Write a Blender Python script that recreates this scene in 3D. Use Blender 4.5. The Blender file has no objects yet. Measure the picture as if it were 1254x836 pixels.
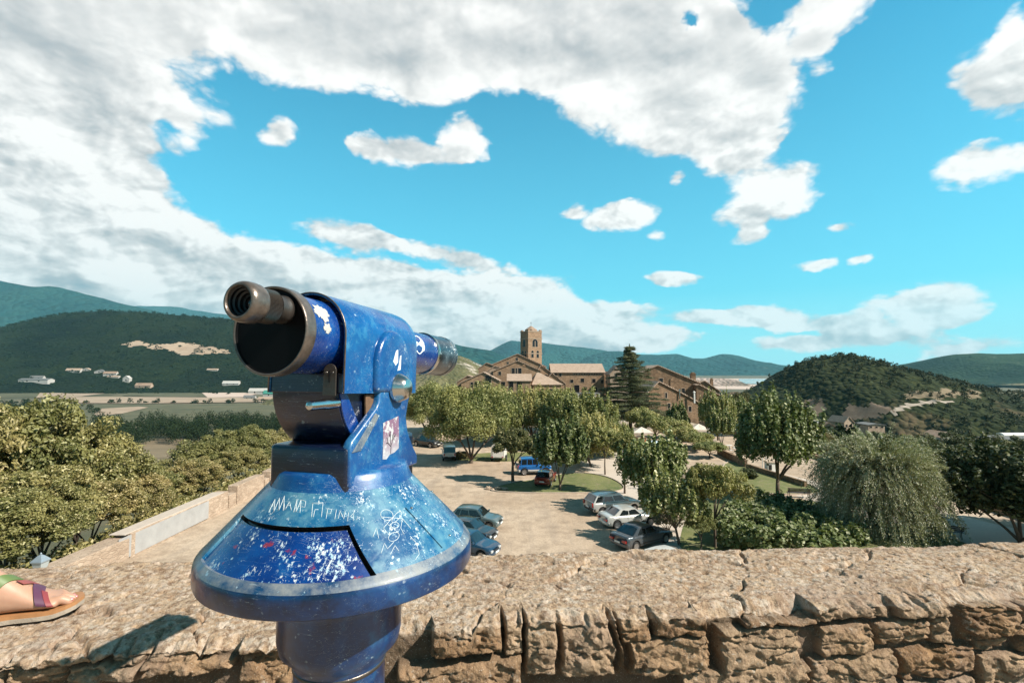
import bpy, bmesh, math, random
import numpy as np
from mathutils import Vector, Matrix
sc = bpy.context.scene
COL = sc.collection
R = math.radians
CAM = Vector((0.0, 0.0, 12.0))
FPX = 627.0; PITCH = math.atan((452-418)/FPX)
# ------------------------------------------------------------ camera
cd = bpy.data.cameras.new('camera'); cam = bpy.data.objects.new('camera', cd); COL.objects.link(cam)
cam.location = CAM; cam.rotation_euler = (math.pi/2+PITCH, 0, 0)
cd.sensor_width = 36; cd.lens = 36*FPX/1254; cd.clip_start = 0.05; cd.clip_end = 60000
sc.camera = cam
sc.view_settings.view_transform = 'Standard'; sc.view_settings.look = 'None'
sc.view_settings.gamma = 1; sc.view_settings.use_curve_mapping = False
sc.view_settings.exposure = 0.85
SUN = Vector((1.0, -0.43, 0.95)).normalized()       # towards the sun
SKY_STRENGTH = 0.10
sd = bpy.data.lights.new('sun', 'SUN'); so = bpy.data.objects.new('sun', sd); COL.objects.link(so)
sd.energy = 5.0; sd.angle = R(0.5); sd.color = (1.0, 0.93, 0.82)
so.rotation_euler = SUN.to_track_quat('Z', 'Y').to_euler(); so.location = (0, 0, 60)

def ray(px, py):
    c, s = math.cos(PITCH), math.sin(PITCH)
    x = (px-627)/FPX; z = -(py-418)/FPX
    return Vector((x, c - z*s, s + z*c))
def atY(px, py, Y):
    d = ray(px, py); return CAM + d*(Y/d.y)
def atZ(px, py, z):
    d = ray(px, py); return CAM + d*((z-CAM.z)/d.z)

# ------------------------------------------------------------ world: sky + clouds (functions of direction only)
class NT:
    def __init__(s, tree): s.t = tree; s.n = tree.nodes; s.l = tree.links
    def new(s, typ, **kw):
        n = s.n.new(typ)
        for k, v in kw.items(): setattr(n, k, v)
        return n
    def link(s, a, b): s.l.new(a, b)
    def put(s, sock, v):
        if isinstance(v, bpy.types.NodeSocket): s.l.new(v, sock)
        else: sock.default_value = v
    def math(s, op, a, b=0.0, c=None, clamp=False):
        n = s.new('ShaderNodeMath', operation=op); n.use_clamp = clamp
        s.put(n.inputs[0], a); s.put(n.inputs[1], b)
        if c is not None: s.put(n.inputs[2], c)
        return n.outputs[0]
    def vmath(s, op, a, b=(0,0,0)):
        n = s.new('ShaderNodeVectorMath', operation=op)
        s.put(n.inputs[0], a); s.put(n.inputs[1], b)
        return n.outputs['Value'] if op in ('LENGTH','DOT_PRODUCT') else n.outputs['Vector']
    def noise(s, vec, scale, detail=4, rough=0.5, lac=2.0, dist=0.0, out='Fac'):
        n = s.new('ShaderNodeTexNoise'); s.put(n.inputs['Vector'], vec)
        n.inputs['Scale'].default_value = scale; n.inputs['Detail'].default_value = detail
        n.inputs['Roughness'].default_value = rough; n.inputs['Lacunarity'].default_value = lac
        n.inputs['Distortion'].default_value = dist
        return n.outputs[out]
    def voronoi(s, vec, scale, feature='F1', out='Distance', rnd=1.0):
        n = s.new('ShaderNodeTexVoronoi', feature=feature); s.put(n.inputs['Vector'], vec)
        n.inputs['Scale'].default_value = scale; n.inputs['Randomness'].default_value = rnd
        return n.outputs[out]
    def ramp(s, fac, stops, interp='LINEAR'):
        n = s.new('ShaderNodeValToRGB'); s.put(n.inputs[0], fac); cr = n.color_ramp; cr.interpolation = interp
        while len(cr.elements) < len(stops): cr.elements.new(0.5)
        for e, (p, c) in zip(cr.elements, stops):
            e.position = p; e.color = c if len(c) == 4 else (*c, 1)
        return n.outputs[0]
    def range(s, v, a, b, c=0.0, d=1.0, smooth=False):
        n = s.new('ShaderNodeMapRange'); n.interpolation_type = 'SMOOTHSTEP' if smooth else 'LINEAR'
        s.put(n.inputs[0], v)
        for i, x in zip((1,2,3,4), (a,b,c,d)): s.put(n.inputs[i], x)
        return n.outputs[0]
    def mix(s, f, a, b, mode='MIX'):
        n = s.new('ShaderNodeMix', data_type='RGBA', blend_type=mode)
        s.put(n.inputs[0], f)
        for sock, v in ((n.inputs[6], a), (n.inputs[7], b)):
            if isinstance(v, bpy.types.NodeSocket): s.l.new(v, sock)
            else: sock.default_value = v if len(v) == 4 else (*v, 1)
        return n.outputs[2]

def azel(px, py):
    d = ray(px, py).normalized(); return math.atan2(d.x, d.y), math.asin(d.z)

world = bpy.data.worlds.new('World'); sc.world = world; world.use_nodes = True
w = NT(world.node_tree); w.n.clear()
wout = w.new('ShaderNodeOutputWorld')
sky = w.new('ShaderNodeTexSky', sky_type='NISHITA'); sky.sun_disc = False
sky.sun_elevation = math.asin(SUN.z); sky.sun_rotation = math.atan2(SUN.x, SUN.y)
sky.altitude = 300; sky.air_density = 1.0; sky.dust_density = 0.6; sky.ozone_density = 1.0
tc = w.new('ShaderNodeTexCoord'); sep = w.new('ShaderNodeSeparateXYZ'); w.link(tc.outputs['Generated'], sep.inputs[0])
az = w.math('ARCTAN2', sep.outputs[0], sep.outputs[1]); el = w.math('ARCSINE', sep.outputs[2])
cmb = w.new('ShaderNodeCombineXYZ'); w.link(az, cmb.inputs[0]); w.link(el, cmb.inputs[1])
P0 = cmb.outputs[0]
# low frequency warp of the cloud outlines
nv = w.new('ShaderNodeVectorMath', operation='MULTIPLY'); w.link(P0, nv.inputs[0]); nv.inputs[1].default_value = (1, 1.5, 1)
wn = w.noise(nv.outputs[0], 5.0, 5, 0.6, out='Color')
wv = w.vmath('MULTIPLY', w.vmath('SUBTRACT', wn, (0.5,0.5,0.5)), (0.10, 0.06, 0))
PW = w.vmath('ADD', P0, wv)
# cloud masses: (px, py, rx, ry, rotation deg, weight), read as directions
BL = [ (250,0,560,105,0,1.4),(600,20,360,125,3,1.4),(790,85,210,120,14,1.3),(880,120,105,115,0,1.1),(900,190,60,50,-20,.8),(852,30,34,40,0,-1.1),
 (130,90,90,50,20,.7),(60,50,240,130,10,1.2),(215,140,55,26,30,.6),(940,240,85,42,-8,1.0),(925,285,30,20,0,.7),
 (30,215,190,170,30,1.4),(140,285,190,105,28,1.4),(60,320,330,80,4,1.2),(300,330,180,58,12,1.05),(420,352,150,48,5,1.0),
 (-60,100,260,200,0,1.0),(120,225,60,30,30,-.45),(520,365,200,50,0,.9),(620,375,140,50,0,.9),(560,392,260,40,0,1.1),(700,402,160,34,0,1.0),(600,415,300,22,0,.8),(480,350,90,26,0,.7),(640,362,50,26,0,.9),
 (492,186,48,26,-6,.95),(564,172,40,38,-10,1.0),(528,190,30,20,0,.5),(450,175,26,22,0,.7),(340,160,36,26,-30,.7),(545,312,120,16,9,.75),
 (430,290,70,26,8,.8),(770,262,75,23,-6,.95),(702,257,24,14,-10,.7),(800,285,22,10,0,.5),(829,215,16,14,0,.7),
 (1010,10,90,50,-8,1.0),(985,52,40,20,0,.55),(1230,100,90,62,-14,1.1),(1215,200,110,34,-3,1.0),(1020,281,30,11,0,.6),
 (1000,327,30,11,0,.75),(1051,320,28,11,0,.75),(820,342,48,12,0,.8),(1150,372,70,32,0,1.0),(1060,396,80,20,4,.8),
 (930,388,100,18,3,.9),(1080,412,120,14,0,.7),(860,388,60,14,0,.7),(960,417,90,13,0,.6),(800,418,90,16,0,.6),
 (1180,425,120,16,0,.65),(1090,372,60,16,0,.6),(870,10,60,30,40,.7),(1000,78,30,16,10,.4),(1260,50,40,60,-20,.7) ]
acc = None
for (px, py, rx, ry, rot, wt) in BL:
    a0, e0 = azel(px, py)
    a1, e1 = azel(px+rx, py); a2, e2 = azel(px, py-ry)
    m = w.new('ShaderNodeMapping', vector_type='TEXTURE'); w.link(PW, m.inputs['Vector'])
    m.inputs['Location'].default_value = (a0, e0, 0); m.inputs['Rotation'].default_value = (0, 0, -R(rot))
    m.inputs['Scale'].default_value = (max(.01, abs(a1-a0)), max(.006, abs(e2-e0)), 1)
    L = w.vmath('LENGTH', m.outputs[0])
    v = w.math('SUBTRACT', 1.0, L, clamp=True)
    acc = w.math('MULTIPLY', v, wt) if acc is None else w.math('MULTIPLY_ADD', v, wt, acc)
# the half of the sky behind the camera: loose cloud cover
back = w.range(sep.outputs[1], 0.25, -0.1)
bn = w.math('MULTIPLY', w.range(w.noise(tc.outputs['Generated'], 1.6, 3, .5), .58, .70), w.math('MULTIPLY', back, .4))
acc = w.math('ADD', acc, bn)
# detail noise evaluated at the direction and a step towards the sun
el2 = w.math('MULTIPLY', el, 1.7)
cm2 = w.new('ShaderNodeCombineXYZ'); w.link(az, cm2.inputs[0]); w.link(el2, cm2.inputs[1])
def puffs(off):
    v = w.vmath('ADD', cm2.outputs[0], off)
    wv_ = w.vmath('ADD', v, w.vmath('MULTIPLY', w.vmath('SUBTRACT', w.noise(v, 9, 3, .55, out='Color'), (.5,.5,.5)), (.09,.09,.09)))
    a_ = w.voronoi(wv_, 11.0, 'SMOOTH_F1'); b_ = w.voronoi(wv_, 25.0, 'SMOOTH_F1'); c_ = w.voronoi(wv_, 60.0)
    h = w.math('MULTIPLY', a_, -.55); h = w.math('MULTIPLY_ADD', b_, -.32, h); h = w.math('MULTIPLY_ADD', c_, -.15, h)
    f_ = w.noise(v, 7.0, 8, .6, 2.1, .3)
    return w.math('MULTIPLY_ADD', f_, 1.15, h), f_
h1, n1 = puffs((0,0,0)); h2, _n = puffs((.011,.017,0))
dens = w.math('ADD', acc, w.math('SUBTRACT', h1, .08))
mask = w.math('MULTIPLY', w.range(dens, 0.12, 0.46, smooth=True), w.range(acc, .03, .16, smooth=True))
# light and dark inside the cloud
thick = w.range(acc, 0.25, 1.5, smooth=True)
def bil(off, sc_, dt, r_):
    return w.noise(w.vmath('ADD', cm2.outputs[0], off), sc_, dt, r_, 2.0, .5)
r1 = w.math('SUBTRACT', bil((3,1,0), 5.5, 3, .45), bil((3.03,1.05,0), 5.5, 3, .45))
r2 = w.math('SUBTRACT', h1, h2)
lowc = w.range(el, R(30), R(14), smooth=True)
deck = w.math('MULTIPLY', w.math('SUBTRACT', 1.0, lowc), thick)
b = w.math('SUBTRACT', w.math('MULTIPLY_ADD', lowc, -.08, .96), w.math('MULTIPLY', deck, 0.22))
b = w.math('ADD', b, w.math('MULTIPLY', r1, w.math('MULTIPLY_ADD', lowc, .35, .9)))
b = w.math('ADD', b, w.math('MULTIPLY', r2, w.math('MULTIPLY_ADD', lowc, .75, .30)))
b = w.math('SUBTRACT', b, w.math('MULTIPLY', w.range(dens, .9, .3), w.math('MULTIPLY', deck, -.0)))
# grey undersides along the lower rim of the low cumulus on the left
und = w.math('MULTIPLY', w.range(el, R(10), R(4), smooth=True), w.range(az, R(-12), R(-30), smooth=True))
b = w.math('SUBTRACT', b, w.math('MULTIPLY', und, .12))
b = w.range(b, 0.30, 0.98, 0.0, 1.0)
ccol = w.ramp(b, [(0, (0.26,0.31,0.35)), (0.40, (0.41,0.425,0.435)), (0.72,(0.60,0.595,0.585)), (1, (0.82,0.80,0.775))])
veil = w.range(el, R(0), R(6), 0.12, 0.0)
ccol = w.mix(veil, ccol, (0.40, 0.58, 0.65))
# clear air: deep cyan above, paler low down
skyc = w.mix(1.0, sky.outputs[0], (0.13, 0.98, 1.04), 'MULTIPLY')
pale = w.range(el, R(-2), R(30), 0.62, 0.12)
skyc = w.mix(pale, skyc, (1.35, 4.6, 5.7))
dim = w.math('MULTIPLY', w.range(el, R(41), R(60), 1.0, .32), w.range(sep.outputs[1], .3, -.2, 1.0, .38))
skyc = w.mix(1.0, skyc, w.mix(dim, (0,0,0), (1,1,1)), 'MULTIPLY')
mask = w.math('MULTIPLY', mask, w.range(el, R(42), R(52), 1.0, .12))
skyc = w.mix(w.range(el, R(0), R(8), .60, 0.0), skyc, (3.3, 5.5, 6.2))
bg1 = w.new('ShaderNodeBackground'); w.link(skyc, bg1.inputs[0]); bg1.inputs[1].default_value = SKY_STRENGTH
bg2 = w.new('ShaderNodeBackground'); w.link(ccol, bg2.inputs[0]); bg2.inputs[1].default_value = 0.76
mx = w.new('ShaderNodeMixShader'); w.link(mask, mx.inputs[0]); w.link(bg1.outputs[0], mx.inputs[1]); w.link(bg2.outputs[0], mx.inputs[2])
w.link(mx.outputs[0], wout.inputs[0])
world.cycles.sampling_method = 'MANUAL'; world.cycles.sample_map_resolution = 512

# ------------------------------------------------------------ helpers
def link(o, parent=None):
    COL.objects.link(o)
    if parent is not None: o.parent = parent
    return o
def tag(o, label=None, cat=None, group=None, kind=None):
    if label: o['label'] = label
    if cat: o['category'] = cat
    if group: o['group'] = group
    if kind: o['kind'] = kind
    return o
def empty(name, loc=(0,0,0), rz=0.0):
    o = bpy.data.objects.new(name, None); COL.objects.link(o)
    o.empty_display_size = .2
    o.location = loc; o.rotation_euler = (0, 0, rz); return o
def np_mesh(name, V, F, mats=None, smooth=True, midx=None):
    """V (n,3); F (m,k) array with one face size, or list of such arrays"""
    if not isinstance(F, list): F = [F]
    me = bpy.data.meshes.new(name)
    V = np.asarray(V, dtype=np.float32)
    me.vertices.add(len(V)); me.vertices.foreach_set('co', V.ravel())
    idx = np.concatenate([f.ravel() for f in F]).astype(np.int32)
    sizes = np.concatenate([np.full(len(f), f.shape[1], dtype=np.int32) for f in F])
    starts = np.concatenate([[0], np.cumsum(sizes)[:-1]]).astype(np.int32)
    me.loops.add(len(idx)); me.loops.foreach_set('vertex_index', idx)
    me.polygons.add(len(sizes)); me.polygons.foreach_set('loop_start', starts); me.polygons.foreach_set('loop_total', sizes)
    me.polygons.foreach_set('use_smooth', np.full(len(sizes), smooth))
    if mats is not None:
        for m in (mats if isinstance(mats, (list, tuple)) else [mats]): me.materials.append(m)
    if midx is not None: me.polygons.foreach_set('material_index', np.asarray(midx, dtype=np.int32))
    me.update(calc_edges=True)
    return me
def mobj(name, me, parent=None, loc=None):
    o = bpy.data.objects.new(name, me); link(o, parent)
    if loc is not None: o.location = loc
    return o
def grid_faces(nu, nv, wrap_u=False):
    i = np.arange(nu if wrap_u else nu-1)[:, None]; j = np.arange(nv-1)[None, :]
    i2 = (i+1) % nu
    return np.stack([i*nv+j, i2*nv+j, i2*nv+j+1, i*nv+j+1], -1).reshape(-1, 4)
class MB:
    """collects simple shapes into one mesh"""
    def __init__(s): s.v = []; s.f = []; s.n = 0
    def add(s, V, F):
        b = s.n
        s.v.extend([tuple(p) for p in V]); s.n += len(V)
        s.f.extend([tuple(i+b for i in f) for f in F]); return s
    def box(s, c, sz, M=None):
        cx, cy, cz = c; a, b, d = sz[0]/2, sz[1]/2, sz[2]/2
        V = [Vector((cx+i*a, cy+j*b, cz+k*d)) for i in (-1,1) for j in (-1,1) for k in (-1,1)]
        if M: V = [M @ v for v in V]
        return s.add(V, [(0,1,3,2),(4,6,7,5),(0,4,5,1),(2,3,7,6),(0,2,6,4),(1,5,7,3)])
    def tube(s, pts, rad, n=8, cap=True):
        pts = [Vector(p) for p in pts]
        if not hasattr(rad, '__len__'): rad = [rad]*len(pts)
        V = []; up = None
        for i, p in enumerate(pts):
            t = (pts[min(i+1, len(pts)-1)] - pts[max(i-1, 0)]).normalized()
            if up is None:
                up = Vector((0,0,1)) if abs(t.z) < .9 else Vector((1,0,0))
            a = t.cross(up)
            if a.length < 1e-6: a = t.orthogonal()
            a.normalize(); b = t.cross(a).normalized(); up = -b if False else (a.cross(t)).normalized()
            for k in range(n):
                an = 2*math.pi*k/n
                V.append(p + a*math.cos(an)*rad[i] + up*math.sin(an)*rad[i])
        F = []
        for i in range(len(pts)-1):
            for k in range(n):
                k2 = (k+1) % n
                F.append((i*n+k, i*n+k2, (i+1)*n+k2, (i+1)*n+k))
        if cap:
            F.append(tuple(range(n))[::-1]); F.append(tuple((len(pts)-1)*n+k for k in range(n)))
        return s.add(V, F)
    def lathe(s, prof, n=32, c=(0,0,0), M=None, cap0=True, cap1=True):
        """prof: (r, h) pairs, about z"""
        V = []
        for (r, h) in prof:
            for k in range(n):
                an = 2*math.pi*k/n; v = Vector((c[0]+r*math.cos(an), c[1]+r*math.sin(an), c[2]+h))
                V.append(M @ v if M else v)
        F = []
        for i in range(len(prof)-1):
            for k in range(n):
                k2 = (k+1) % n
                F.append((i*n+k, i*n+k2, (i+1)*n+k2, (i+1)*n+k))
        if cap0: F.append(tuple(range(n))[::-1])
        if cap1: F.append(tuple((len(prof)-1)*n+k for k in range(n)))
        return s.add(V, F)
    def prism(s, poly, h0, h1, M=None):
        """poly (x,y) list extruded along z from h0 to h1"""
        n = len(poly)
        V = [Vector((p[0], p[1], h0)) for p in poly] + [Vector((p[0], p[1], h1)) for p in poly]
        if M: V = [M @ v for v in V]
        F = [tuple(range(n))[::-1], tuple(range(n, 2*n))] + [(i, (i+1) % n, n+(i+1) % n, n+i) for i in range(n)]
        return s.add(V, F)
    def build(s, name, mat, parent=None, smooth=False, bevel=0, seg=2, autosmooth=None, loc=None):
        me = bpy.data.meshes.new(name); me.from_pydata([tuple(v) for v in s.v], [], s.f); me.update()
        bm = bmesh.new(); bm.from_mesh(me)
        bmesh.ops.recalc_face_normals(bm, faces=bm.faces)
        if bevel:
            ed = [e for e in bm.edges if len(e.link_faces) == 2 and e.calc_face_angle(0) > R(35)]
            bmesh.ops.bevel(bm, geom=ed, offset=bevel, segments=seg, affect='EDGES', profile=.5, clamp_overlap=True)
        bm.to_mesh(me); bm.free()
        if mat is not None:
            for m in (mat if isinstance(mat, (list, tuple)) else [mat]): me.materials.append(m)
        if smooth or autosmooth:
            me.polygons.foreach_set('use_smooth', [True]*len(me.polygons))
            if autosmooth:
                me.set_sharp_from_angle(angle=R(autosmooth))
        o = mobj(name, me, parent, loc)
        return o
def copy_tree(o, parent=None):
    c = o.copy(); COL.objects.link(c); c.parent = parent
    for ch in list(o.children): copy_tree(ch, c)
    return c

# numpy noise
def _hash(ix, iy, iz, seed):
    h = (ix.astype(np.int64)*374761393 + iy.astype(np.int64)*668265263 + iz.astype(np.int64)*2147483647*3 + seed*1274126177) & 0xffffffff
    h = ((h ^ (h >> 13)) * 1274126177) & 0xffffffff
    h = ((h ^ (h >> 16)) * 2246822519) & 0xffffffff
    return ((h ^ (h >> 13)) & 0xffffff) / float(0xffffff)
def vnoise(x, y, z=None, seed=0):
    x = np.asarray(x, float); y = np.asarray(y, float)
    z = np.zeros_like(x) if z is None else np.asarray(z, float)
    ix, iy, iz = np.floor(x), np.floor(y), np.floor(z)
    fx, fy, fz = x-ix, y-iy, z-iz
    fx = fx*fx*(3-2*fx); fy = fy*fy*(3-2*fy); fz = fz*fz*(3-2*fz)
    ix, iy, iz = ix.astype(np.int64), iy.astype(np.int64), iz.astype(np.int64)
    r = 0
    for a in (0,1):
        for b in (0,1):
            for c in (0,1):
                wgt = (fx if a else 1-fx)*(fy if b else 1-fy)*(fz if c else 1-fz)
                r = r + wgt*_hash(ix+a, iy+b, iz+c, seed)
    return r*2-1
def fbm(x, y, z=None, oct=5, seed=0, gain=.5):
    r = 0; a = 1; f = 1; t = 0
    for o in range(oct):
        r = r + a*vnoise(x*f, y*f, None if z is None else z*f, seed+o*17); t += a; a *= gain; f *= 2.03
    return r/t
def worley(x, y, seed=0):
    ix, iy = np.floor(x).astype(np.int64), np.floor(y).astype(np.int64)
    d1 = np.full(x.shape, 9.0); d2 = np.full(x.shape, 9.0); idv = np.zeros(x.shape)
    z0 = np.zeros_like(ix)
    for a in (-1,0,1):
        for b in (-1,0,1):
            cx = ix+a; cy = iy+b
            px = cx + _hash(cx, cy, z0, seed); py = cy + _hash(cx, cy, z0, seed+7)
            d = np.hypot(px-x, py-y); h = _hash(cx, cy, z0, seed+13)
            new = d < d1
            d2 = np.where(new, d1, np.minimum(d2, d)); idv = np.where(new, h, idv); d1 = np.where(new, d, d1)
    return d1, d2, idv
def sstep(a, b, x):
    t = np.clip((x-a)/(b-a), 0, 1); return t*t*(3-2*t)

# materials
def mat(name):
    m = bpy.data.materials.new(name); m.use_nodes = True
    t = NT(m.node_tree); p = m.node_tree.nodes['Principled BSDF']
    return m, t, p
def tcoord(t, kind='Object'):
    return t.new('ShaderNodeTexCoord').outputs[kind]
def bump(t, p, h, strength=.5, dist=.01):
    b = t.new('ShaderNodeBump'); b.inputs['Strength'].default_value = strength; b.inputs['Distance'].default_value = dist
    t.link(h, b.inputs['Height']); t.link(b.outputs[0], p.inputs['Normal']); return b
def simple(name, col, rough=.6, metal=0, var=.25, scale=3, coat=0, spec=None, bumps=0, bscale=40):
    m, t, p = mat(name)
    v = tcoord(t)
    n = t.noise(v, scale, 6, .6)
    c = t.mix(n, tuple(x*(1-var) for x in col), tuple(min(1, x*(1+var)) for x in col))
    t.link(c, p.inputs['Base Color'])
    p.inputs['Roughness'].default_value = rough; p.inputs['Metallic'].default_value = metal
    if coat: p.inputs['Coat Weight'].default_value = coat; p.inputs['Coat Roughness'].default_value = .06
    if spec is not None: p.inputs['Specular IOR Level'].default_value = spec
    if bumps: bump(t, p, t.noise(v, bscale, 4, .6), bumps, .01)
    return m
# ============================================================ the viewing telescope
TX, TY, TERR = -0.265, 0.815, 10.55
HC = CAM.z - TERR                                   # camera height over the terrace
TH = R(17)
tel = empty('viewing_telescope', (TX, TY, TERR), -TH)
tag(tel, 'blue painted metal coin viewing telescope with scratched worn paint on a round post', 'telescope')
tel_M = Matrix.Translation((TX, TY, TERR)) @ Matrix.Rotation(-TH, 4, 'Z')
tel_I = tel_M.inverted()

def paint(name, deep, mid, faded, fade=.5, chip=.5, rough=.3, streak=(1,1,1), red=False, soft=0.0):
    m, t, p = mat(name)
    oc = tcoord(t)
    big = t.noise(oc, 16, 5, .65)
    fine = t.noise(oc, 90, 5, .7)
    c = t.mix(t.range(big, .35, .68), deep, mid)
    # rubbed, bleached areas
    f = t.math('ADD', t.math('MULTIPLY', big, .6), t.math('MULTIPLY', t.noise(t.vmath('ADD', oc, (4,2,1)), 38, 6, .7), .6))
    fm = t.range(f, .78-fade*.35, .98-fade*.35)
    c = t.mix(t.math('MULTIPLY', fm, .85), c, faded)
    # brushed fine wear lines, small chips down to pale primer
    sv = t.vmath('MULTIPLY', oc, streak)
    s1 = t.noise(sv, 260, 4, .8)
    reg = t.noise(t.vmath('ADD', oc, (1,7,3)), 22, 3, .6)
    cm = t.math('ADD', s1, t.math('MULTIPLY', t.math('SUBTRACT', reg, .5), .75))
    cmask = t.range(cm, .80-chip*.26, .84-chip*.26)
    vo = t.voronoi(t.vmath('ADD', oc, t.vmath('MULTIPLY', t.noise(oc, 60, 2, .5, out='Color'), (.01,.01,.01))), 75)
    dots = t.math('MULTIPLY', t.range(vo, .17, .11), t.range(t.noise(oc, 30, 2, .5), .52, .60))
    cmask = t.math('MAXIMUM', cmask, t.math('MULTIPLY', dots, min(1, chip*1.6)))
    # long hairline scratches
    for k, (rx, rz) in enumerate(((.5, 1.1), (1.3, -.4), (-.8, .3))):
        mp = t.new('ShaderNodeMapping'); t.link(oc, mp.inputs[0])
        mp.inputs['Rotation'].default_value = (rx, .4*k, rz); mp.inputs['Scale'].default_value = (1, 14, 14)
        h = t.noise(mp.outputs[0], 9 + 3*k, 2, .4)
        line = t.math('LESS_THAN', t.math('ABSOLUTE', t.math('SUBTRACT', h, .5)), .0022 + .0012*chip)
        gate = t.range(t.noise(t.vmath('ADD', oc, (k*3.1, 0, 9)), 26, 2, .5), .52, .56)
        cmask = t.math('MAXIMUM', cmask, t.math('MULTIPLY', t.math('MULTIPLY', line, gate), .8*min(1, chip*1.5)))
    prim = t.mix(t.range(fine, .4, .6), (.62,.66,.66), (.25,.42,.52))
    if red:
        rm = t.range(t.noise(t.vmath('ADD', oc, (9,9,2)), 34, 3, .6), .64, .68)
        c = t.mix(t.math('MULTIPLY', rm, .8), c, (.25,.02,.02))
    c = t.mix(cmask, c, prim)
    t.link(c, p.inputs['Base Color'])
    rr = t.math('ADD', t.math('MULTIPLY', fine, .25), rough-.1)
    rr = t.math('ADD', rr, t.math('MULTIPLY', t.math('MAXIMUM', cmask, fm), .25))
    t.link(rr, p.inputs['Roughness'])
    p.inputs['Specular IOR Level'].default_value = .6; p.inputs['Coat Weight'].default_value = .35; p.inputs['Coat Roughness'].default_value = .12
    hgt = t.math('SUBTRACT', t.math('MULTIPLY', t.noise(oc, 55, 3, .5), .7), t.math('MULTIPLY', cmask, .35))
    bump(t, p, hgt, .22, .0025)
    return m
DEEP, MID, FAD = (.002,.022,.36), (.006,.075,.58), (.05,.30,.66)
M_house = paint('telescope_paint_housing', (.002,.045,.19), (.005,.110,.30), (.05,.23,.36), .42, .40, .22)
M_cone = paint('telescope_paint_skirt', (.003,.060,.17), (.008,.125,.25), (.11,.26,.32), .68, .58, .26, (1,1,.35))
M_panel = paint('telescope_paint_recess', (.001,.018,.12), (.002,.052,.23), (.01,.14,.32), .4, .82, .28, (1.0,.6,.4), red=True)
M_dark = paint('telescope_paint_shaded', (.001,.003,.014), (.001,.007,.035), (.005,.025,.08), .3, .2, .3)  # near-black: the shade on these faces is painted into the blue
M_base = paint('telescope_paint_base', (.001,.010,.045), (.003,.050,.17), (.02,.11,.22), .4, .3, .3)
M_side = paint('telescope_paint_bracket', (.002,.040,.17), (.005,.100,.28), (.05,.22,.34), .42, .40, .32)
M_barrel = paint('telescope_paint_barrel', (.001,.020,.13), (.002,.052,.25), (.006,.11,.33), .3, .30, .25)
M_black = simple('black_cast_metal', (.006,.006,.007), .38, 0, .5, 30)
M_rimm = simple('worn_bare_metal', (.15,.12,.10), .3, .55, .8, 90, bumps=.1, bscale=200)
M_rimd = simple('dark_worn_metal', (.10,.085,.075), .35, .7, .4, 30, bumps=.1, bscale=150)
M_steel = simple('polished_steel', (.62,.58,.54), .2, 1, .12, 20)
M_glassd = simple('dark_lens_glass', (.004,.005,.007), .04, 0, .2, 20, coat=1)
M_rust = simple('rusty_chipped_metal', (.16,.09,.05), .7, .2, .6, 90, bumps=.3)
M_scr = simple('pale_scratched_primer', (.62,.70,.72), .6, 0, .2, 60)

M_scrib = simple('scratched_paint', (.55,.62,.64), .6, 0, .4, 300)
def H(h): return HC + h                             # height relative to the camera -> local z
# post with the swollen collar
mb = MB(); mb.lathe([(.067,.012),(.067,H(-.445)),(.071,H(-.432)),(.088,H(-.415)),(.0915,H(-.40)),(.0915,H(-.352)),(.096,H(-.340)),(.138,H(-.301)),(.138,H(-.2965))], 72)
post = mb.build('post', M_base, tel, autosmooth=40)
mb = MB(); mb.lathe([(.14,0),(.14,.01),(.135,.014),(.07,.014)], 48)
for k in range(4):
    a = R(45+90*k); mb.lathe([(.011,.014),(.011,.024),(.008,.027)], 6, (.11*math.cos(a), .11*math.sin(a), 0))
mb.build('base_flange', M_base, post, autosmooth=40)
mb = MB(); mb.lathe([(.0682,H(-.4468)),(.0692,H(-.445)),(.0692,H(-.442)),(.0682,H(-.441))], 64, cap0=False, cap1=False)
mb.build('seam_ring', M_rimd, post, smooth=True)

# conical skirt with its round rim and a sunken panel
K = (.258-.168)/(.192-.105)
def cone_h(r): return -.168-(r-.105)*K
def cone_hit(px, py, off=0.0):
    """where the line of sight meets the skirt, in the telescope's own coordinates"""
    o = tel_I @ CAM; d = (tel_I.to_3x3() @ ray(px, py)).normalized()
    t0 = .3
    for i in range(4000):
        t0 += .00025; q = o + d*t0; r = math.hypot(q.x, q.y)
        if r < .2 and q.z <= H(cone_h(r))+off: return q
    return q
def pol(q): return math.degrees(math.atan2(q.y, q.x)) % 360, math.hypot(q.x, q.y)
pA, pB, pC, pD = (pol(cone_hit(*p)) for p in ((325,634),(430,650),(467,714),(262,690)))
prof = [(.06,-.168),(.10,-.1675),(.105,-.169)]
NS = 70
for i in range(1, NS+1):
    r = .105+(.192-.105)*i/NS; prof.append((r, cone_h(r)))
prof += [(.1955,-.2612),(.1985,-.2655),(.2000,-.271),(.2003,-.278),(.2000,-.290),(.1985,-.2945),(.1955,-.2965),(.19,-.297),(.11,-.299)]
NU = 600
ph = np.radians(np.arange(NU)*360/NU); pr = np.array(prof)
rr_, hh_ = np.meshgrid(ph, pr[:,0], indexing='ij')[1], np.meshgrid(ph, pr[:,1], indexing='ij')[1]
pp_ = np.degrees(np.meshgrid(ph, pr[:,0], indexing='ij')[0])
phi0, phi1 = min(pA[0], pD[0])-0, pB[0]
phi1b = pC[0]
rtop = (pA[1]+pB[1])/2
pp0 = pp_.copy()
edge_off = (phi1b-pB[0])*np.clip((rr_-pB[1])/(pC[1]-pB[1]), -.2, 1.3)
pp_ = pp_ + edge_off*np.exp(-((pp0-pB[0])/22.0)**2)
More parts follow.
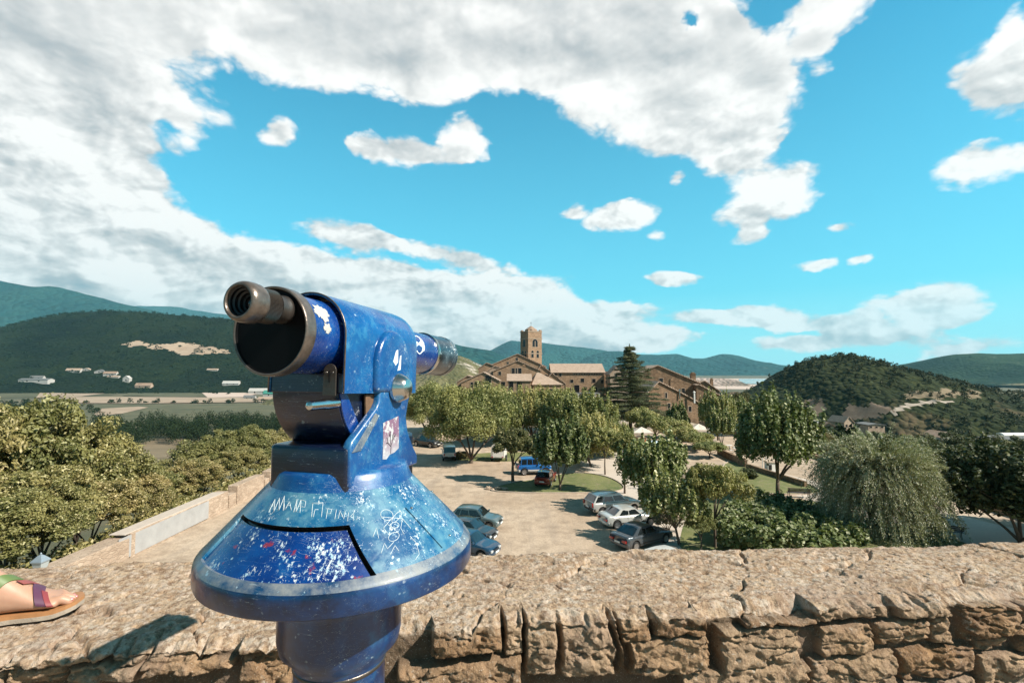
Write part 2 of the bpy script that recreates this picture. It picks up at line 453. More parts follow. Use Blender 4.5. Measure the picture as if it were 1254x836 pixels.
# panel edges: right edge from pB to pC, left edge hidden round the side, upper edge at rtop, lower at the rim
redge = pB[0]+0*rr_
ledge = phi0 - 14
ins = (pp0 > ledge) & (pp0 < redge) & (rr_ > rtop) & (rr_ < .1895)
dep = np.where(ins, .0034, 0)
# cover the edge with a narrow deeper groove along the top and right sides
groove = (pp0 > ledge) & (pp0 < redge) & (rr_ > rtop) & (rr_ < .1895) & ((pp0 > redge-1.3) | (rr_ < rtop+.0026))
dep = np.where(groove, .0085, dep)
wob = .0004*fbm(np.cos(np.radians(pp_))*rr_*30, np.sin(np.radians(pp_))*rr_*30, hh_*30, 3, 5)
nr, nh = K/math.hypot(1,K), 1/math.hypot(1,K)
onc = (rr_ > .106) & (rr_ < .1925) & (hh_ > -.2585)
rr2 = rr_ - np.where(onc, dep*nr, 0) + wob; hh2 = hh_ - np.where(onc, dep*nh, 0)
V = np.stack([rr2*np.cos(np.radians(pp_)), rr2*np.sin(np.radians(pp_)), HC+hh2], -1).reshape(-1,3)
F = grid_faces(NU, len(prof), True)
fin = (ins & ~groove).reshape(-1)[F].all(1); fgr = groove.reshape(-1)[F].any(1)
rimf = (hh_.reshape(-1)[F].mean(1) < -.2595) & (rr_.reshape(-1)[F].mean(1) > .19)
ledge_mask = (rr_.reshape(-1)[F].mean(1) > .1885) & (hh_.reshape(-1)[F].mean(1) > -.268)
mi = np.zeros(len(F), int); mi[rimf] = 3; mi[fin] = 1; mi[fgr] = 2
mi[ledge_mask & ~fgr] = 4
M_rimb = paint('telescope_paint_rim', (.001,.007,.03), (.002,.040,.15), (.012,.09,.2), .35, .2, .3, (1,1,3))
M_rimw = paint('telescope_rubbed_highlight_rim', (.006,.04,.11), (.02,.08,.16), (.22,.23,.23), .85, .45, .28)  # grey is rubbed wear in front, carried all round as a painted highlight
me = np_mesh('skirt', V, F, [M_cone, M_panel, M_black, M_rimb, M_rimw], True, mi)
me.set_sharp_from_angle(angle=R(32))
skirt = mobj('skirt', me, tel)

# riveted plate on the skirt
def cone_patch(name, quad, mat_, parent, off=.0016, n=14, th=.0022):
    A, B, C_, D = (cone_hit(*q) for q in quad)
    MBp = MB(); pts = []
    for i in range(n+1):
        for j in range(n+1):
            u, v = i/n, j/n
            q = (A*(1-u)+B*u)*(1-v) + (D*(1-u)+C_*u)*v
            r = math.hypot(q.x, q.y); s = (r*nr + 0)
            # project on to the cone along its normal
            h = H(cone_h(r)); dz = (q.z-h)*nh
            e = Vector((q.x/r*nr, q.y/r*nr, nh))
            q2 = q - e*dz
            pts.append((q2, e))
    top = [q+e*off for q, e in pts]; bot = [q+e*(off-th) for q, e in pts]
    m = n+1
    Fs = [(i*m+j, (i+1)*m+j, (i+1)*m+j+1, i*m+j+1) for i in range(n) for j in range(n)]
    N = m*m
    Fb = [tuple(x+N for x in f[::-1]) for f in Fs]
    ring = [i*m for i in range(n)] + [n*m+j for j in range(n)] + [i*m+n for i in range(n, 0, -1)] + [j for j in range(n, 0, -1)]
    Fr = [(ring[k], ring[(k+1) % len(ring)], ring[(k+1) % len(ring)]+N, ring[k]+N) for k in range(len(ring))]
    MBp.add(top+bot, Fs+Fb+Fr)
    return MBp.build(name, mat_, parent, autosmooth=30), top, m
plate, ptop, pm = cone_patch('rating_plate', ((496,622),(522,600),(571,634),(541,671)), M_cone, skirt, .0019)
for (i, j) in ((.06,.05),(.94,.05),(.06,.95),(.94,.95)):
    q = ptop[int(i*(pm-1)+.5)*pm + int(j*(pm-1)+.5)]; mb = MB()
    mb.lathe([(.0028,0),(.0024,.0010),(.0010,.0016)], 12, tuple(q-Vector((0,0,.0004))))
    mb.build('rivet', M_steel, plate, smooth=True)
# scratched-in scribbles on the skirt (as in the photo: a zigzag and letters, the word NOR, loops)
def scribble(name, strokes, rad=.00055, parent=skirt, m_=None):
    mb = MB(); m_ = m_ or M_scrib
    for st in strokes:
        pts = []
        for a, b in zip(st[:-1], st[1:]):
            L = math.hypot(b[0]-a[0], b[1]-a[1]); n = max(1, int(L/3))
            for k in range(n): pts.append((a[0]+(b[0]-a[0])*k/n, a[1]+(b[1]-a[1])*k/n))
        pts.append(st[-1])
        P3 = []
        for p in pts:
            q = cone_hit(*p); r = math.hypot(q.x, q.y); e = Vector((q.x/r*nr, q.y/r*nr, nh)); P3.append(q+e*.0002)
        mb.tube(P3, rad, 5)
    return mb.build(name, m_, parent, smooth=True)
def circ(cx, cy, rx, ry, a0=0, a1=360, rot=0, n=18):
    o = []
    for k in range(n+1):
        a = R(a0+(a1-a0)*k/n); x, y = rx*math.cos(a), ry*math.sin(a); c, s = math.cos(R(rot)), math.sin(R(rot))
        o.append((cx+x*c-y*s, cy+x*s+y*c))
    return o
def c2(pts): return [(230+x/2.824, 540+y/2.824) for x, y in pts]     # coordinates measured on an enlargement
scribble('scratched_letters', [c2(s) for s in (
  [(280,245),(302,200),(297,245),(318,195),(315,240),(335,188),(330,240)],
  [(332,205),(336,238),(352,208),(358,238)], [(338,222),(356,222)],
  [(366,245),(378,200),(374,246),(392,202)], [(392,202),(388,248)], [(392,202),(408,208),(405,228),(388,226)],
  [(428,262),(432,216)], [(430,214),(468,212)], [(468,212),(462,262)], [(434,262),(440,236),(452,236)],
  [(478,268),(484,232),(497,236),(494,250),(480,250)], [(508,270),(514,236)], [(520,268),(526,240),(540,270),(544,242)],
  [(552,276),(556,246)], [(560,262),(574,248),(572,274)], [(582,270),(596,262)])], .00036)
scribble('scratched_word', [c2(s) for s in (
  [(668,388),(680,352),(690,372),(712,348)], 
  circ(712,330,20,14,0,360,-30), 
  [(676,300),(700,272)], [(676,300),(690,318)], [(688,284),(706,300)])]+[c2(circ(688,255,22,18,0,360,20)), c2(circ(722,262,24,9,0,360,-50)),
  c2([(672,262),(742,268),(770,300)]), c2([(742,268),(736,300),(748,322)]), c2(circ(716,290,14,10)), c2([(640,330),(652,300),(660,336)]),
  c2([(770,330),(790,352),(800,390),(786,410)]), c2([(700,392),(716,360),(730,380)])], .00042)

# turret: round boss, block, drum, brackets
mb = MB(); mb.lathe([(.108,H(-.176)),(.104,H(-.165)),(.101,H(-.158)),(.098,H(-.150)),(.094,H(-.146)),(.05,H(-.1455))], 72)
mb.build('turret_ring', M_side, tel, autosmooth=50)
mb = MB(); mb.prism([(-.066,-.086),(.066,-.086),(.066,.108),(-.066,.108)], H(-.19), H(-.108))
block = mb.build('turret_block', M_dark, tel, bevel=.007, seg=3, autosmooth=40)
# drum: rounded cradle below the barrel
pts = []
yc, hc_, rd = .02, -.028, .108
for k in range(15):
    a = R(182+ (90-20)*k/14); pts.append((yc+rd*math.cos(a), hc_+rd*math.sin(a)*.92))
pts = [(-.088, -.012)] + pts + [(.09,-.115),(.10,-.012)]
Mx = Matrix(((0,0,1,0),(1,0,0,0),(0,1,0,0),(0,0,0,1)))            # polygon (y,h) extruded along x
mb = MB(); mb.prism([(a, HC+b) for a, b in pts], -.0615, .050, Mx)
drum = mb.build('tilt_drum', [M_dark], tel, bevel=.0015, autosmooth=35)
mb = MB(); mb.prism([(a*.985+.001, HC+b) for a, b in pts if a < .03], .0502, .0535, Mx)
mb.build('drum_side', M_barrel, drum, bevel=.001, autosmooth=35)
mb = MB(); mb.prism([(-.030,H(-.038)),(-.028,H(-.070)),(-.012,H(-.082)),(.006,H(-.082)),(.004,H(-.038))], .0538, .0575, Mx)
mb.build('rusty_lug', M_rust, drum, bevel=.001)
# bracket
br = [(-.083,-.128),(-.083,-.108),(-.078,-.100),(-.016,-.058),(-.010,-.050),(-.006,-.03),(0.0,.02),(.06,.02),(.092,-.02),(.089,-.042),(.082,-.058),(.0755,-.080),(.082,-.104),(.0955,-.125),(.117,-.150),(.117,-.165),(-.083,-.165)]
mb = MB(); mb.prism([(a, HC+b) for a, b in br], .0545, .0685, Mx)
brk = mb.build('side_bracket', M_side, tel, bevel=.004, seg=3, autosmooth=40)
br2 = [(-.080,-.116),(-.022,-.066),(-.010,-.070),(-.058,-.116)]
mb = MB(); mb.prism([(a, HC+b) for a, b in br2], .0686, .0698, Mx)
mb.build('pale_edge', M_rimw, brk, bevel=.0005)  # pale strip along the bracket's inclined edge
m, t, p = mat('torn_sticker_paper')
oc = tcoord(t); tw = t.voronoi(t.vmath('ADD', oc, t.vmath('MULTIPLY', t.noise(oc, 90, 3, .6, out='Color'), (.02,.02,.02))), 120, 'DISTANCE_TO_EDGE')
sp = t.new('ShaderNodeSeparateXYZ'); t.link(oc, sp.inputs[0])
col = t.mix(t.range(t.math('ADD', sp.outputs[2], t.math('MULTIPLY', t.noise(oc, 60, 3), .03)), HC-.125, HC-.085), (.40,.40,.42), (.20,.11,.17))
col = t.mix(t.range(t.noise(oc, 80, 5, .7), .52, .58), col, (.46,.46,.47))
t.link(col, p.inputs['Base Color']); p.inputs['Roughness'].default_value = .6
M_stick = m
rnd = random.Random(3)
outl = [(.001,-.083),(.012,-.081),(.03,-.079),(.048,-.076),(.050,-.10),(.0495,-.128),(.036,-.133),(.022,-.134),(.012,-.140),(.001,-.138),(.002,-.11)]
mb = MB(); mb.prism([(a, HC+b) for a, b in outl], .0684, .0690, Mx)
stk = mb.build('torn_sticker', M_stick, brk)
tree_lines = MB()
def tl(pts): tree_lines.tube([(.0691, a, HC+b) for a, b in pts], .0006, 5)
tl([(.024,-.133),(.025,-.120),(.022,-.108),(.024,-.098)]); tl([(.025,-.120),(.032,-.112),(.034,-.102)]); tl([(.025,-.122),(.016,-.116),(.012,-.106)]); tl([(.023,-.108),(.017,-.100)]); tl([(.030,-.114),(.029,-.104)]); tl([(.034,-.108),(.040,-.104)]); tl([(.016,-.115),(.010,-.115)])
tree_lines.build('printed_tree', M_black, stk)
# pivot bolt with its washer
Mb = Matrix.Translation((.069, .040, H(-.030))) @ Matrix.Rotation(R(90), 4, 'Y')
mb = MB(); mb.lathe([(.0235,.001),(.0235,.006),(.0222,.0085),(.0215,.0095),(.0185,.017),(.014,.0215),(.007,.0235),(.001,.024)], 40, M=Mb)
mb.build('pivot_bolt', M_steel, brk, autosmooth=25)

# housing: arched sheet with bulge
tilt = Matrix.Translation((0,0,H(.043))) @ Matrix.Rotation(-R(2.3), 4, 'X')
Mh = tilt @ Matrix.Rotation(R(90), 4, 'X') @ Matrix.Scale(-1, 4, (0,0,1))   # polygon (x,z) extruded along y
def arch(r, zb, n=28):
    return [(r*math.cos(R(180*k/n)), r*math.sin(R(180*k/n))) for k in range(n+1)] + [(-r, zb), (r, zb)]
ro, ri = .0635, .0605
outer = [(r_[0], r_[1]) for r_ in arch(ro, -.080)][:29]; inner = [(a*ri/ro, b*ri/ro) for a, b in outer]
oL = [(ro, -.080)] + outer + [(-ro, -.080)]; iL = [(ri, -.080)] + inner + [(-ri, -.080)]
V = []; 
ys = [-.090, -.0885, .105, .119, .125]
for y in ys:
    s = {-.090:.992, .119:.985, .125:.955}.get(y, 1)
    for a, b in oL: V.append(Mh @ Vector((a*s, b*s if b > 0 else b, y)))
for y in ys:
    for a, b in iL: V.append(Mh @ Vector((a, b, y)))
n = len(oL); N = n*len(ys); Fh = []
for j in range(len(ys)-1):
    for i in range(n-1):
        Fh.append((j*n+i, j*n+i+1, (j+1)*n+i+1, (j+1)*n+i)); Fh.append((N+j*n+i, N+(j+1)*n+i, N+(j+1)*n+i+1, N+j*n+i+1))
for i in range(n-1):
    Fh.append((i, N+i, N+i+1, i+1)); e = (len(ys)-1)*n; Fh.append((e+i, e+i+1, N+e+i+1, N+e+i))
mb = MB(); mb.add(V, Fh); 
hous = mb.build('housing', M_house, tel, autosmooth=30)
mb = MB()
mb.lathe([(.040,.1185),(.0605,.1185),(.0605,.1205),(.040,.1205)], 48, M=Mh)
mb.build('front_wall', M_house, hous, smooth=False)
# trim line on the near edge
mb = MB(); mb.tube([Mh @ Vector((a*.9975, b*.9975, -.0905)) for a, b in oL], .0012, 6)
mb.build('edge_bead', M_rimm, hous, smooth=True)
# raised round bulge on the side
bl = [(.03+.050*math.cos(R(a)), -.035+.055*math.sin(R(a))) for a in range(-8, 189, 7)]
bl = [(y_, z_) for y_, z_ in bl] + [(-.019,-.079),(.079,-.079)]
Mbx = tilt @ Mx
mb = MB(); mb.prism(bl, .048, .0735, Mbx)
mb.build('side_bulge', M_house, hous, bevel=.0085, seg=4, autosmooth=60)
mb = MB(); mb.prism([(.022,-.030),(.030,-.012),(.036,-.010),(.037,-.030),(.030,-.036)], .0733, .0738, Mbx); mb.prism([(.040,-.034),(.043,-.020),(.047,-.018),(.046,-.042),(.036,-.044)], .0733, .0738, Mbx)
mb.build('sticker_remains', M_scr, hous)
# floor of the housing and key plate
mb = MB(); mb.box((0,.016,-.066), (.1205,.21,.0275), Mh @ Matrix(((1,0,0,0),(0,0,1,0),(0,1,0,0),(0,0,0,1))))
mb.build('housing_floor', M_dark, hous, bevel=.0015)
kp = [(.010*math.cos(R(a)), .010*math.sin(R(a))+.006) for a in range(0,181,15)] + [(-.0105,-.028),(.0105,-.028)]
Mk = Mh @ Matrix.Translation((.0415,-.055,-.0915))
mb = MB(); mb.prism(kp, -.0015, .0010, Mk); key = mb.build('key_plate', M_rimd, hous, bevel=.0004)
mb = MB(); mb.box((0,-.002,-.0018), (.0022,.016,.0012), Mk); mb.build('key_slot', M_black, key)
mb = MB()
for s_ in (-1,1): mb.lathe([(.0016,0),(.0012,-.0009)], 10, (s_*.0052,.004,-.0015), M=Mk)
mb.build('screws', M_steel, key)
# barrel
Ma = tilt @ Matrix.Rotation(-R(90), 4, 'X')                        # lathe axis -> forward
mb = MB(); mb.lathe([(.0535,-.150),(.0535,-.062),(.0545,-.060),(.0545,-.054),(.0535,-.052),(.0535,.118)], 80, M=Ma)
bar = mb.build('barrel', M_barrel, tel, autosmooth=40)
mb = MB(); mb.lathe([(.0550,-.1635),(.0570,-.1655),(.0583,-.1640),(.0588,-.161),(.0588,-.147),(.0578,-.1455),(.0536,-.145)], 96, M=Ma, cap0=False, cap1=False)
mb.build('rim_ring', M_rimm, bar, smooth=True)
m, t, p = mat('black_chipped_cover')
oc = tcoord(t); ch = t.range(t.noise(oc, 70, 5, .7), .70, .72)
t.link(t.mix(ch, (.002,.002,.0025), (.12,.10,.085)), p.inputs['Base Color']); p.inputs['Roughness'].default_value = .55; p.inputs['Specular IOR Level'].default_value = .12
mb = MB(); mb.lathe([(.0005,-.1615),(.053,-.1617),(.0551,-.1637),(.0552,-.150)], 80, M=Ma, cap1=False)
mb.build('back_cover', m, bar, autosmooth=40)
# worn patch on the barrel where bare primer shows
def barrel_patch(name, cy, ca, ry, ra, parent, rad, m_, seed, jag=.5, n=40):
    mb = MB(); V = [Ma @ Vector((rad*math.cos(R(ca)), rad*math.sin(R(ca)), cy))]
    g = random.Random(seed)
    for k in range(n):
        a = 2*math.pi*k/n; j = 1 - jag*g.random()*(.35+.65*abs(math.sin(a*2.5)))
        an = R(ca + ra*math.cos(a)*j); V.append(Ma @ Vector((rad*math.cos(an), rad*math.sin(an), cy+ry*math.sin(a)*j)))
    mb.add(V, [(0, 1+k, 1+(k+1) % n) for k in range(n)])
    return mb.build(name, m_, parent)
def ang(adeg): return adeg
M_prim = simple('bare_grey_primer', (.42,.41,.38), .5, 0, .15, 60)
barrel_patch('worn_patch', -.122, -32, .017, 17, bar, .0541, M_prim, 4)
barrel_patch('worn_patch', -.118, -8, .009, 9, bar, .0541, M_prim, 9)
# eyepiece
ex, ez = .021, .026
Me = Ma @ Matrix.Translation((ex, -ez, 0))
mb = MB(); mb.lathe([(.0165,-.160),(.0168,-.1640),(.0182,-.166),(.0182,-.170),(.0172,-.172),(.0172,-.186),(.0180,-.188)], 48, M=Me)
eye = mb.build('eyepiece', M_rimd, tel, autosmooth=40)
mb = MB(); V = []; nk = 180
mb.lathe([(.0180,-.187),(.0212,-.188)], nk, M=Me, cap0=False, cap1=False)
prk = []
V = []
for h_ in (-.1885, -.211):
    for k in range(nk):
        r_ = .0214 if k % 2 else .0206; a = 2*math.pi*k/nk; V.append(Me @ Vector((r_*math.cos(a), r_*math.sin(a), h_)))
mb.add(V, [(k, (k+1) % nk, nk+(k+1) % nk, nk+k) for k in range(nk)])
mb.build('knurled_ring', M_rimd, eye)
mb = MB(); mb.lathe([(.0206,-.2105),(.0228,-.2120),(.0240,-.2150),(.0245,-.2200),(.0245,-.2290),(.0236,-.2335),(.0215,-.2370),(.0190,-.2380),(.0182,-.2372),(.0178,-.234),(.0172,-.226)], 64, M=Me, cap0=False, cap1=False)
mb.build('eye_cup', M_rimm, eye, smooth=True)
mb = MB(); mb.lathe([(.0176,-.2335),(.0165,-.2325),(.0163,-.229),(.0140,-.228),(.0138,-.224),(.0115,-.223),(.0113,-.219),(.0085,-.2185)], 48, M=Me, cap0=False, cap1=False)
mb.build('inner_rings', M_black, eye, autosmooth=30)
mb = MB(); mb.lathe([(.0001,-.2215),(.004,-.2212),(.0086,-.2185)], 32, M=Me, cap1=False); mb.build('lens', M_glassd, eye, smooth=True)
# objective
mb = MB(); mb.lathe([(.0405,.112),(.0405,.257),(.0415,.258),(.0415,.2585)], 72, M=Ma, cap1=False)
ob = mb.build('objective_tube', M_barrel, tel, autosmooth=40)
mb = MB(); mb.lathe([(.0412,.256),(.0437,.2575),(.0437,.263),(.0425,.2645)], 72, M=Ma, cap0=False, cap1=False); mb.build('clamp_ring', M_steel, ob, autosmooth=30)
M_obj = paint('telescope_paint_objective', (.004,.008,.012), (.008,.02,.035), (.07,.11,.13), .45, .5, .3)
mb = MB(); mb.lathe([(.0425,.2645),(.0425,.335),(.0437,.337),(.0437,.352),(.0415,.354),(.0395,.352),(.0395,.33)], 72, M=Ma, cap0=False, cap1=False); mb.build('dew_shield', M_obj, ob, autosmooth=30)
mb = MB(); mb.lathe([(.0001,.334),(.0396,.331)], 48, M=Ma, cap0=False); mb.build('front_lens', M_glassd, ob, smooth=True)
barrel_patch('paper_sticker', .175, -18, .024, 30, ob, .0409, M_scr, 5, .15)
# chrome push rod
mb = MB(); Mr = Matrix.Translation((.048, 0, H(-.047))) @ Matrix.Rotation(-R(90), 4, 'X')
mb.lathe([(.0075,-.088),(.0075,-.112),(.0070,-.1135),(.0070,-.116),(.0062,-.118),(.0062,-.140),(.0052,-.1445),(.0018,-.1465)], 32, M=Mr)
mb.build('coin_handle', M_steel, tel, autosmooth=35)
# ============================================================ ground, hills, lake
def struct(name, me_or_obj):
    o = me_or_obj if isinstance(me_or_obj, bpy.types.Object) else mobj(name, me_or_obj)
    o['kind'] = 'structure'; return o
VAL = -60.0
PX0, PX1, PY0, PY1 = -26.5, 41.0, -60.0, 255.0
def ground_h(x, y):
    dx = np.maximum(np.maximum(PX0-x, x-PX1), 0); dy = np.maximum(np.maximum(PY0-y, y-PY1), 0)
    d = np.hypot(dx, dy)
    n = fbm(x/45, y/45, oct=3, seed=3)
    left = x < PX0
    drop = np.where(left, d*.42, d*.36)
    # the right side falls in a short bank, then a gentler slope with the lower village
    drop = np.where(~left & (d > 0), 2.6*sstep(0, 3, d)+np.minimum(d, 150)*.16+np.maximum(d-150, 0)*.3, drop)
    drop = drop + n*4*sstep(4, 60, d)
    deep = 60 + 6*fbm(x/300, y/300, oct=3, seed=8)*sstep(500, 1500, d)*0
    h = -np.minimum(drop, deep) 
    far = sstep(60, 400, d)
    h = h*(1-far) + far*(-deep*np.ones_like(h))
    return np.where(d <= 0, 0.0, h)
m, t, p = mat('dry_ground_grass')
oc = tcoord(t)
n1_ = t.noise(oc, .01, 6, .6); n2_ = t.noise(oc, .15, 6, .65); n3_ = t.noise(oc, 2.5, 5, .6)
c = t.mix(t.range(n1_, .42, .6), (.04,.045,.018), (.13,.10,.055))
c = t.mix(t.range(n2_, .45, .62), c, (.04,.05,.018))
c = t.mix(t.range(n3_, .3, .8, 0, .4), c, (.22,.18,.11))
t.link(c, p.inputs['Base Color']); p.inputs['Roughness'].default_value = .95
M_ground = m
az_ = np.concatenate([np.radians(np.linspace(-180, -58, 90)[:-1]), np.radians(np.linspace(-58, 58, 420)), np.radians(np.linspace(58, 180, 90)[1:-1])])
rad_ = np.concatenate([[.01], np.geomspace(3, 14800, 330)])
A_, R_ = np.meshgrid(az_, rad_, indexing='ij')
gx, gy = np.sin(A_)*R_, np.cos(A_)*R_
gz = ground_h(gx, gy)
me = np_mesh('ground', np.stack([gx, gy, gz], -1).reshape(-1, 3), grid_faces(len(az_), len(rad_), True)[:, ::-1], M_ground)
struct('ground', me)

def forest_mat(name, s, cols, clear=(.20,.16,.09), clr=(.62,.7), rock=None, bs=1.0):
    m, t, p = mat(name); oc = tcoord(t)
    wv = t.vmath('ADD', oc, t.vmath('MULTIPLY', t.noise(oc, .3/s, 2, .5, out='Color'), (s*.8, s*.8, s*.8)))
    vc = t.voronoi(wv, 1.0/s, out='Color'); vd = t.voronoi(wv, 1.0/s)
    sp = t.new('ShaderNodeSeparateXYZ'); t.link(vc, sp.inputs[0])
    c = t.mix(sp.outputs[0], cols[0], cols[1])
    c = t.mix(t.range(t.noise(oc, .035/s, 5, .6), .45, .65), c, cols[2])
    mk = t.range(t.noise(t.vmath('ADD', oc, (300,100,0)), .022/s, 6, .65), clr[0], clr[1])
    c = t.mix(mk, c, clear)
    if rock:
        rk = t.range(t.noise(t.vmath('ADD', oc, (900,500,0)), .03/s, 7, .7), rock[0], rock[0]+.05)
        c = t.mix(rk, c, rock[1])
    t.link(c, p.inputs['Base Color']); p.inputs['Roughness'].default_value = 1; p.inputs['Specular IOR Level'].default_value = .1
    bump(t, p, t.math('SUBTRACT', 1.0, vd), .9*bs, s*.7)
    return m
def hill(name, prof, D, front, back, base, material, noise=.1, nl=300., seed=1, nu=400, nv=120, sharp=1.3, clearings=None):
    P = [atY(px, py, D) for px, py in prof]
    xs = np.array([q.x for q in P]); zs = np.array([q.z for q in P])
    X = np.linspace(xs[0], xs[-1], nu); Zr = np.interp(X, xs, zs)
    k = max(1, nu//90); ker = np.ones(2*k+1)/(2*k+1); Zr = np.convolve(np.pad(Zr, k, 'edge'), ker, 'valid')
    v = np.linspace(-1, 1, nv); v = np.sign(v)*np.abs(v)**1.25
    XX, VV = np.meshgrid(X, v, indexing='ij'); ZR = np.repeat(Zr[:, None], nv, 1)
    bk_ = np.interp(X, [atY(p_, 450, D).x for p_ in (1040, 1170)], back)[:, None] if isinstance(back, tuple) else back
    YY = D + np.where(VV < 0, VV*front, VV*bk_)
    # side ends taper off
    s = 1-np.abs(VV); shp = np.where(s > 0, (1-np.cos(np.pi*np.clip(s,0,1)))/2, 0)*.45 + .55*np.clip(s,0,1)**sharp
    rid = 1-np.abs(fbm(XX/nl, YY/nl*.6, oct=5, seed=seed)*2)
    amp = noise*(ZR-base)*np.clip(1-shp, 0, 1)*np.clip(s*4, 0, 1)
    small = .018*(ZR-base)*fbm(XX/nl*6, YY/nl*6, oct=3, seed=seed+5)
    ZZ = base-2 + (ZR-base+2)*shp + amp*(rid-.5)*2.2 + small*np.clip(s*6,0,1)
    Vv = np.stack([XX, YY, ZZ], -1).reshape(-1, 3); F = grid_faces(nu, nv)
    mi = None
    mats = [material]
    me = np_mesh(name, Vv, F, mats, True)
    o = struct(name, me)
    return o, (X, v, ZZ, XX, YY)
G1 = ((.022,.036,.012),(.040,.060,.020),(.012,.022,.010))
F_left = forest_mat('forest_left_hill', 11, ((.006,.012,.003),(.015,.022,.006),(.002,.005,.002)), clr=(.70,.76))
F_far = forest_mat('forest_hazy_mountain', 60, ((.010,.050,.052),(.022,.070,.062),(.004,.030,.038)), clear=(.12,.12,.08), clr=(.62,.75))  # teal of the distant haze is painted into these forest colours
F_right = forest_mat('forest_right_hill', 5.5, ((.016,.022,.008),(.036,.042,.015),(.008,.013,.006)), clear=(.15,.105,.065), clr=(.55,.62))
F_rfar = forest_mat('forest_far_right_hill', 14, ((.015,.035,.018),(.03,.055,.024),(.006,.02,.012)), clear=(.18,.15,.09), clr=(.60,.68), rock=(.64,(.30,.26,.20)))
F_mid = forest_mat('grass_hill_mid', 9, ((.10,.095,.04),(.16,.14,.07),(.04,.05,.02)), clear=(.22,.18,.12), clr=(.50,.6), rock=(.60,(.42,.36,.30)))
F_spit = forest_mat('cliff_headland', 14, ((.03,.04,.02),(.16,.12,.09),(.30,.22,.18)), clear=(.36,.28,.24), clr=(.45,.55))
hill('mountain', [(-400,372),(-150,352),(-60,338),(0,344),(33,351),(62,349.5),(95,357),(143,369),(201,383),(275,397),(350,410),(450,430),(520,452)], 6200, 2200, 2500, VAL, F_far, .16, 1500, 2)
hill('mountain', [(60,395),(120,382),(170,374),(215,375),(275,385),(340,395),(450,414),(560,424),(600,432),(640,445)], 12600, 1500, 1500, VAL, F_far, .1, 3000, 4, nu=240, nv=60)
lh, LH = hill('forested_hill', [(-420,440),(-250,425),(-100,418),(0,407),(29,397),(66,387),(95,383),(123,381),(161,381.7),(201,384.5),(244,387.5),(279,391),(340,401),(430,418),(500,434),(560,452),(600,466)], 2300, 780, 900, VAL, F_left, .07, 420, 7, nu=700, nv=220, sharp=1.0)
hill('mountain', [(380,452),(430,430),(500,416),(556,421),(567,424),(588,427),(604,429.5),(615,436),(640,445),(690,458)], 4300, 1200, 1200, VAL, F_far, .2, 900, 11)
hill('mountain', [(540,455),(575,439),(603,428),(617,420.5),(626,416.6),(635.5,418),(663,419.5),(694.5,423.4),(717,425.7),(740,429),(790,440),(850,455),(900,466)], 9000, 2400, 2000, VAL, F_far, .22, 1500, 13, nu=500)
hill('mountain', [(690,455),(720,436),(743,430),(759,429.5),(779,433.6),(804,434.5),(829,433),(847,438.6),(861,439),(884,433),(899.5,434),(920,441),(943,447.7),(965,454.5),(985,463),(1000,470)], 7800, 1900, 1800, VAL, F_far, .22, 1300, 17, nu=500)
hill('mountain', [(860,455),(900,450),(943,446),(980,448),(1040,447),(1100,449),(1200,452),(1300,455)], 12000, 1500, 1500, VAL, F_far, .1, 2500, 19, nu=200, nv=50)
hill('headland', [(700,470),(790,462.5),(863,462.6),(885,463),(902,465),(909,470),(915,475)], 2300, 130, 900, VAL, F_spit, .1, 150, 23, nu=300, nv=70, sharp=.5)
hill('grassy_hill', [(400,470),(470,446),(520,437),(545,434),(560,435),(575,440),(592,449),(640,462),(700,474)], 1500, 520, 500, VAL, F_mid, .12, 200, 29, nu=400)
hill('rocky_hill', [(1060,468),(1100,456),(1118,448.6),(1134,443.5),(1168,433.5),(1198,432.5),(1221,433.5),(1254,432.5),(1330,430),(1450,436),(1600,445)], 2800, 1100, 1000, -45, F_rfar, .2, 420, 31, nu=500)
rh, RH = hill('wooded_hill', [(880,500),(920,481),(940,472),(963.6,453.6),(980,442),(992,440),(1007,438.5),(1035.6,432.5),(1054,437),(1087.5,447),(1121,455.5),(1154.5,465),(1181,473),(1254,481),(1400,486),(1600,492),(1900,500)], 560, 250, (240, 900), -58, F_right, .13, 90, 37, nu=700, nv=200, sharp=1.15)
# lake and its pale shore
def poly_sheet(name, pts, z, material, kind='structure'):
    P = [atZ(px, py, z) for px, py in pts]
    me = bpy.data.meshes.new(name); me.from_pydata([tuple(q) for q in P], [], [tuple(range(len(P)))]); me.update()
    if me.polygons[0].normal.z < 0: me.flip_normals()
    me.materials.append(material); o = mobj(name, me); o['kind'] = kind; return o
M_shore = simple('pale_lake_shore', (.50,.38,.31), .9, 0, .15, .01)
m, t, p = mat('lake_water'); p.inputs['Base Color'].default_value = (.30,.32,.30,1); p.inputs['Roughness'].default_value = .25
t.link(t.mix(t.range(t.noise(tcoord(t), .004, 3), .4, .6), (.20,.27,.27), (.42,.42,.38)), p.inputs['Base Color']); bump(t, p, t.noise(tcoord(t), .05, 3), .3, 1)
M_lake = m
poly_sheet('lake_shore', [(868,476),(960,477),(985,470),(975,463.2),(880,463.2),(860,468)], VAL+1.0, M_shore)
poly_sheet('lake', [(905,469.5),(952,470.5),(972,467),(970,463.6),(905,463.6)], VAL+3.0, M_lake)

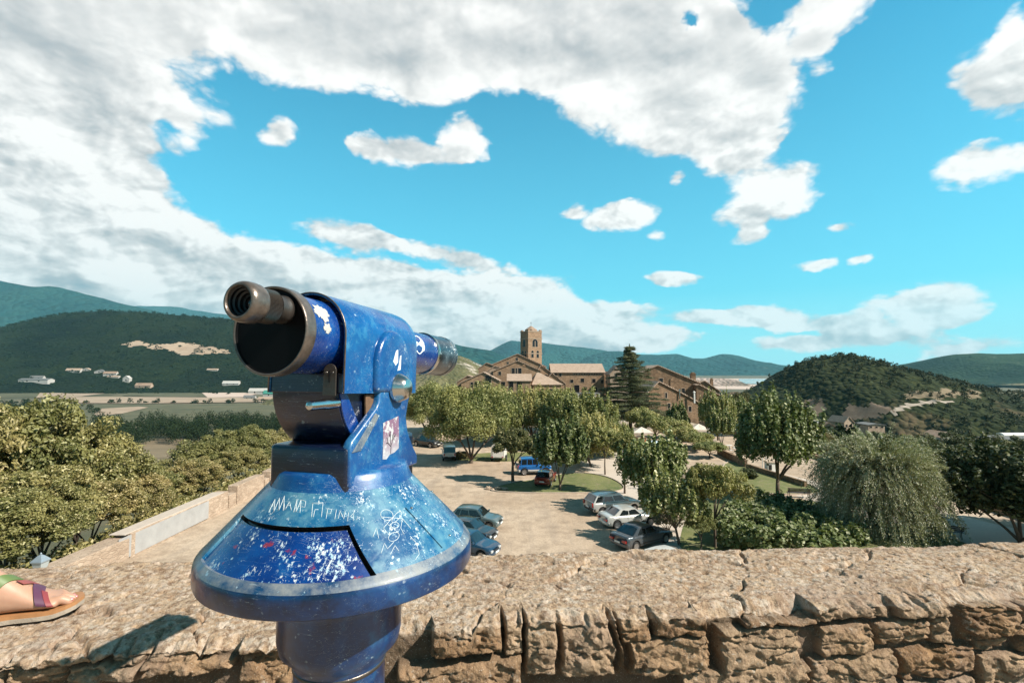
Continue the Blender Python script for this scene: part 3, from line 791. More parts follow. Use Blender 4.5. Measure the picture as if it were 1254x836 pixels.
# fields in the valley on the left
def field_mat(name, a, b, sc_=.02):
    m, t, p = mat(name); oc = tcoord(t)
    mp = t.new('ShaderNodeMapping'); t.link(oc, mp.inputs[0]); mp.inputs['Rotation'].default_value = (0,0,.3); mp.inputs['Scale'].default_value = (.3, 1.6, 1)
    t.link(t.mix(t.range(t.math('ADD', t.math('MULTIPLY', t.noise(mp.outputs[0], sc_*4, 5, .7), .5), t.math('MULTIPLY', t.noise(oc, sc_, 4, .6), .5)), .38, .62), a, b), p.inputs['Base Color'])
    p.inputs['Roughness'].default_value = 1; return m
M_tan = field_mat('ploughed_field', (.27,.19,.13), (.37,.28,.20)); M_green = field_mat('green_field', (.045,.05,.02), (.11,.10,.05)); M_dry = field_mat('dry_meadow', (.12,.09,.05), (.2,.15,.09))
FZ = VAL
poly_sheet('field', [(-40,474),(60,474),(150,472),(155,477),(140,483),(60,486),(-40,487)], FZ+1.0, M_green)
poly_sheet('field', [(44,487),(50,479),(75,474.5),(150,472.5),(152,474),(140,480),(100,485),(60,487)], FZ+1.6, M_tan)
poly_sheet('field', [(185,464.5),(215,462),(250,463.5),(272,467),(250,471.5),(205,469.5),(188,467)], FZ+1.2, M_tan)
poly_sheet('field', [(150,484),(165,477),(245,477.5),(262,479),(252,485.5),(200,485.8)], FZ+1.2, M_green)
poly_sheet('field', [(-60,492.5),(56,493),(60,485.5),(170,485.8),(290,486.5),(340,488),(345,491.5),(180,493.6)], FZ+1.6, M_tan)
poly_sheet('field', [(245,479),(300,477),(318,481),(300,486),(254,486.3)], FZ+1.9, M_shore)
poly_sheet('field', [(-60,494.5),(250,495),(345,493),(350,512),(230,520),(-60,522)], FZ+.8, M_green)
poly_sheet('field', [(115,507),(125,500),(170,497.5),(182,498.5),(150,506),(120,509)], FZ+1.4, M_tan)
poly_sheet('field', [(160,545),(200,536),(290,540),(280,570),(170,575)], FZ+.5, M_dry)
# fields lying on the slopes: draped on to a hill
def mark(o, hg, pts, material, jit=.06, sc_=25.):
    """give the hill's own faces inside an outline another ground cover"""
    X, v, ZZ, XX, YY = hg; Ys = YY[-1]
    def hz(x, y):
        i = int(np.clip(np.interp(x, X, np.arange(len(X))), 0, len(X)-1)); j = int(np.clip(np.interp(y, Ys, np.arange(len(Ys))), 0, len(Ys)-1)); return ZZ[i, j]
    H_ = []
    for px, py in pts:
        d = ray(px, py)
        for y in np.linspace(Ys[0], Ys[len(Ys)//2]*1.3, 700):
            q = CAM + d*(y/d.y)
            if q.z <= hz(q.x, q.y): H_.append((q.x, q.y)); break
    if len(H_) < 3: return
    poly = np.array(H_); me = o.data; nf = len(me.polygons); c = np.zeros(nf*3); me.polygons.foreach_get('center', c); c = c.reshape(-1, 3)
    span = (poly.max(0)-poly.min(0)).max()
    px_ = c[:,0]+jit*span*fbm(c[:,0]/sc_, c[:,1]/sc_, oct=4, seed=91); py_ = c[:,1]+jit*span*fbm(c[:,0]/sc_+50, c[:,1]/sc_, oct=4, seed=92)
    ins = np.zeros(nf, bool)
    for a, b in zip(poly, np.roll(poly, -1, 0)):
        ins ^= ((a[1] > py_) != (b[1] > py_)) & (px_ < (b[0]-a[0])*(py_-a[1])/(b[1]-a[1]+1e-12)+a[0])
    me.materials.append(material); k = len(me.materials)-1; mi = np.zeros(nf, np.int32); me.polygons.foreach_get('material_index', mi); mi[ins] = k; me.polygons.foreach_set('material_index', mi); me.update()
mark(lh, LH, [(149,424.5),(165,420.5),(200,420.5),(240,422.5),(279,428),(285,433),(250,434.5),(215,432),(205,429),(180,427)], M_tan, .10, 60)
mark(rh, RH, [(1110,482),(1150,478.5),(1195,478),(1212,484),(1190,488),(1150,489),(1112,490)], M_dry)
mark(rh, RH, [(1218,478),(1290,478.5),(1290,482),(1225,481.5)], M_green)
M_brownbank = field_mat('brown_eroded_bank', (.11,.075,.05), (.20,.145,.10), .2)
M_road = simple('pale_gravel_track', (.30,.25,.20), .9, 0, .1, .05)
mark(rh, RH, [(1090,508),(1098,499),(1116,494.5),(1166,490.5),(1168,493),(1120,497.5),(1104,504),(1096,511)], M_road, .01)
mark(rh, RH, [(975,505),(985,490),(1005,488),(1012,500),(1000,508)], M_brownbank, .1)
for q in ([(1030,510),(1040,494),(1062,500),(1080,512),(1050,515)], [(1060,504),(1068,494),(1088,498),(1096,508),(1080,509)]):
    mark(rh, RH, q, M_brownbank)

# air
m = bpy.data.materials.new('haze_air'); m.use_nodes = True; t = NT(m.node_tree); t.n.clear()
o_ = t.new('ShaderNodeOutputMaterial'); pv = t.new('ShaderNodeVolumePrincipled')
pv.inputs['Color'].default_value = (.36,.84,1.0,1); pv.inputs['Density'].default_value = 3.7e-5; pv.inputs['Anisotropy'].default_value = .1
t.link(pv.outputs[0], o_.inputs['Volume'])
mb = MB(); mb.box((0, 0, 870), (31000, 31000, 2*870+124))
hz_ = mb.build('haze', m); hz_['kind'] = 'stuff'; m.cycles.homogeneous_volume = True
# ============================================================ foreground stone wall on its rampart
WA = math.atan(.1227); WO = Vector((0, 1.437)); WU = Vector((math.cos(WA), math.sin(WA))); WN = Vector((-math.sin(WA), math.cos(WA)))
ZT = CAM.z - .70
def face_uv(px, py):
    d = ray(px, py); n = Vector((WN.x, WN.y)); k = (WO.dot(n)) / (d.x*n.x+d.y*n.y)
    q = Vector((d.x*k, d.y*k)); return (q-WO).dot(WU), ZT-(CAM.z+d.z*k)
def S(o, s, L): return [(o[0]+a/s, o[1]+b/s, o[0]+c/s, o[1]+d/s) for a, b, c, d in L]
rects = S((470,660), 3.215, [(180,318,462,452),(48,482,540,600),(555,308,688,540),(700,306,905,542),(935,288,1060,402),(1068,282,1270,385),(960,388,1268,536),(470,312,548,470),(915,300,932,540)])
rects += S((840,650), 3.029, [(215,300,488,342),(128,352,436,520),(-10,388,86,520),(484,262,772,335),(806,256,1000,326),(500,350,700,458),(716,340,926,432),(930,322,998,432),(1036,242,1246,402),(1256,240,1500,330),(466,462,775,600),(795,440,1080,548),(1086,402,1206,452),(1090,458,1300,640),(-10,508,462,640),(1254,345,1500,440),(790,560,1080,680)])
rects += S((0,660), 4.75, [(55,600,600,735),(-250,610,30,760),(45,745,330,870),(345,740,790,870),(610,600,800,735),(820,545,1240,670),(812,655,1112,805),(1105,690,1235,800),(-250,780,30,900)])
rects += S((230,540), 2.824, [(165,665,335,735),(168,735,372,860),(-10,752,150,800),(380,660,560,760),(570,640,640,780)])
rng = np.random.RandomState(11)
stones = []
for (x0, y0, x1, y1) in rects:
    xm, ym = (x0+x1)/2, (y0+y1)/2
    u0, _ = face_uv(x0, ym); u1, _ = face_uv(x1, ym); _, d0 = face_uv(xm, y0); _, d1 = face_uv(xm, y1)
    stones.append((u0, u1, d0, d1))
# courses below and beyond what is measured
def fill(u0, u1, d0, d1):
    d = d0
    while d < d1:
        h = rng.uniform(.10, .17); u = u0+rng.uniform(-.1, 0)
        while u < u1:
            w_ = rng.uniform(.14, .38); stones.append((u+.008, u+w_-.008, d+.006, d+h-.006)); u += w_
        d += h
fill(-3.2, 3.2, .30, 1.45); fill(-6, -1.32, .0, .30); fill(1.75, 6, .0, .30)
stones = [list(s) + [rng.uniform(-.010, .014), rng.rand(), rng.uniform(-.05,.05), rng.uniform(-.05,.05)] for s in stones]
ug = np.concatenate([np.arange(-6, -2.3, .03), np.arange(-2.3, 2.75, .0031), np.arange(2.75, 6.01, .03)])
TH_ = lambda u: np.clip(.531-.055*u, .36, .72)
nvt = 135; vt = np.linspace(0, 1, nvt)
df = np.concatenate([np.arange(.003, .33, .0031), np.geomspace(.34, 1.46, 40)])
U, Vt = np.meshgrid(ug, vt, indexing='ij'); U2, D2 = np.meshgrid(ug, df, indexing='ij')
def face_disp(u, d):
    wu = u + .016*fbm(u*9, d*9, oct=3, seed=41) + .005*fbm(u*40, d*40, oct=2, seed=42)
    wd = d + .014*fbm(u*7+9, d*9, oct=3, seed=43) + .005*fbm(u*40, d*40+3, oct=2, seed=44)
    best = np.minimum(-.034, -.034-.070*np.maximum(0, fbm(u*3.2, d*5, oct=2, seed=68))) + .010*fbm(u*25, d*25, oct=3, seed=45)
    joint0 = best.copy()
    jn = np.ones(u.shape); tone = np.full(u.shape, .5)
    rough = .009*fbm(u*10, d*13, oct=5, seed=46, gain=.55) + .0050*fbm(u*55, d*60, oct=4, seed=47, gain=.6)
    f1, f2, fid = worley(u*13+.5*fbm(u*9, d*9, oct=2, seed=61), d*19+.5*fbm(u*9+5, d*9, oct=2, seed=62), 63)
    g1, g2, gid = worley(u*34, d*44, 64)
    z1, _, zid = worley(u*28+.5*fbm(u*20, d*20, oct=2, seed=69), d*34, 71)
    rough = rough + (fid-.5)*.020 - .010*f1 + (gid-.5)*.006 - .009*sstep(.36, .12, z1)*(zid > .68)
    fr = np.abs(fbm(u*5+3, d*22, oct=4, seed=48)); rough = rough - .012*sstep(.10, .0, fr)
    for (a, b, c, e, off, tn, tx, ty) in stones:
        m = (u > a-.05) & (u < b+.05) & (d > c-.05) & (d < e+.05)
        if not m.any(): continue
        uu, dd = wu[m], wd[m]
        qx = np.maximum(a-uu, uu-b); qy = np.maximum(c-dd, dd-e)
        rr = .007; sd_ = np.hypot(np.maximum(qx+rr, 0), np.maximum(qy+rr, 0)) + np.minimum(np.maximum(qx, qy)+rr, 0) - rr
        body = sstep(.003, -.007, sd_)
        hgt = joint0[m] + body*(.006 - joint0[m] + off + tx*(uu-(a+b)/2)*.6 + ty*(dd-(c+e)/2)*1.5) + body*rough[m] - .004*sstep(-.03, 0, sd_)
        bb = best[m]; up = hgt > bb
        bb[up] = hgt[up]; best[m] = bb
        j = jn[m]; j[up] = np.minimum(j[up], 1-body[up]); jn[m] = j
        t_ = tone[m]; t_[up] = tn; tone[m] = t_
    return best, jn, tone
def top_disp(u, y):
    h = .007*fbm(u*2.2, y*3, oct=3, seed=51) + .0055*fbm(u*9, y*12, oct=4, seed=52) + .0030*fbm(u*60, y*65, oct=4, seed=65, gain=.65)
    k1, k2, kid = worley(u*11+.6*fbm(u*8, y*8, oct=3, seed=66), y*17, 67); h = h + (kid-.5)*.007*(kid > .3)
    d1, d2, cid = worley(u*2.4 + .25*fbm(u*6, y*6, oct=3, seed=53), y*3.6 + .25*fbm(u*6+4, y*6, oct=3, seed=54), 55)
    h = h + (cid-.5)*.012 - .016*sstep(.055, .0, d2-d1)*(vnoise(u*7, y*7, seed=56) > -.1)
    p1, p2, pid = worley(u*42+.6*fbm(u*30, y*30, oct=2, seed=57), y*48, 58)
    h = h + .0022*sstep(.55, .1, p1)*(pid > .55)
    q1, _, qid = worley(u*95, y*100, 59); h = h + .0018*sstep(.6, .1, q1)*(qid > .3)
    z1, _, zid = worley(u*26+.5*fbm(u*20, y*20, oct=2, seed=69), y*34, 70); h = h - .0065*sstep(.34, .12, z1)*(zid > .72)
    return h, pid, sstep(.5, .2, p1)*(pid > .35)
T = TH_(U); yb = T*(1-Vt)                                        # distance behind the front edge
ht, pid, peb = top_disp(U, yb)
edge = sstep(.05, 0, yb); ht = ht - edge*(.006+.010*np.abs(fbm(U*12, yb*12, oct=3, seed=60)))
fd0, jn0, tn0 = face_disp(ug[:, None], np.zeros((len(ug), 1)))
fd, jn, tn = face_disp(U2, D2)
shift = fd0*sstep(.16, 0, yb)
ht = ht + fd0*.45*sstep(.035, 0, yb)
Yl = yb - shift; Xl = U
top = np.stack([WO.x+WU.x*Xl+WN.x*Yl, WO.y+WU.y*Xl+WN.y*Yl, ZT+ht], -1)
zc = (ht[:, -1:] - 0)*np.exp(-D2/.03)
Yf = -fd
fro = np.stack([WO.x+WU.x*U2+WN.x*Yf, WO.y+WU.y*U2+WN.y*Yf, ZT-D2+zc], -1)
nb = 6; zb = np.array([11.3-11.3*(1-k/nb)**1 for k in range(nb)])
bk = np.repeat(top[:, :1, :], nb, 1).copy(); bk[:, :, 2] = np.minimum(zb[None, :], top[:, :1, 2]-.01)
allv = np.concatenate([bk, top, fro], 1); nr_ = allv.shape[1]
me = np_mesh('stone_wall', allv.reshape(-1, 3), grid_faces(len(ug), nr_), None, True)
tonea = np.concatenate([np.full((len(ug), nb), .5), np.where(peb > 0, pid, .5), tn], 1)
joint = np.concatenate([np.zeros((len(ug), nb)), np.zeros(T.shape), jn], 1)
ist = np.concatenate([np.zeros((len(ug), nb)), np.ones(T.shape), np.repeat((sstep(.03,.0,df))[None, :], len(ug), 0)*.7], 1)
pbl = np.concatenate([np.zeros((len(ug), nb)), peb, np.zeros(U2.shape)], 1)
ca = me.color_attributes.new('kind', 'FLOAT_COLOR', 'POINT')
ca.data.foreach_set('color', np.stack([tonea, joint, ist, pbl], -1).astype(np.float32).ravel())
m, t, p = mat('rough_sandstone')
oc = tcoord(t); at = t.new('ShaderNodeAttribute', attribute_name='kind'); sp = t.new('ShaderNodeSeparateColor'); t.link(at.outputs['Color'], sp.inputs[0])
tone, jnt, tp, pb = sp.outputs[0], sp.outputs[1], sp.outputs[2], at.outputs['Alpha']
nA = t.noise(oc, 9, 8, .68); nB = t.noise(t.vmath('ADD', oc, (5,5,5)), 38, 6, .7); nC = t.noise(oc, 160, 4, .7)
stone = t.mix(t.range(nA, .34, .66), (.15,.080,.036), (.41,.255,.135))
stone = t.mix(t.math('MULTIPLY', tone, .55), stone, (.48,.37,.26))
stone = t.mix(t.range(nB, .55, .72, 0, .75), stone, (.13,.075,.045))
stone = t.mix(t.range(t.noise(t.vmath('ADD', oc, (2,8,1)), 24, 6, .72), .60, .66, 0, .8), stone, (.52,.46,.38))
mort = t.mix(nB, (.045,.03,.02), (.20,.145,.095))
topc = t.mix(t.range(nA, .36, .64), (.37,.25,.155), (.53,.395,.27))
topc = t.mix(t.range(nB, .47, .60, 0, .85), topc, (.18,.11,.065))
lich = t.range(t.noise(t.vmath('ADD', oc, (7,1,4)), 30, 7, .75), .50, .57)
reg = t.range(t.noise(t.vmath('ADD', oc, (3,9,4)), 4.5, 3, .6), .38, .62)
topc = t.mix(t.math('MULTIPLY', lich, t.math('MULTIPLY_ADD', reg, .75, .15)), topc, (.62,.53,.43))
topc = t.mix(t.math('MULTIPLY', pb, t.math('MULTIPLY', tone, .8)), topc, (.58,.47,.38))
c = t.mix(jnt, stone, mort); c = t.mix(tp, c, topc)
c = t.mix(t.range(nC, .25, .75, -.0, .35), c, (.20,.13,.09))
nD = t.noise(t.vmath('ADD', oc, (4,4,9)), 260, 3, .7); nE = t.noise(t.vmath('ADD', oc, (8,1,9)), 70, 5, .75)
c = t.mix(t.range(nE, .58, .63, 0, .65), c, (.10,.06,.04)); c = t.mix(t.range(nD, .62, .68, 0, .7), c, (.66,.58,.49))
c = t.mix(t.range(t.noise(t.vmath('ADD', oc, (1,6,2)), 3.2, 5, .65), .52, .66, 0, .35), c, (.30,.22,.18))
t.link(c, p.inputs['Base Color']); p.inputs['Roughness'].default_value = .95; p.inputs['Specular IOR Level'].default_value = .15
bump(t, p, t.math('ADD', t.math('MULTIPLY', nB, .8), t.math('MULTIPLY', nC, .55)), 1.0, .011)
M_wall = m; me.materials.append(m)
wall = mobj('stone_wall', me); tag(wall, 'rough sandstone parapet wall with broad worn top behind the blue telescope', 'wall')
# terrace the camera stands on
mb = MB(); mb.box((0, -4.2, TERR/2), (12.2, 10.6, TERR)); struct('terrace', mb.build('terrace', simple('terrace_paving', (.30,.24,.18), .9, 0, .2, 3, bumps=.3, bscale=20)))

# ============================================================ the castle yard
m, t, p = mat('trodden_gravel'); oc = tcoord(t)
a_ = t.noise(oc, .09, 5, .6); b_ = t.noise(oc, .8, 6, .68); c_ = t.noise(oc, 7, 4, .65)
mp = t.new('ShaderNodeMapping'); t.link(oc, mp.inputs[0]); mp.inputs['Scale'].default_value = (1.2, .12, 1); mp.inputs['Rotation'].default_value = (0,0,-.05)
tr = t.noise(mp.outputs[0], .9, 4, .6)
c = t.mix(t.range(a_, .38, .62), (.40,.295,.205), (.52,.405,.30))
c = t.mix(t.range(b_, .45, .68, 0, .7), c, (.22,.16,.11))
c = t.mix(t.range(tr, .50, .64, 0, .45), c, (.30,.235,.18))
c = t.mix(t.range(c_, .45, .75, 0, .6), c, (.15,.11,.075))
t.link(c, p.inputs['Base Color']); p.inputs['Roughness'].default_value = .95; bump(t, p, t.math('ADD', t.math('MULTIPLY', b_, .8), t.math('MULTIPLY', c_, .3)), .6, .06)
M_grav = m
def sheet(name, P, z, material):
    me = bpy.data.meshes.new(name); me.from_pydata([(x, y, z) for x, y in P], [], [tuple(range(len(P)))]); me.update()
    if me.polygons[0].normal.z < 0: me.flip_normals()
    me.materials.append(material); o = mobj(name, me); o['kind'] = 'structure'; return o
sheet('car_park', [(-26,2),(40.5,2),(40.5,116),(20,122),(-26,122)], .012, M_grav)
m, t, p = mat('pale_paving'); oc = tcoord(t)
c = t.mix(t.noise(oc, .5, 6, .65), (.42,.35,.29), (.56,.48,.40)); c = t.mix(t.range(t.noise(oc, 5, 4, .6), .5, .75, 0, .5), c, (.28,.22,.17))
t.link(c, p.inputs['Base Color']); p.inputs['Roughness'].default_value = .9; M_pave = m
def zpts(L): return [(q.x, q.y) for q in (atZ(a, b, 0) for a, b in L)]
def smoothpoly(P, it=2):
    for _ in range(it):
        P = [r for a, b in zip(P, P[1:]+P[:1]) for r in ((a[0]*.75+b[0]*.25, a[1]*.75+b[1]*.25), (a[0]*.25+b[0]*.75, a[1]*.25+b[1]*.75))]
    return P
sheet('path', smoothpoly(zpts([(700,560),(745,548),(800,560),(800,600),(850,640),(880,676),(790,676),(772,620),(735,590)])), .018, M_pave)
sheet('path', smoothpoly(zpts([(905,570),(950,578),(1010,592),(1100,612),(1200,638),(1330,665),(1330,700),(1150,664),(1040,640),(985,610),(930,590)]), 1), .018, M_pave)
m, t, p = mat('park_lawn'); oc = tcoord(t)
c = t.mix(t.range(t.noise(oc, .25, 5, .65), .35, .62), (.10,.125,.035), (.20,.20,.07)); c = t.mix(t.range(t.noise(oc, 1.3, 6, .7), .5, .68, 0, .8), c, (.28,.22,.13)); c = t.mix(t.range(t.noise(oc, 12, 3, .6), .3, .8, 0, .5), c, (.04,.055,.015))
t.link(c, p.inputs['Base Color']); p.inputs['Roughness'].default_value = 1; bump(t, p, t.noise(oc, 14, 3, .7), .6, .06)
M_lawn = m
lawns = [smoothpoly(zpts([(592,601),(620,592),(665,585),(700,578),(742,582),(768,596),(757,603),(700,604),(640,604)])),
 smoothpoly(zpts([(545,562),(575,555),(640,553),(700,556),(700,562),(640,565),(580,565)])),
 smoothpoly(zpts([(885,563),(925,571),(990,592),(1010,604),(975,606),(925,604),(885,590)])),
 smoothpoly(zpts([(830,690),(835,640),(860,612),(900,603),(960,610),(1010,615),(1075,640),(1190,664),(1185,676),(1000,690)]))]
for L in lawns: sheet('lawn', L, .026, M_lawn)
M_kerb = simple('kerb_stone', (.42,.34,.27), .9, 0, .25, 2)
def kerb(P, name='kerb', h=.11, w_=.14):
    mb = MB(); n = len(P)
    inner = []
    V = []
    for i in range(n):
        a = Vector(P[i-1]); b = Vector(P[i]); c_ = Vector(P[(i+1) % n]); tdir = (c_-a).normalized(); nn = Vector((tdir.y, -tdir.x))*w_/2
        V += [(b.x+nn.x, b.y+nn.y, 0), (b.x+nn.x, b.y+nn.y, h), (b.x-nn.x, b.y-nn.y, h), (b.x-nn.x, b.y-nn.y, 0)]
    Fk = []
    for i in range(n):
        j = (i+1) % n
        for k in range(3): Fk.append((i*4+k, i*4+k+1, j*4+k+1, j*4+k))
    mb.add(V, Fk); o = mb.build(name, M_kerb); o['kind'] = 'structure'; return o
kerb(lawns[0]); kerb(lawns[2])

# masonry material shared by walls of buildings and rampart
def masonry(name, a, b, dark, scale=1.6, bumpd=.03, patch=None, amt=.6):
    m, t, p = mat(name); oc = tcoord(t)
    sc_ = t.vmath('MULTIPLY', oc, (1, 1, 2.1))
    wv = t.vmath('ADD', sc_, t.vmath('MULTIPLY', t.noise(oc, 1.1, 3, .6, out='Color'), (.5,.5,.5)))
    vc = t.voronoi(wv, scale, out='Color'); ve = t.voronoi(wv, scale, 'DISTANCE_TO_EDGE')
    s = t.new('ShaderNodeSeparateXYZ'); t.link(vc, s.inputs[0])
    c = t.mix(s.outputs[0], a, b)
    c = t.mix(t.range(t.noise(oc, .6, 6, .7), .45, .66, 0, amt), c, dark)
    if patch: c = t.mix(t.range(t.noise(t.vmath('ADD', oc, (20,3,7)), .35, 4, .6), .56, .60), c, patch)
    c = t.mix(t.range(ve, .05, .01, 0, .35), c, tuple(x*.55 for x in a))
    t.link(c, p.inputs['Base Color']); p.inputs['Roughness'].default_value = .95; p.inputs['Specular IOR Level'].default_value = .2
    bump(t, p, t.math('ADD', t.range(ve, 0, .09), t.math('MULTIPLY', t.noise(oc, 9, 3, .6), .5)), .7, bumpd)
    return m
M_mas1 = masonry('warm_rubble_masonry', (.27,.175,.11), (.40,.27,.175), (.17,.11,.07))
M_mas2 = masonry('dark_rubble_masonry', (.17,.11,.07), (.28,.185,.115), (.09,.06,.04))
M_mas3 = masonry('pale_rubble_masonry', (.36,.27,.20), (.48,.37,.28), (.24,.17,.12), 2.4)
# parapet of the yard on the left
p0, p1, p2 = (-24.2, 24), (-24.4, 41), (-24.6, 62)
M_plas = simple('grey_plaster_patch', (.33,.32,.31), .85, 0, .3, 1.2, bumps=.3, bscale=8); M_cap = simple('worn_stone_capping', (.44,.37,.31), .9, 0, .25, 3, bumps=.4, bscale=10)
seg = MB()
def wseg(mb, a, b, h, th=1.0, z0=-.5, out=-1):
    a, b = Vector(a), Vector(b); d = (b-a).normalized(); n = Vector((-d.y, d.x))*th
    V = [(a.x, a.y, z0), (b.x, b.y, z0), (b.x+n.x, b.y+n.y, z0), (a.x+n.x, a.y+n.y, z0)]
    V += [(x, y, h) for x, y, _ in V]
    mb.add(V, [(3,2,1,0),(4,5,6,7),(0,1,5,4),(1,2,6,5),(2,3,7,6),(3,0,4,7)])
wseg(seg, (-24.2, 20), (-24.3, 33.2), 1.35, 1.3); wseg(seg, (-24.3, 33.3), (-24.45, 44.8), 1.55, 1.0)
for a, b, h in ((45, 46.2, 1.1), (46.3, 51.3, 1.65), (51.4, 52.4, 1.1), (52.5, 58.3, 1.7), (58.4, 59.4, 1.1), (59.5, 66, 1.75), (66.1, 67, 1.1), (67.1, 90, 1.8)): wseg(seg, (-24.45, a), (-24.5, b), h, .9)
pw = seg.build('parapet_wall', M_mas3, bevel=.05); tag(pw, 'long pale stone parapet with dips along the left edge of the yard', 'wall')
mb = MB(); mb.box((-24.33, 37.0, .80), (.05, 9.4, 1.35)); mb.build('plaster_patch', M_plas, pw)
mb = MB(); mb.box((-24.93, 38.5, 1.565), (1.02, 11.2, .07)); mb.build('wall_capping', M_cap, pw, bevel=.02)
seg = MB(); Yr = [30, 48, 60, 74, 92, 112]
for a, b in zip(Yr, Yr[1:]): wseg(seg, (40.6, a+.05), (40.6, b-.05), .55 if b < 80 else .9, -.45)
rw = seg.build('low_wall', M_mas1, bevel=.04); tag(rw, 'low rubble wall along the right edge of the yard above the drop', 'wall')
# ============================================================ trees and plants
def leaf_mat(name, a, b, c3=None, tip=None, rough=.55, trans=.16, sc_=.35, spec=.35):
    m, t, p = mat(name); oc = tcoord(t)
    g = t.new('ShaderNodeNewGeometry'); ri = g.outputs['Random Per Island']
    col = t.mix(ri, a, b)
    if c3: col = t.mix(t.range(t.noise(oc, sc_, 4, .6), .42, .62), col, c3)
    if tip: col = t.mix(t.math('GREATER_THAN', ri, .86), col, tip)
    oi = t.new('ShaderNodeObjectInfo')
    hs = t.new('ShaderNodeHueSaturation'); t.link(col, hs.inputs['Color']); t.link(t.math('MULTIPLY_ADD', oi.outputs['Random'], .6, .72), hs.inputs['Value']); t.link(t.math('MULTIPLY_ADD', oi.outputs['Random'], -.045, .52), hs.inputs['Hue'])
    col = hs.outputs[0]
    t.link(col, p.inputs['Base Color']); p.inputs['Roughness'].default_value = rough; p.inputs['Specular IOR Level'].default_value = spec
    tr = t.new('ShaderNodeBsdfTranslucent'); t.link(t.mix(1.0, col, (1.1,1.25,.5), 'MULTIPLY'), tr.inputs[0])
    ms = t.new('ShaderNodeMixShader'); ms.inputs[0].default_value = trans
    t.link(p.outputs[0], ms.inputs[1]); t.link(tr.outputs[0], ms.inputs[2])
    out = [n for n in t.n if n.type == 'OUTPUT_MATERIAL'][0]; t.link(ms.outputs[0], out.inputs[0])
    return m
L_oak = leaf_mat('leaves_olive_green', (.075,.08,.02), (.23,.215,.07), (.27,.235,.085), (.44,.39,.20))
L_dark = leaf_mat('leaves_dark_green', (.03,.042,.013), (.10,.11,.035), (.06,.072,.022), (.24,.23,.10))
L_mul = leaf_mat('leaves_mulberry', (.075,.105,.028), (.25,.265,.09), (.16,.18,.055), (.50,.48,.28))
L_fine = leaf_mat('leaves_elm', (.08,.105,.028), (.25,.26,.08), (.31,.29,.10), (.44,.42,.20))
L_yel = leaf_mat('leaves_yellow_green', (.17,.17,.045), (.26,.24,.075), (.13,.13,.04), (.32,.29,.12))
L_will = leaf_mat('leaves_tamarisk', (.30,.29,.15), (.58,.54,.38), (.22,.22,.11), (.76,.72,.60), trans=.15)
L_ced = leaf_mat('needles_cedar', (.035,.05,.02), (.09,.105,.04), (.13,.135,.055), None, trans=.05)
L_aut = leaf_mat('leaves_autumn', (.16,.13,.045), (.24,.18,.07), (.09,.09,.03), None)
M_bark = simple('tree_bark', (.105,.078,.055), .95, 0, .45, 4, bumps=.5, bscale=25)
M_barkd = simple('dark_tree_bark', (.045,.033,.024), .95, 0, .4, 4)

def leaf_quads(P, Nn, size, rs, asp=.55, jit=.35):
    """one small folded-flat rhombus per point"""
    n = len(P); Nn = Nn/ (np.linalg.norm(Nn, axis=1, keepdims=True)+1e-9)
    r = rs.normal(size=(n,3)); t1 = np.cross(Nn, r); t1 /= (np.linalg.norm(t1, axis=1, keepdims=True)+1e-9)
    t2 = np.cross(Nn, t1); s = size*(1+jit*rs.uniform(-1, 1, (n,1)))
    a = P + t1*s; c = P - t1*s; b = P + t2*s*asp + Nn*s*.12; d = P - t2*s*asp + Nn*s*.12
    return np.stack([a,b,c,d], 1).reshape(-1,3)
def crown_mesh(name, clumps, per, size, material, seed, shell=.65, up=.35, asp=.55, flat=0):
    rs = np.random.RandomState(seed); out = []
    for (c, r) in clumps:
        n = int(per*rs.uniform(.75, 1.25)); d = rs.normal(size=(n,3)); d /= np.linalg.norm(d, axis=1, keepdims=True)
        rad = rs.uniform(0, 1, (n,1))**(1/3*(1-shell)+.05)
        rad *= 1+.22*rs.normal(size=(n,1))*.6
        P = np.array(c)+d*rad*np.array(r)
        Nn = d*np.array([1,1,1])+rs.normal(size=(n,3))*.65+np.array([0,0,up])
        if flat: Nn[:, 2] += flat
        out.append(leaf_quads(P, Nn, size, rs, asp))
    V = np.concatenate(out); F = np.arange(len(V)).reshape(-1,4)
    return np_mesh(name, V, F, material, False)
def trunk_obj(ends, base_r, fork_h, parent, seed, lean=(0,0), material=None, name='trunk', sides=8, nmain=4):
    rs = random.Random(seed); mb = MB()
    fk = Vector((lean[0], lean[1], fork_h)); 
    mid = fk*.5 + Vector((rs.uniform(-.06,.06), rs.uniform(-.06,.06), 0))
    mb.tube([(0,0,-.6), (0,0,.0), mid, fk], [base_r*1.45, base_r*1.2, base_r*.92, base_r*.8], sides)
    mains = []
    for i in range(nmain):
        e = Vector(ends[i*len(ends)//nmain]); q = fk.lerp(e, .5) + Vector((rs.uniform(-.2,.2), rs.uniform(-.2,.2), .15)); mains.append(q)
        mb.tube([fk-Vector((0,0,.1)), fk.lerp(q, .5)+Vector((0,0,.05)), q], [base_r*.6, base_r*.46, base_r*.34], 6)
    for e in ends:
        e = Vector(e); q = min(mains, key=lambda s: (s-e).length)
        m_ = q.lerp(e, .5)+Vector((rs.uniform(-.15,.15), rs.uniform(-.15,.15), .08))
        mb.tube([q, m_, e], [base_r*.3, base_r*.18, base_r*.07], 5)
    return mb.build(name, material or M_bark, parent, smooth=True)
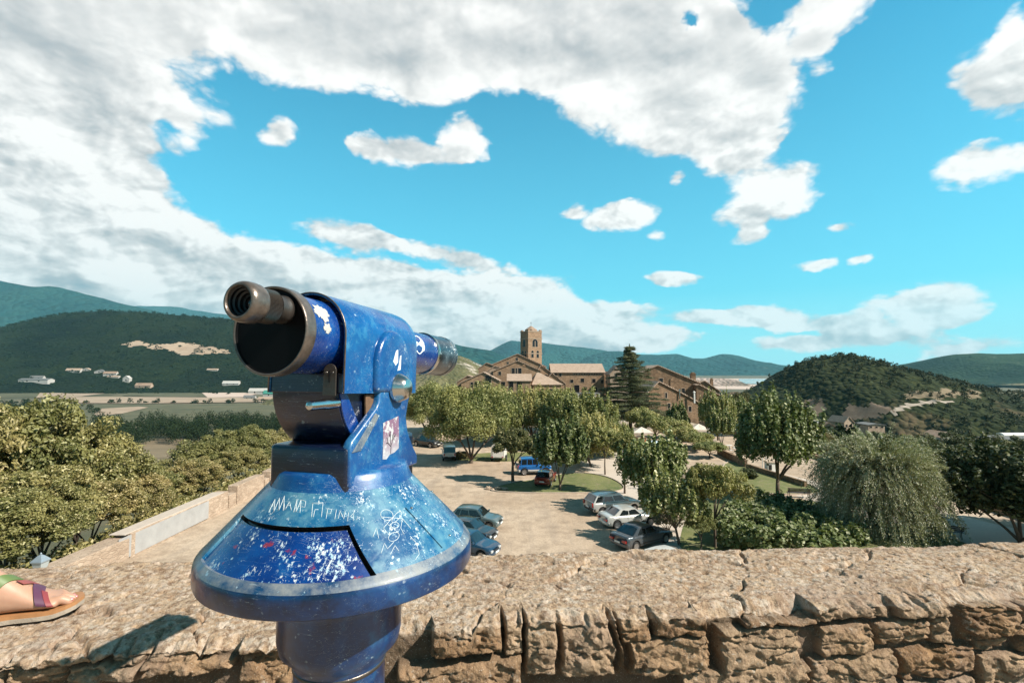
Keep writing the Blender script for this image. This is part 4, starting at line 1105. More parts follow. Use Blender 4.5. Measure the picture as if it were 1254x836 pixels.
def dome_clumps(R_, H_, z0, n, cr, seed, low=-.35, fill=.25, squash=1.0):
    """clumps over an uneven ellipsoid of radius R_, height H_, centre z0+H_/2"""
    rs = random.Random(seed); out = []; ga = math.pi*(3-math.sqrt(5))
    ph = [rs.uniform(0, 6.28) for _ in range(4)]
    for i in range(n):
        zz = low+(1-low)*(i+.5)/n*.98; r = math.sqrt(max(0, 1-zz*zz)); a = i*ga+rs.uniform(-.3,.3)
        k = 1-.24*rs.random()+.13*math.sin(2*a+ph[0])+.10*math.sin(3*a+ph[1]+zz*3)+.07*math.sin(5*a+ph[2]-zz*4)
        if rs.random() < fill: k *= rs.uniform(.35, .75)
        s = cr*rs.uniform(.65, 1.3)
        out.append(((R_*k*r*math.cos(a)*.86, R_*k*r*math.sin(a)*.86, z0+H_/2+H_/2*k*zz*.86), (s, s, s*.8*squash)))
    return out
CR = {'oak_tree': .165, 'elm_tree': .2}
def make_tree(kind, Hh, R_, seed, leafm, style='round', trunk_h=None, br=.16, lean=(0,0), per=None, size=None, nc=None, label='', cat='tree', name=None, group=None, bark=None):
    root = empty(name or 'tree', (0,0,0)); th = trunk_h if trunk_h is not None else Hh*.28
    if style == 'round':
        cl = dome_clumps(R_, Hh-th, th, nc or 60, R_*CR.get(name, .21), seed); per = per or 200; size = size or .11
        me = crown_mesh('crown', cl, per, size, leafm, seed)
        ends = [c for c, r in cl[::3]]
    elif style == 'shoots':
        rs = random.Random(seed); cl = []
        dome = dome_clumps(R_, Hh-th, th, nc or 70, R_*.2, seed, low=-.25)
        for c, r in dome:
            cz = (c[2]-th)/(Hh-th); L = R_*rs.uniform(.14, .34)*(0.5+1.0*cz)
            w_ = R_*rs.uniform(.05,.085)
            cl.append(((c[0], c[1], c[2]), (w_*1.3, w_*1.3, L)))
            if cz > .55: cl.append(((c[0]*1.04, c[1]*1.04, c[2]+L*.6), (w_*.7, w_*.7, L*.8)))
            cl.append(((c[0]*.72, c[1]*.72, c[2]-L*.2), (w_*1.8, w_*1.8, L*.9)))
        me = crown_mesh('crown', cl, per or 60, size or .15, leafm, seed, asp=.7)
        ends = [c for c, r in cl[::5]]
    elif style == 'flat':
        cl = []; rs = random.Random(seed)
        for i in range(nc or 60):
            a = rs.uniform(0, 6.28); r = math.sqrt(rs.random())*R_; s = R_*.2*rs.uniform(.7,1.2)
            cl.append(((r*math.cos(a), r*math.sin(a), th+(Hh-th)*(.72+.22*rs.random()-.2*(r/R_)**2)), (s*1.2, s*1.2, s*.55)))
            cl.append(((r*.9*math.cos(a), r*.9*math.sin(a), th+(Hh-th)*(.28+.2*rs.random())), (s*1.1, s*1.1, s*.6)))
        me = crown_mesh('crown', cl, per or 110, size or .11, leafm, seed)
        ends = [c for c, r in cl[1::6]]
    trunk_obj(ends, br, th*.8, root, seed, lean, bark)
    cr = mobj('crown', me, root, (lean[0]*1.2, lean[1]*1.2, 0))
    tag(root, label, cat, group)
    return root
used_first = set()
def put(o, x, y, z=0, rz=0, s=1.0, sz=None, label=None, group=None, name=None):
    key = o.name
    c = o if key not in used_first else copy_tree(o)
    used_first.add(key)
    c.location = (x, y, z); c.rotation_euler = (0, 0, rz); c.scale = (s, s, sz or s)
    if label: c['label'] = label
    if group: c['group'] = group
    if name: c.name = name
    return c
def gz_at(x, y): return float(ground_h(np.array([x]), np.array([y]))[0])
rt = random.Random(5)

# ---- the wood below the rampart on the left
oaks = [make_tree('oak', 12, 4.6, 21+k, L_oak, 'round', 2.2, .2, per=300, size=.12, nc=110, label='x', name='oak_tree') for k in range(3)]
LEFT = [(-70,470,36,1.15),(28,468,41,1.15),(100,505,44,.95),(148,548,49,.9),(55,560,35,.8),(-8,600,31,.75),(112,612,39,.7),(183,585,54,.85),(216,562,62,.9),(252,533,71,1.0),(292,516,80,1.05),(332,526,88,1.0),(240,600,58,.65),(172,632,47,.6),(55,640,32.5,.6),(370,520,98,1.1),(296,575,70,.7),(-60,560,34,.9),(410,505,112,1.1),(15,520,50,1.0)]
LL = ['tallest olive green oak at the left edge behind the parapet','broad olive green oak rising highest left of the field view','olive oak crown right of the tallest one, above the parapet','olive oak sloping down towards the brown meadow','olive oak crown in the middle of the left wood','low olive bush crown at the left picture edge above the wall','olive oak crown just above the bend of the pale parapet','olive oak left of the brown meadow gap','olive oak directly below the valley fields','olive oak between brown meadow and telescope','yellowish oak crown left of the telescope eyepiece post','oak crown touching the telescope body on its left','low oak crown leaning over the parapet capping','low oak crown beside the grey plastered parapet','lowest oak crown behind the lamp head','oak hidden partly behind the telescope drum','small oak crown over the far stretch of the parapet','oak partly outside the left edge of the view','oak seen under the telescope housing','oak behind the tallest ones on the left slope']
for i, (px, pt, Y, s) in enumerate(LEFT):
    q = atY(px, pt, Y); x = min(q.x, -27.4-2.0*s); g = gz_at(x, Y)
    o = oaks[i % 3]; hh = (q.z-g)/12.0
    put(o, x, Y, g, rt.uniform(0, 6.28), s*1.05, max(.5, hh), LL[i], 'oaks of the wood below the rampart')
# undergrowth of the wood, one mass
rs = np.random.RandomState(4); cl = []
for k in range(420):
    Y = rs.uniform(22, 95); x = -27.4-rs.uniform(0, 1)**1.3*(10+Y*.35); z = gz_at(x, Y)
    cl.append(((x, Y, z+rs.uniform(-.2, 1.3)), (1.2, 1.2, .7)))
me = crown_mesh('undergrowth', cl, 150, .15, L_oak, 77)
o = mobj('undergrowth', me); o['kind'] = 'stuff'

# ---- trees of the car park
elm = make_tree('elm', 9.7, 5.4, 41, L_fine, 'round', .6, .26, per=420, size=.12, nc=130, label='x', name='elm_tree')
elm2 = make_tree('elm', 8.5, 5.9, 44, L_fine, 'shoots', .7, .24, per=130, size=.13, nc=190, label='x', name='elm_tree')
def base(px, py): q = atZ(px, py, 0); return q.x, q.y
def tz(py, Y): return 12-(py-452)/627*Y
x, y = base(577, 567); put(elm, x, y, 0, .5, 1.0, 1.02, 'large light green elm between the white van and the trailer')
g1 = 'elms shading the middle of the yard'
put(elm, (524-627)/627*92, 92, 0, 2.0, .95, tz(470,92)/9.7, 'dark elm behind the black pickup truck', g1)
put(elm2, (652-627)/627*88, 88, 0, 1.0, 1.08, tz(482,88)/8.5, 'green elm with upright shoots in front of the church houses', g1)
put(elm2, (702-627)/627*78, 78, 0, 3.0, 1.12, tz(486,78)/8.5, 'pale green elm with upright shoots below the long building', g1)
put(elm2, (615-627)/627*82, 82, 0, 4.4, .9, tz(492,82)/8.5, 'elm between the two largest crowns left of centre', g1)
put(elm2, (745-627)/627*72, 72, 0, 5.1, .72, tz(520,72)/8.5, 'small elm left of the dark cedar', g1)
put(elm2, (722-627)/627*64, 64, 0, 2.2, .74, tz(515,64)/8.5, 'elm with a thick dark trunk at the tip of the grass island', g1)
for px_, Y_, pt_, s_, lb_ in ((598,97,480,.9,'elm in the back row left of the church porch'),(676,99,484,.95,'elm in the back row below the pyramid roofed house'),(722,93,496,.8,'elm in the back row under the pale arcade'),(548,100,482,.85,'elm in the back row at the left end of the village')):
    put(elm2, (px_-627)/627*Y_, Y_, 0, px_*.7, s_, tz(pt_, Y_)/8.5, lb_, g1)
ord_ = make_tree('round', 4.7, 2.0, 51, L_dark, 'round', 1.75, .16, per=520, size=.085, nc=60, label='small round dark tree with a straight trunk on the grass island', name='round_tree')
x, y = base(628, 590); put(ord_, x, y, 0, 0, 1.0, 1.25)
mul = make_tree('mulberry', 6.4, 2.9, 61, L_mul, 'shoots', .7, .12, per=56, size=.15, nc=120, label='x', name='mulberry_tree')
x, y = base(686, 600); put(mul, x, y, 0, 1, 1.0, 1.04, 'bright leafy mulberry with thin trunk beside the red car')
sm = make_tree('small', 5.4, 1.75, 71, L_fine, 'round', 2.5, .085, per=330, size=.10, nc=46, label='x', name='young_tree', lean=(0,0))
x, y = base(741, 581); put(sm, x, y, 0, 1, 1.05, 1.0, 'young round tree with a forked bare trunk beside the pale path')
sm2 = make_tree('small', 5.6, 1.6, 73, L_yel, 'round', 2.6, .09, per=210, size=.08, nc=40, label='x', name='young_tree')
x, y = base(765, 604); put(sm2, x, y, 0, 2, 1.0, 1.1, 'young pale tree with bare forked trunk near the silver wagon')
mul2 = make_tree('mulberry', 5.4, 3.1, 65, L_mul, 'shoots', 1.9, .13, per=60, size=.14, nc=130, label='x', name='mulberry_tree', lean=(.35,0))
x, y = base(799, 628); put(mul2, x, y, 0, 1, 1.0, 1.02, 'spreading mulberry with a leaning trunk above the parked cars')
yt = make_tree('ash', 4.6, 2.0, 81, L_yel, 'round', 1.9, .09, per=230, size=.075, nc=50, label='x', name='ash_tree')
x, y = base(832, 667); put(mul2, x, y, 0, 3.2, .72, .78, 'small mulberry with dark bare trunk at the wall, right of the cars')
x, y = base(878, 672); put(yt, x, y+.3, 0, 0, 1.05, 1.25, 'feathery yellow green ash growing left of the mulberry hedge')
x, y = base(861, 676); put(yt, x, y+.3, 0, 2.4, .55, .55, 'low sprawling yellow green sapling at the foot of the ash')
big = make_tree('mulberry', 7.6, 4.3, 91, L_mul, 'shoots', 1.9, .2, per=60, size=.15, nc=210, label='x', name='mulberry_tree')
x, y = base(953, 609); put(big, x, y, 0, 0, 1.0, tz(499,y)/7.6, 'large round mulberry with dark trunk beside the black bench')
rlow = make_tree('mulberry', 7.6, 4.2, 97, L_dark, 'shoots', .5, .2, per=70, size=.15, nc=200, label='x', name='mulberry_tree')
x, y = base(1236, 668); put(rlow, x+.8, y, 0, 2, 1.05, tz(552,y)/7.6*.98, 'large dark mulberry at the right edge of the view')
x, y = base(1330, 660); put(big, x, y, 0, 4, .95, tz(570,y)/7.6, 'mulberry standing beyond the right edge of the view')
flat = make_tree('flat', 3.9, 2.4, 95, L_fine, 'round', 1.3, .12, per=330, size=.09, nc=60, label='x', name='clipped_tree')
x, y = base(787, 536); gcl = 'clipped flat topped trees round the cafe'
for i, (px, py, pt, s, lb) in enumerate([(787,537,499,1.3,'clipped flat topped tree nearest the cedar'),(803,541,508,1.2,'clipped tree right behind the cream parasol'),(826,543,514,1.25,'clipped tree in the middle of the cafe row'),(852,552,528,1.15,'clipped tree at the right end of the cafe row'),(835,548,522,1.1,'clipped tree at the near side of the cafe row'),(869,561,540,.9,'lowest clipped tree beside the lawn')]):
    x, y = base(px, py); put(flat, x, y, 0, i, s, tz(pt, y)/3.9, lb, gcl)
x, y = base(838, 540); put(mul, x, y+3, 0, 2, .85, tz(496,y+3)/6.4, 'pale round mulberry against the dark gabled house')
x, y = base(884, 549); put(mul, x, y, 0, 4, .78, tz(503,y)/6.4, 'pale mulberry left of the dining terrace')
x, y = base(905, 548); put(big, x, y+8, 0, 5, .7, tz(488,y+8)/7.6, 'mulberry behind the large one, near the small roof')
x, y = base(935, 545); put(big, x+1, y+12, 0, 1, .75, tz(493,y+12)/7.6, 'olive mulberry behind the dining terrace')
aut = make_tree('hackberry', 8.6, 3.8, 101, L_aut, 'round', 2, .2, per=260, size=.13, nc=60, label='x', name='hackberry_tree')
gk = 'trees on the slope past the right wall'
SL = [(905,480,125,1.0,'yellowing hackberry below the lake view'),(935,489,115,.9,'yellowing hackberry left of the tiled shed roof'),(955,514,95,.7,'brownish hackberry under the grey roofed house'),(1010,528,80,.8,'hackberry left of the tamarisk')]
for i, (px, pt, Y, s, lb) in enumerate(SL):
    x = (px-627)/627*Y; g = gz_at(x, Y); put(aut, x, Y, g, i*1.7, s, max(.35, (tz(pt, Y)-g)/8.6), lb, gk)
dk = make_tree('holm', 9.0, 4.4, 105, L_dark, 'round', 1.5, .22, per=300, size=.15, nc=70, label='x', name='holm_oak')
gd = 'holm oaks on the bank past the right wall'
DK = [(1000,548,66,.55),(1035,560,62,.5),(1150,540,85,1.0),(1195,546,80,1.0),(1240,552,76,1.0),(1290,548,84,1.1),(1180,572,66,.8),(1225,580,62,.85),(1275,585,60,.9),(1120,530,105,1.1),(1170,528,125,1.2),(1230,532,130,1.3),(1075,528,110,1.0),(1330,560,80,1.2)]
for i, (px, pt, Y, s) in enumerate(DK):
    x = (px-627)/627*Y; 
    if x < 43.5: x = 43.5+s
    g = gz_at(x, Y)
    lb = ['small holm oak past the dark retaining wall','small holm oak beyond the curved path','holm oak right of the tamarisk under the white house','holm oak below the white terraced building','holm oak at the right edge under the long roof','holm oak outside the right edge','low holm oak behind the right hand bench','low holm oak above the right hand path','low holm oak beside the large dark mulberry','holm oak left of the white house','holm oak between the white house and the terraced building','far holm oak near the right edge','holm oak behind the tamarisk crown','outermost holm oak on the right'][i]
    put(dk, x, Y, g, i*1.3, s, max(.25, (tz(pt, Y)-g)/9.0), lb, gd)

# tamarisk with long feathery drooping sprays
def feathery(name, Hh, R_, n, seed, leafm, label):
    root = empty(name, (0,0,0)); rs = np.random.RandomState(seed); P = []; D = []; tw = MB()
    for k in range(n):
        a = rs.uniform(0, 2*np.pi); rr = R_*np.sqrt(rs.uniform(0, 1)); q = rr/R_
        zt = Hh*(.62+.38*np.sqrt(max(0, 1-q*q*.95)))*rs.uniform(.80, 1.03) if rs.rand() < .62 else Hh*rs.uniform(.12, .62)
        if zt < Hh*.6: rr = R_*rs.uniform(.55, 1.0); 
        s = np.array([rr*.55*np.cos(a), rr*.55*np.sin(a), zt*.72])
        out = np.array([np.cos(a), np.sin(a), 0]); L = rs.uniform(1.3, 3.3); lift = rs.uniform(.3, 1.0)
        da = rs.uniform(-.5,.5); out2 = np.array([np.cos(a+da), np.sin(a+da), 0])
        T_ = np.linspace(0, 1, 34)[:, None]
        topm = zt > Hh*.6 and rs.rand() < .55; dr = rs.uniform(.1, .7) if topm else 1.35; lf = lift*(1.9 if topm else 1.2)
        C_ = s + out2*T_*L*(.6 if topm else 1.0) + np.array([0,0,1])*(lf*1.3*T_ - (lf*.5+dr)*T_**2.2)*L*.55
        dirs = np.gradient(C_, axis=0); dirs /= np.linalg.norm(dirs, axis=1, keepdims=True)
        for rep in range(3):
            side = rs.normal(size=dirs.shape); side -= (side*dirs).sum(1, keepdims=True)*dirs; side /= np.linalg.norm(side, axis=1, keepdims=True)
            d2 = dirs*.85+side*.75; d2 /= np.linalg.norm(d2, axis=1, keepdims=True)
            P.append(C_ + side*.03); D.append(d2)
        if k % 9 == 0: tw.tube([tuple(C_[i]) for i in (0, 8, 16, 24)], [.02,.014,.01,.005], 4)
    P = np.concatenate(P); D = np.concatenate(D); n_ = len(P); ln = rs.uniform(.10, .24, (n_,1)); wd = .024
    r = rs.normal(size=(n_,3)); w_ = np.cross(D, r); w_ /= np.linalg.norm(w_, axis=1, keepdims=True)
    V = np.stack([P, P+D*ln*.5+w_*wd, P+D*ln, P+D*ln*.5-w_*wd], 1).reshape(-1,3)
    mobj('crown', np_mesh('crown', V, np.arange(len(V)).reshape(-1,4), leafm, False), root)
    mb = MB(); rr = random.Random(seed)
    for k in range(7):
        a = k*.9; p0 = Vector((.22*math.cos(a), .22*math.sin(a), -.3)); p3 = Vector((R_*.45*math.cos(a), R_*.45*math.sin(a), Hh*.62))
        mb.tube([p0, p0.lerp(p3, .33)+Vector((0,0,.5)), p0.lerp(p3, .7)+Vector((0,0,.3)), p3], [.15,.11,.07,.04], 6)
    tr = mb.build('trunk', M_barkd, root, smooth=True); tw.build('twigs', M_barkd, tr)
    tag(root, label, 'tree'); return root
tam = feathery('tamarisk_tree', 7.2, 4.9, 1900, 8, L_will, 'wide silvery feathery tamarisk drooping over the lawn on the right')
x, y = base(1086, 652); tam.location = (x, y+.8, 0); tam.scale = (.92, .95, tz(520, y)/7.2)
# inner leafy mass of the tamarisk
cl = dome_clumps(3.6, 5.2, 1.0, 45, .9, 9); mobj('inner_foliage', crown_mesh('inner_foliage', cl, 150, .11, L_dark, 9), tam)

# cedar in tiers
ced = empty('cedar_tree', (0,0,0)); rs = np.random.RandomState(12); CH = 16.2; cl = []; br = []; lv = 0
zc_ = 2.6
while zc_ < CH-.5:
    f = (CH-zc_)/(CH-2.6); Rb = 8.6*f**.95+.25; nb_ = int(5+7*f); off = rs.uniform(0, 6)
    for b in range(nb_):
        a = off+2*np.pi*b/nb_+rs.uniform(-.25,.25); L = Rb*rs.uniform(.66,1.12); dz = rs.uniform(-.25,.25)
        br.append([(0,0,zc_-.2), (L*.5*math.cos(a), L*.5*math.sin(a), zc_+dz+.18*L*.3), (L*math.cos(a), L*math.sin(a), zc_+dz-.02*L)])
        for s_ in np.arange(.28, 1.02, .9/max(2.5, L)):
            w_ = .42*L*(1-s_)+.36; cl.append(((L*s_*math.cos(a), L*s_*math.sin(a), zc_+dz+.12*math.sin(s_*3)+.1), (w_+.15, w_+.15, .20)))
    zc_ += rs.uniform(.62, .95)*(.55+.55*f)
cl.append(((0,0,CH-.2), (.12,.12,.6)))
mobj('crown', crown_mesh('crown', cl, 190, .095, L_ced, 12, shell=.2, up=.9, asp=.35), ced)
mb = MB(); mb.tube([(0,0,-.5),(0,0,2),(0.05,0,8),(0,0,CH)], [.42,.34,.2,.03], 8)
for b in br: mb.tube(b, [.07,.045,.02], 4)
mb.build('trunk', M_barkd, ced, smooth=True); tag(ced, 'tall dark cedar with flat spreading tiers in front of the village', 'tree')
ced.location = ((771-627)/627*100, 100, 0); ced.scale = (1, 1, tz(423,100)/16.2)

L_hedge = leaf_mat('leaves_hedge', (.12,.15,.045), (.28,.29,.11), (.17,.19,.06), (.50,.48,.30), trans=.2)
# hedge of large mulberry leaves
rs = np.random.RandomState(31); cl = []
hx = [base(878,676), base(892,640), base(930,622), base(985,630), base(1040,645), base(1062,668), base(1000,690), base(930,690)]
def inpoly(px, py, P):
    c = False
    for (x0, y0), (x1, y1) in zip(P, P[1:]+P[:1]):
        if (y0 > py) != (y1 > py) and px < (x1-x0)*(py-y0)/(y1-y0)+x0: c = not c
    return c
xs = [q[0] for q in hx]; ys_ = [q[1] for q in hx]; k = 0
while k < 520:
    a, b = rs.uniform(min(xs), max(xs)), rs.uniform(min(ys_), max(ys_))
    if not inpoly(a, b, hx): continue
    hgt = 1.95+.35*vnoise(np.array([a*.5]), np.array([b*.5]), seed=3)[0]-.9*max(0, (a-14.5))/9
    cl.append(((a, b, rs.uniform(.3, 1)*hgt), (.34,.34,.42))); k += 1
hd = empty('hedge', (0,0,0)); mobj('leaves', crown_mesh('leaves', cl, 60, .135, L_hedge, 31, up=.9, asp=.75), hd)
tag(hd, 'low thick hedge of large mulberry leaves just below the stone wall', 'hedge')

# shrubs
L_pink = leaf_mat('leaves_pampas', (.12,.12,.06), (.26,.20,.13), (.08,.09,.04), (.42,.33,.26))
def shrub(name, x, y, Hh, R_, leafm, seed, label, per=160, size=.07, nc=26, group=None):
    root = empty(name, (x, y, gz_at(x, y))); cl = dome_clumps(R_, Hh, .05, nc, R_*.32, seed, low=-.7)
    mobj('leaves', crown_mesh('leaves', cl, per, size, leafm, seed), root)
    mb = MB()
    for c_, _ in cl[::4]: mb.tube([(0,0,-.1), (c_[0]*.5, c_[1]*.5, c_[2]*.6), c_], [.035,.02,.008], 5)
    mb.build('stems', M_bark, root); tag(root, label, 'shrub', group); return root
x, y = base(817, 650); shrub('shrub', x, y, 2.1, 1.05, L_pink, 3, 'bushy shrub with pinkish dry tips in front of the dark grey saloon car', 200)
x, y = base(905, 592); shrub('shrub', x, y+1, 1.0, 1.3, L_fine, 5, 'low green shrub on the lawn left of the bench')
x, y = base(918, 585); shrub('shrub', x, y, .9, .9, L_dark, 6, 'small dark shrub on the lawn behind the ash')
x, y = base(575, 563); shrub('shrub', x-1.2, y+1, .9, 1.0, L_aut, 7, 'dry yellowish shrub at the foot of the large elm')

# ---- far woods as masses
def wood(name, pts, size, leafm, seed, per=70, hgt=(6,14), rad=(2.4,4.5), lob=5):
    rs = np.random.RandomState(seed); V = []; cl = []
    for (x, y, z) in pts:
        h = rs.uniform(*hgt); r = rs.uniform(*rad)
        for j in range(lob):
            cl.append(((x+rs.uniform(-.5,.5)*r, y+rs.uniform(-.5,.5)*r, z+h*(.3+.6*j/lob)), (r*(1-.12*j)*.8, r*(1-.12*j)*.8, h*.22)))
    o = mobj(name, crown_mesh(name, cl, per, size, leafm, seed, shell=.7)); o['kind'] = 'stuff'; return o
L_riv = leaf_mat('leaves_river_wood', (.012,.022,.008), (.028,.042,.014), (.018,.028,.011), None, trans=.03, spec=.05)
L_riv2 = leaf_mat('leaves_hill_trees', (.018,.025,.009), (.045,.05,.018), (.028,.034,.012), (.09,.085,.035), trans=.05, spec=.1)
rs = np.random.RandomState(9); pts = []
edge = [(110,512),(135,505),(160,516),(185,505),(205,505),(225,512),(245,506),(262,508),(290,503),(345,506),(420,500)]
for k in range(330):
    px = rs.uniform(115, 430); top = np.interp(px, [a for a, b in edge], [b for a, b in edge])
    py = top + 16 + rs.uniform(0, 1)**1.2*22; q = atZ(px, py, VAL); pts.append((q.x, q.y, VAL))
wood('riverside_wood', pts, .75, L_riv, 15, 40, (15,24), (5,9))
pts = []
for k in range(260):      # hedgerows and scrub between the fields
    row = rs.randint(0, 6)
    px, py = [(rs.uniform(80,140), 482), (rs.uniform(-40,350), 493.8), (rs.uniform(170,300), 475+rs.uniform(-1,2)), (rs.uniform(10,150), 474+rs.uniform(-2,1)), (rs.uniform(240,345), 480+rs.uniform(-3,3)), (rs.uniform(-40,120), 496+rs.uniform(0,10))][row]
    q = atZ(px, py, VAL); pts.append((q.x, q.y, VAL))
wood('hedgerow', pts, 1.5, L_riv, 16, 24, (5,13), (4,9), 3)
# trees on the wooded hill
X, v, ZZ, XX, YY = RH
m_ = (v[None, :] < .25) & (v[None, :] > -.97)
cand = np.argwhere(np.repeat(m_, len(X), 0)); sel = cand[rs.choice(len(cand), 4200, replace=False)]
dens_ = fbm(XX/60, YY/60, oct=4, seed=71); pts = []
for i, j in sel:
    if dens_[i, j] + rs.uniform(-.2, .2) < -.12: continue
    pts.append((XX[i,j]+rs.uniform(-2,2), YY[i,j]+rs.uniform(-2,2), ZZ[i,j]-.8))
wood('hillside_wood', pts, .75, L_riv2, 18, 13, (3,6.5), (1.5,3.0), 3)
# scrub and trees on the ground between the village and the lake, and down in the valley to the right
pts = []
for k in range(900):
    px = rs.uniform(560, 960); Y = rs.uniform(330, 1500); x = (px-627)/627*Y; pts.append((x, Y, gz_at(x, Y)))
wood('valley_wood', pts, 1.3, leaf_mat('leaves_valley_wood', (.05,.065,.022), (.10,.11,.035), (.16,.14,.06), None, trans=.05), 19, 22, (4,10), (3,8), 3)
pts = []
for k in range(420):
    px = rs.uniform(930, 1500); Y = rs.uniform(130, 340); x = (px-627)/627*Y; pts.append((x, Y, gz_at(x, Y)))
wood('lower_slope_wood', pts, .6, L_riv, 20, 50, (3.5,7), (2,4), 4)
pts = []
X, v, ZZ, XX, YY = LH
for k in range(2600):
    i = rs.randint(0, len(X)); j = rs.randint(0, 130); 
    if v[j] > .02: continue
    pts.append((XX[i,j], YY[i,j], ZZ[i,j]-3))
wood('left_hill_wood', pts, 3.0, L_riv, 21, 10, (9,17), (7,13), 2)
# ============================================================ buildings
def tile_mat(name, a, b):
    m, t, p = mat(name); oc = tcoord(t)
    n = t.noise(oc, .8, 6, .7); n2 = t.noise(oc, 5, 4, .7)
    c = t.mix(t.range(n, .35, .65), a, b); c = t.mix(t.range(n2, .45, .7, 0, .6), c, tuple(x*.55 for x in a))
    t.link(c, p.inputs['Base Color']); p.inputs['Roughness'].default_value = .9
    w_ = t.new('ShaderNodeTexWave', wave_type='BANDS', bands_direction='DIAGONAL'); t.link(oc, w_.inputs[0]); w_.inputs['Scale'].default_value = 1.6; w_.inputs['Distortion'].default_value = .6
    bump(t, p, t.math('ADD', w_.outputs[1], n2), .7, .06); return m
M_tile = tile_mat('weathered_clay_tiles', (.27,.18,.125), (.37,.26,.19)); M_tile2 = tile_mat('pale_clay_tiles', (.33,.235,.175), (.44,.33,.25)); M_slate = tile_mat('grey_roof_sheets', (.12,.12,.12), (.19,.19,.185))
M_win = simple('dark_window_glass', (.012,.012,.014), .15, 0, .3, 3); M_hole = simple('dark_opening', (.008,.007,.006), .9, 0, .3, 3)
M_frame = simple('window_stone_surround', (.34,.26,.19), .9, 0, .2, 3); M_whitew = simple('white_render', (.68,.66,.62), .85, 0, .08, 1); M_wood = simple('brown_timber', (.10,.055,.03), .8, 0, .3, 5)
def house(name, label, cx, cy, z0, rz, roofline, depth, wallm=M_mas1, roofm=M_tile, windows=(), over=.35, chim=(), cat='house', group=None, th=.22, zf=None):
    """roofline: (x, z) from the left eave over the ridge to the right eave; gable faces local -y"""
    root = empty(name, (cx, cy, z0), rz)
    zf = -1.5 if zf is None else zf
    xs_ = [q[0] for q in roofline]
    poly = [(xs_[0], zf)] + list(roofline) + [(xs_[-1], zf)]
    My = Matrix(((1,0,0,0),(0,0,1,0),(0,1,0,0),(0,0,0,1)))
    mb = MB(); mb.prism(poly, 0, depth, My); w_ = mb.build('wall', wallm, root)
    mb = MB()
    for (a, b) in zip(roofline, roofline[1:]):
        d = Vector((b[0]-a[0], 0, b[1]-a[1])).normalized(); n = Vector((-d.z, 0, d.x))
        if n.z < 0: n = -n
        A = Vector((a[0], 0, a[1])); B = Vector((b[0], 0, b[1]))
        up = a[1] <= b[1]
        if a is roofline[0]: A = A - d*over
        if b is roofline[-1]: B = B + d*over
        A += n*.02; B += n*.02
        V = [A+Vector((0,-over,0)), B+Vector((0,-over,0)), B+Vector((0,depth+over,0)), A+Vector((0,depth+over,0))]
        V += [v+n*th for v in V]
        mb.add(V, [(0,1,2,3),(7,6,5,4),(0,4,5,1),(1,5,6,2),(2,6,7,3),(3,7,4,0)])
    rf = mb.build('roof', roofm, root)
    for (x, y, w, h, zb) in chim:
        mb = MB(); mb.box((x, y, zb+h/2), (w, w, h)); mb.box((x, y, zb+h+.06), (w*1.25, w*1.25, .12)); mb.box((x, y, zb+h+.3), (w*.7, w*.7, .36)); mb.build('chimney', wallm, rf)
    for wd in windows:
        side, u, z, w, h = wd[:5]; kind_ = wd[5] if len(wd) > 5 else 'rect'
        if side == 'f': M_ = Matrix.Translation((u, 0, z))
        elif side == 'l': M_ = Matrix.Translation((xs_[0], u, z)) @ Matrix.Rotation(R(-90), 4, 'Z')
        elif side == 'r': M_ = Matrix.Translation((xs_[-1], u, z)) @ Matrix.Rotation(R(90), 4, 'Z')
        add_window(root, M_, w, h, kind_)
    tag(root, label, cat, group); return root
def add_window(root, M_, w, h, kind_='rect', fm=None):
    """local -y is outward"""
    My = Matrix(((1,0,0,0),(0,0,1,0),(0,1,0,0),(0,0,0,1)))
    if kind_ == 'arch':
        out = [(w/2, -h/2)] + [(w/2*math.cos(R(a)), h/2-w/2+w/2*math.sin(R(a))) for a in range(0, 181, 20)] + [(-w/2, -h/2)]
    else: out = [(-w/2,-h/2),(w/2,-h/2),(w/2,h/2),(-w/2,h/2)]
    k = 1+.24/w; k2 = 1+.24/h
    big_ = [(x*k, z*k2) for x, z in out]
    mb = MB(); n = len(out)
    V = [M_ @ (My @ Vector((x, z, -.07))) for x, z in big_] + [M_ @ (My @ Vector((x, z, -.07))) for x, z in out] + [M_ @ (My @ Vector((x, z, .02))) for x, z in big_] + [M_ @ (My @ Vector((x, z, -.012))) for x, z in out]
    Fw = []
    for i in range(n):
        j = (i+1) % n; Fw += [(i, j, n+j, n+i), (i, 2*n+i, 2*n+j, j), (n+i, n+j, 3*n+j, 3*n+i)]
    mb.add(V, Fw); f = mb.build('door' if kind_ == 'door' else 'window', fm or M_frame, root)
    mb = MB(); mb.add([M_ @ (My @ Vector((x, z, -.012))) for x, z in out], [tuple(range(n))]); mb.build('pane', M_wood if kind_ == 'door' else M_win, f)
    return f
def X_(px, Y): return (px-627)/627*Y
def Z_(py, Y): return 12-(py-452)/627*Y
def RL(Y, pts, x0): return [(X_(px, Y)-x0, Z_(py, Y)) for px, py in pts]
gv = 'stone houses of the village round the church'
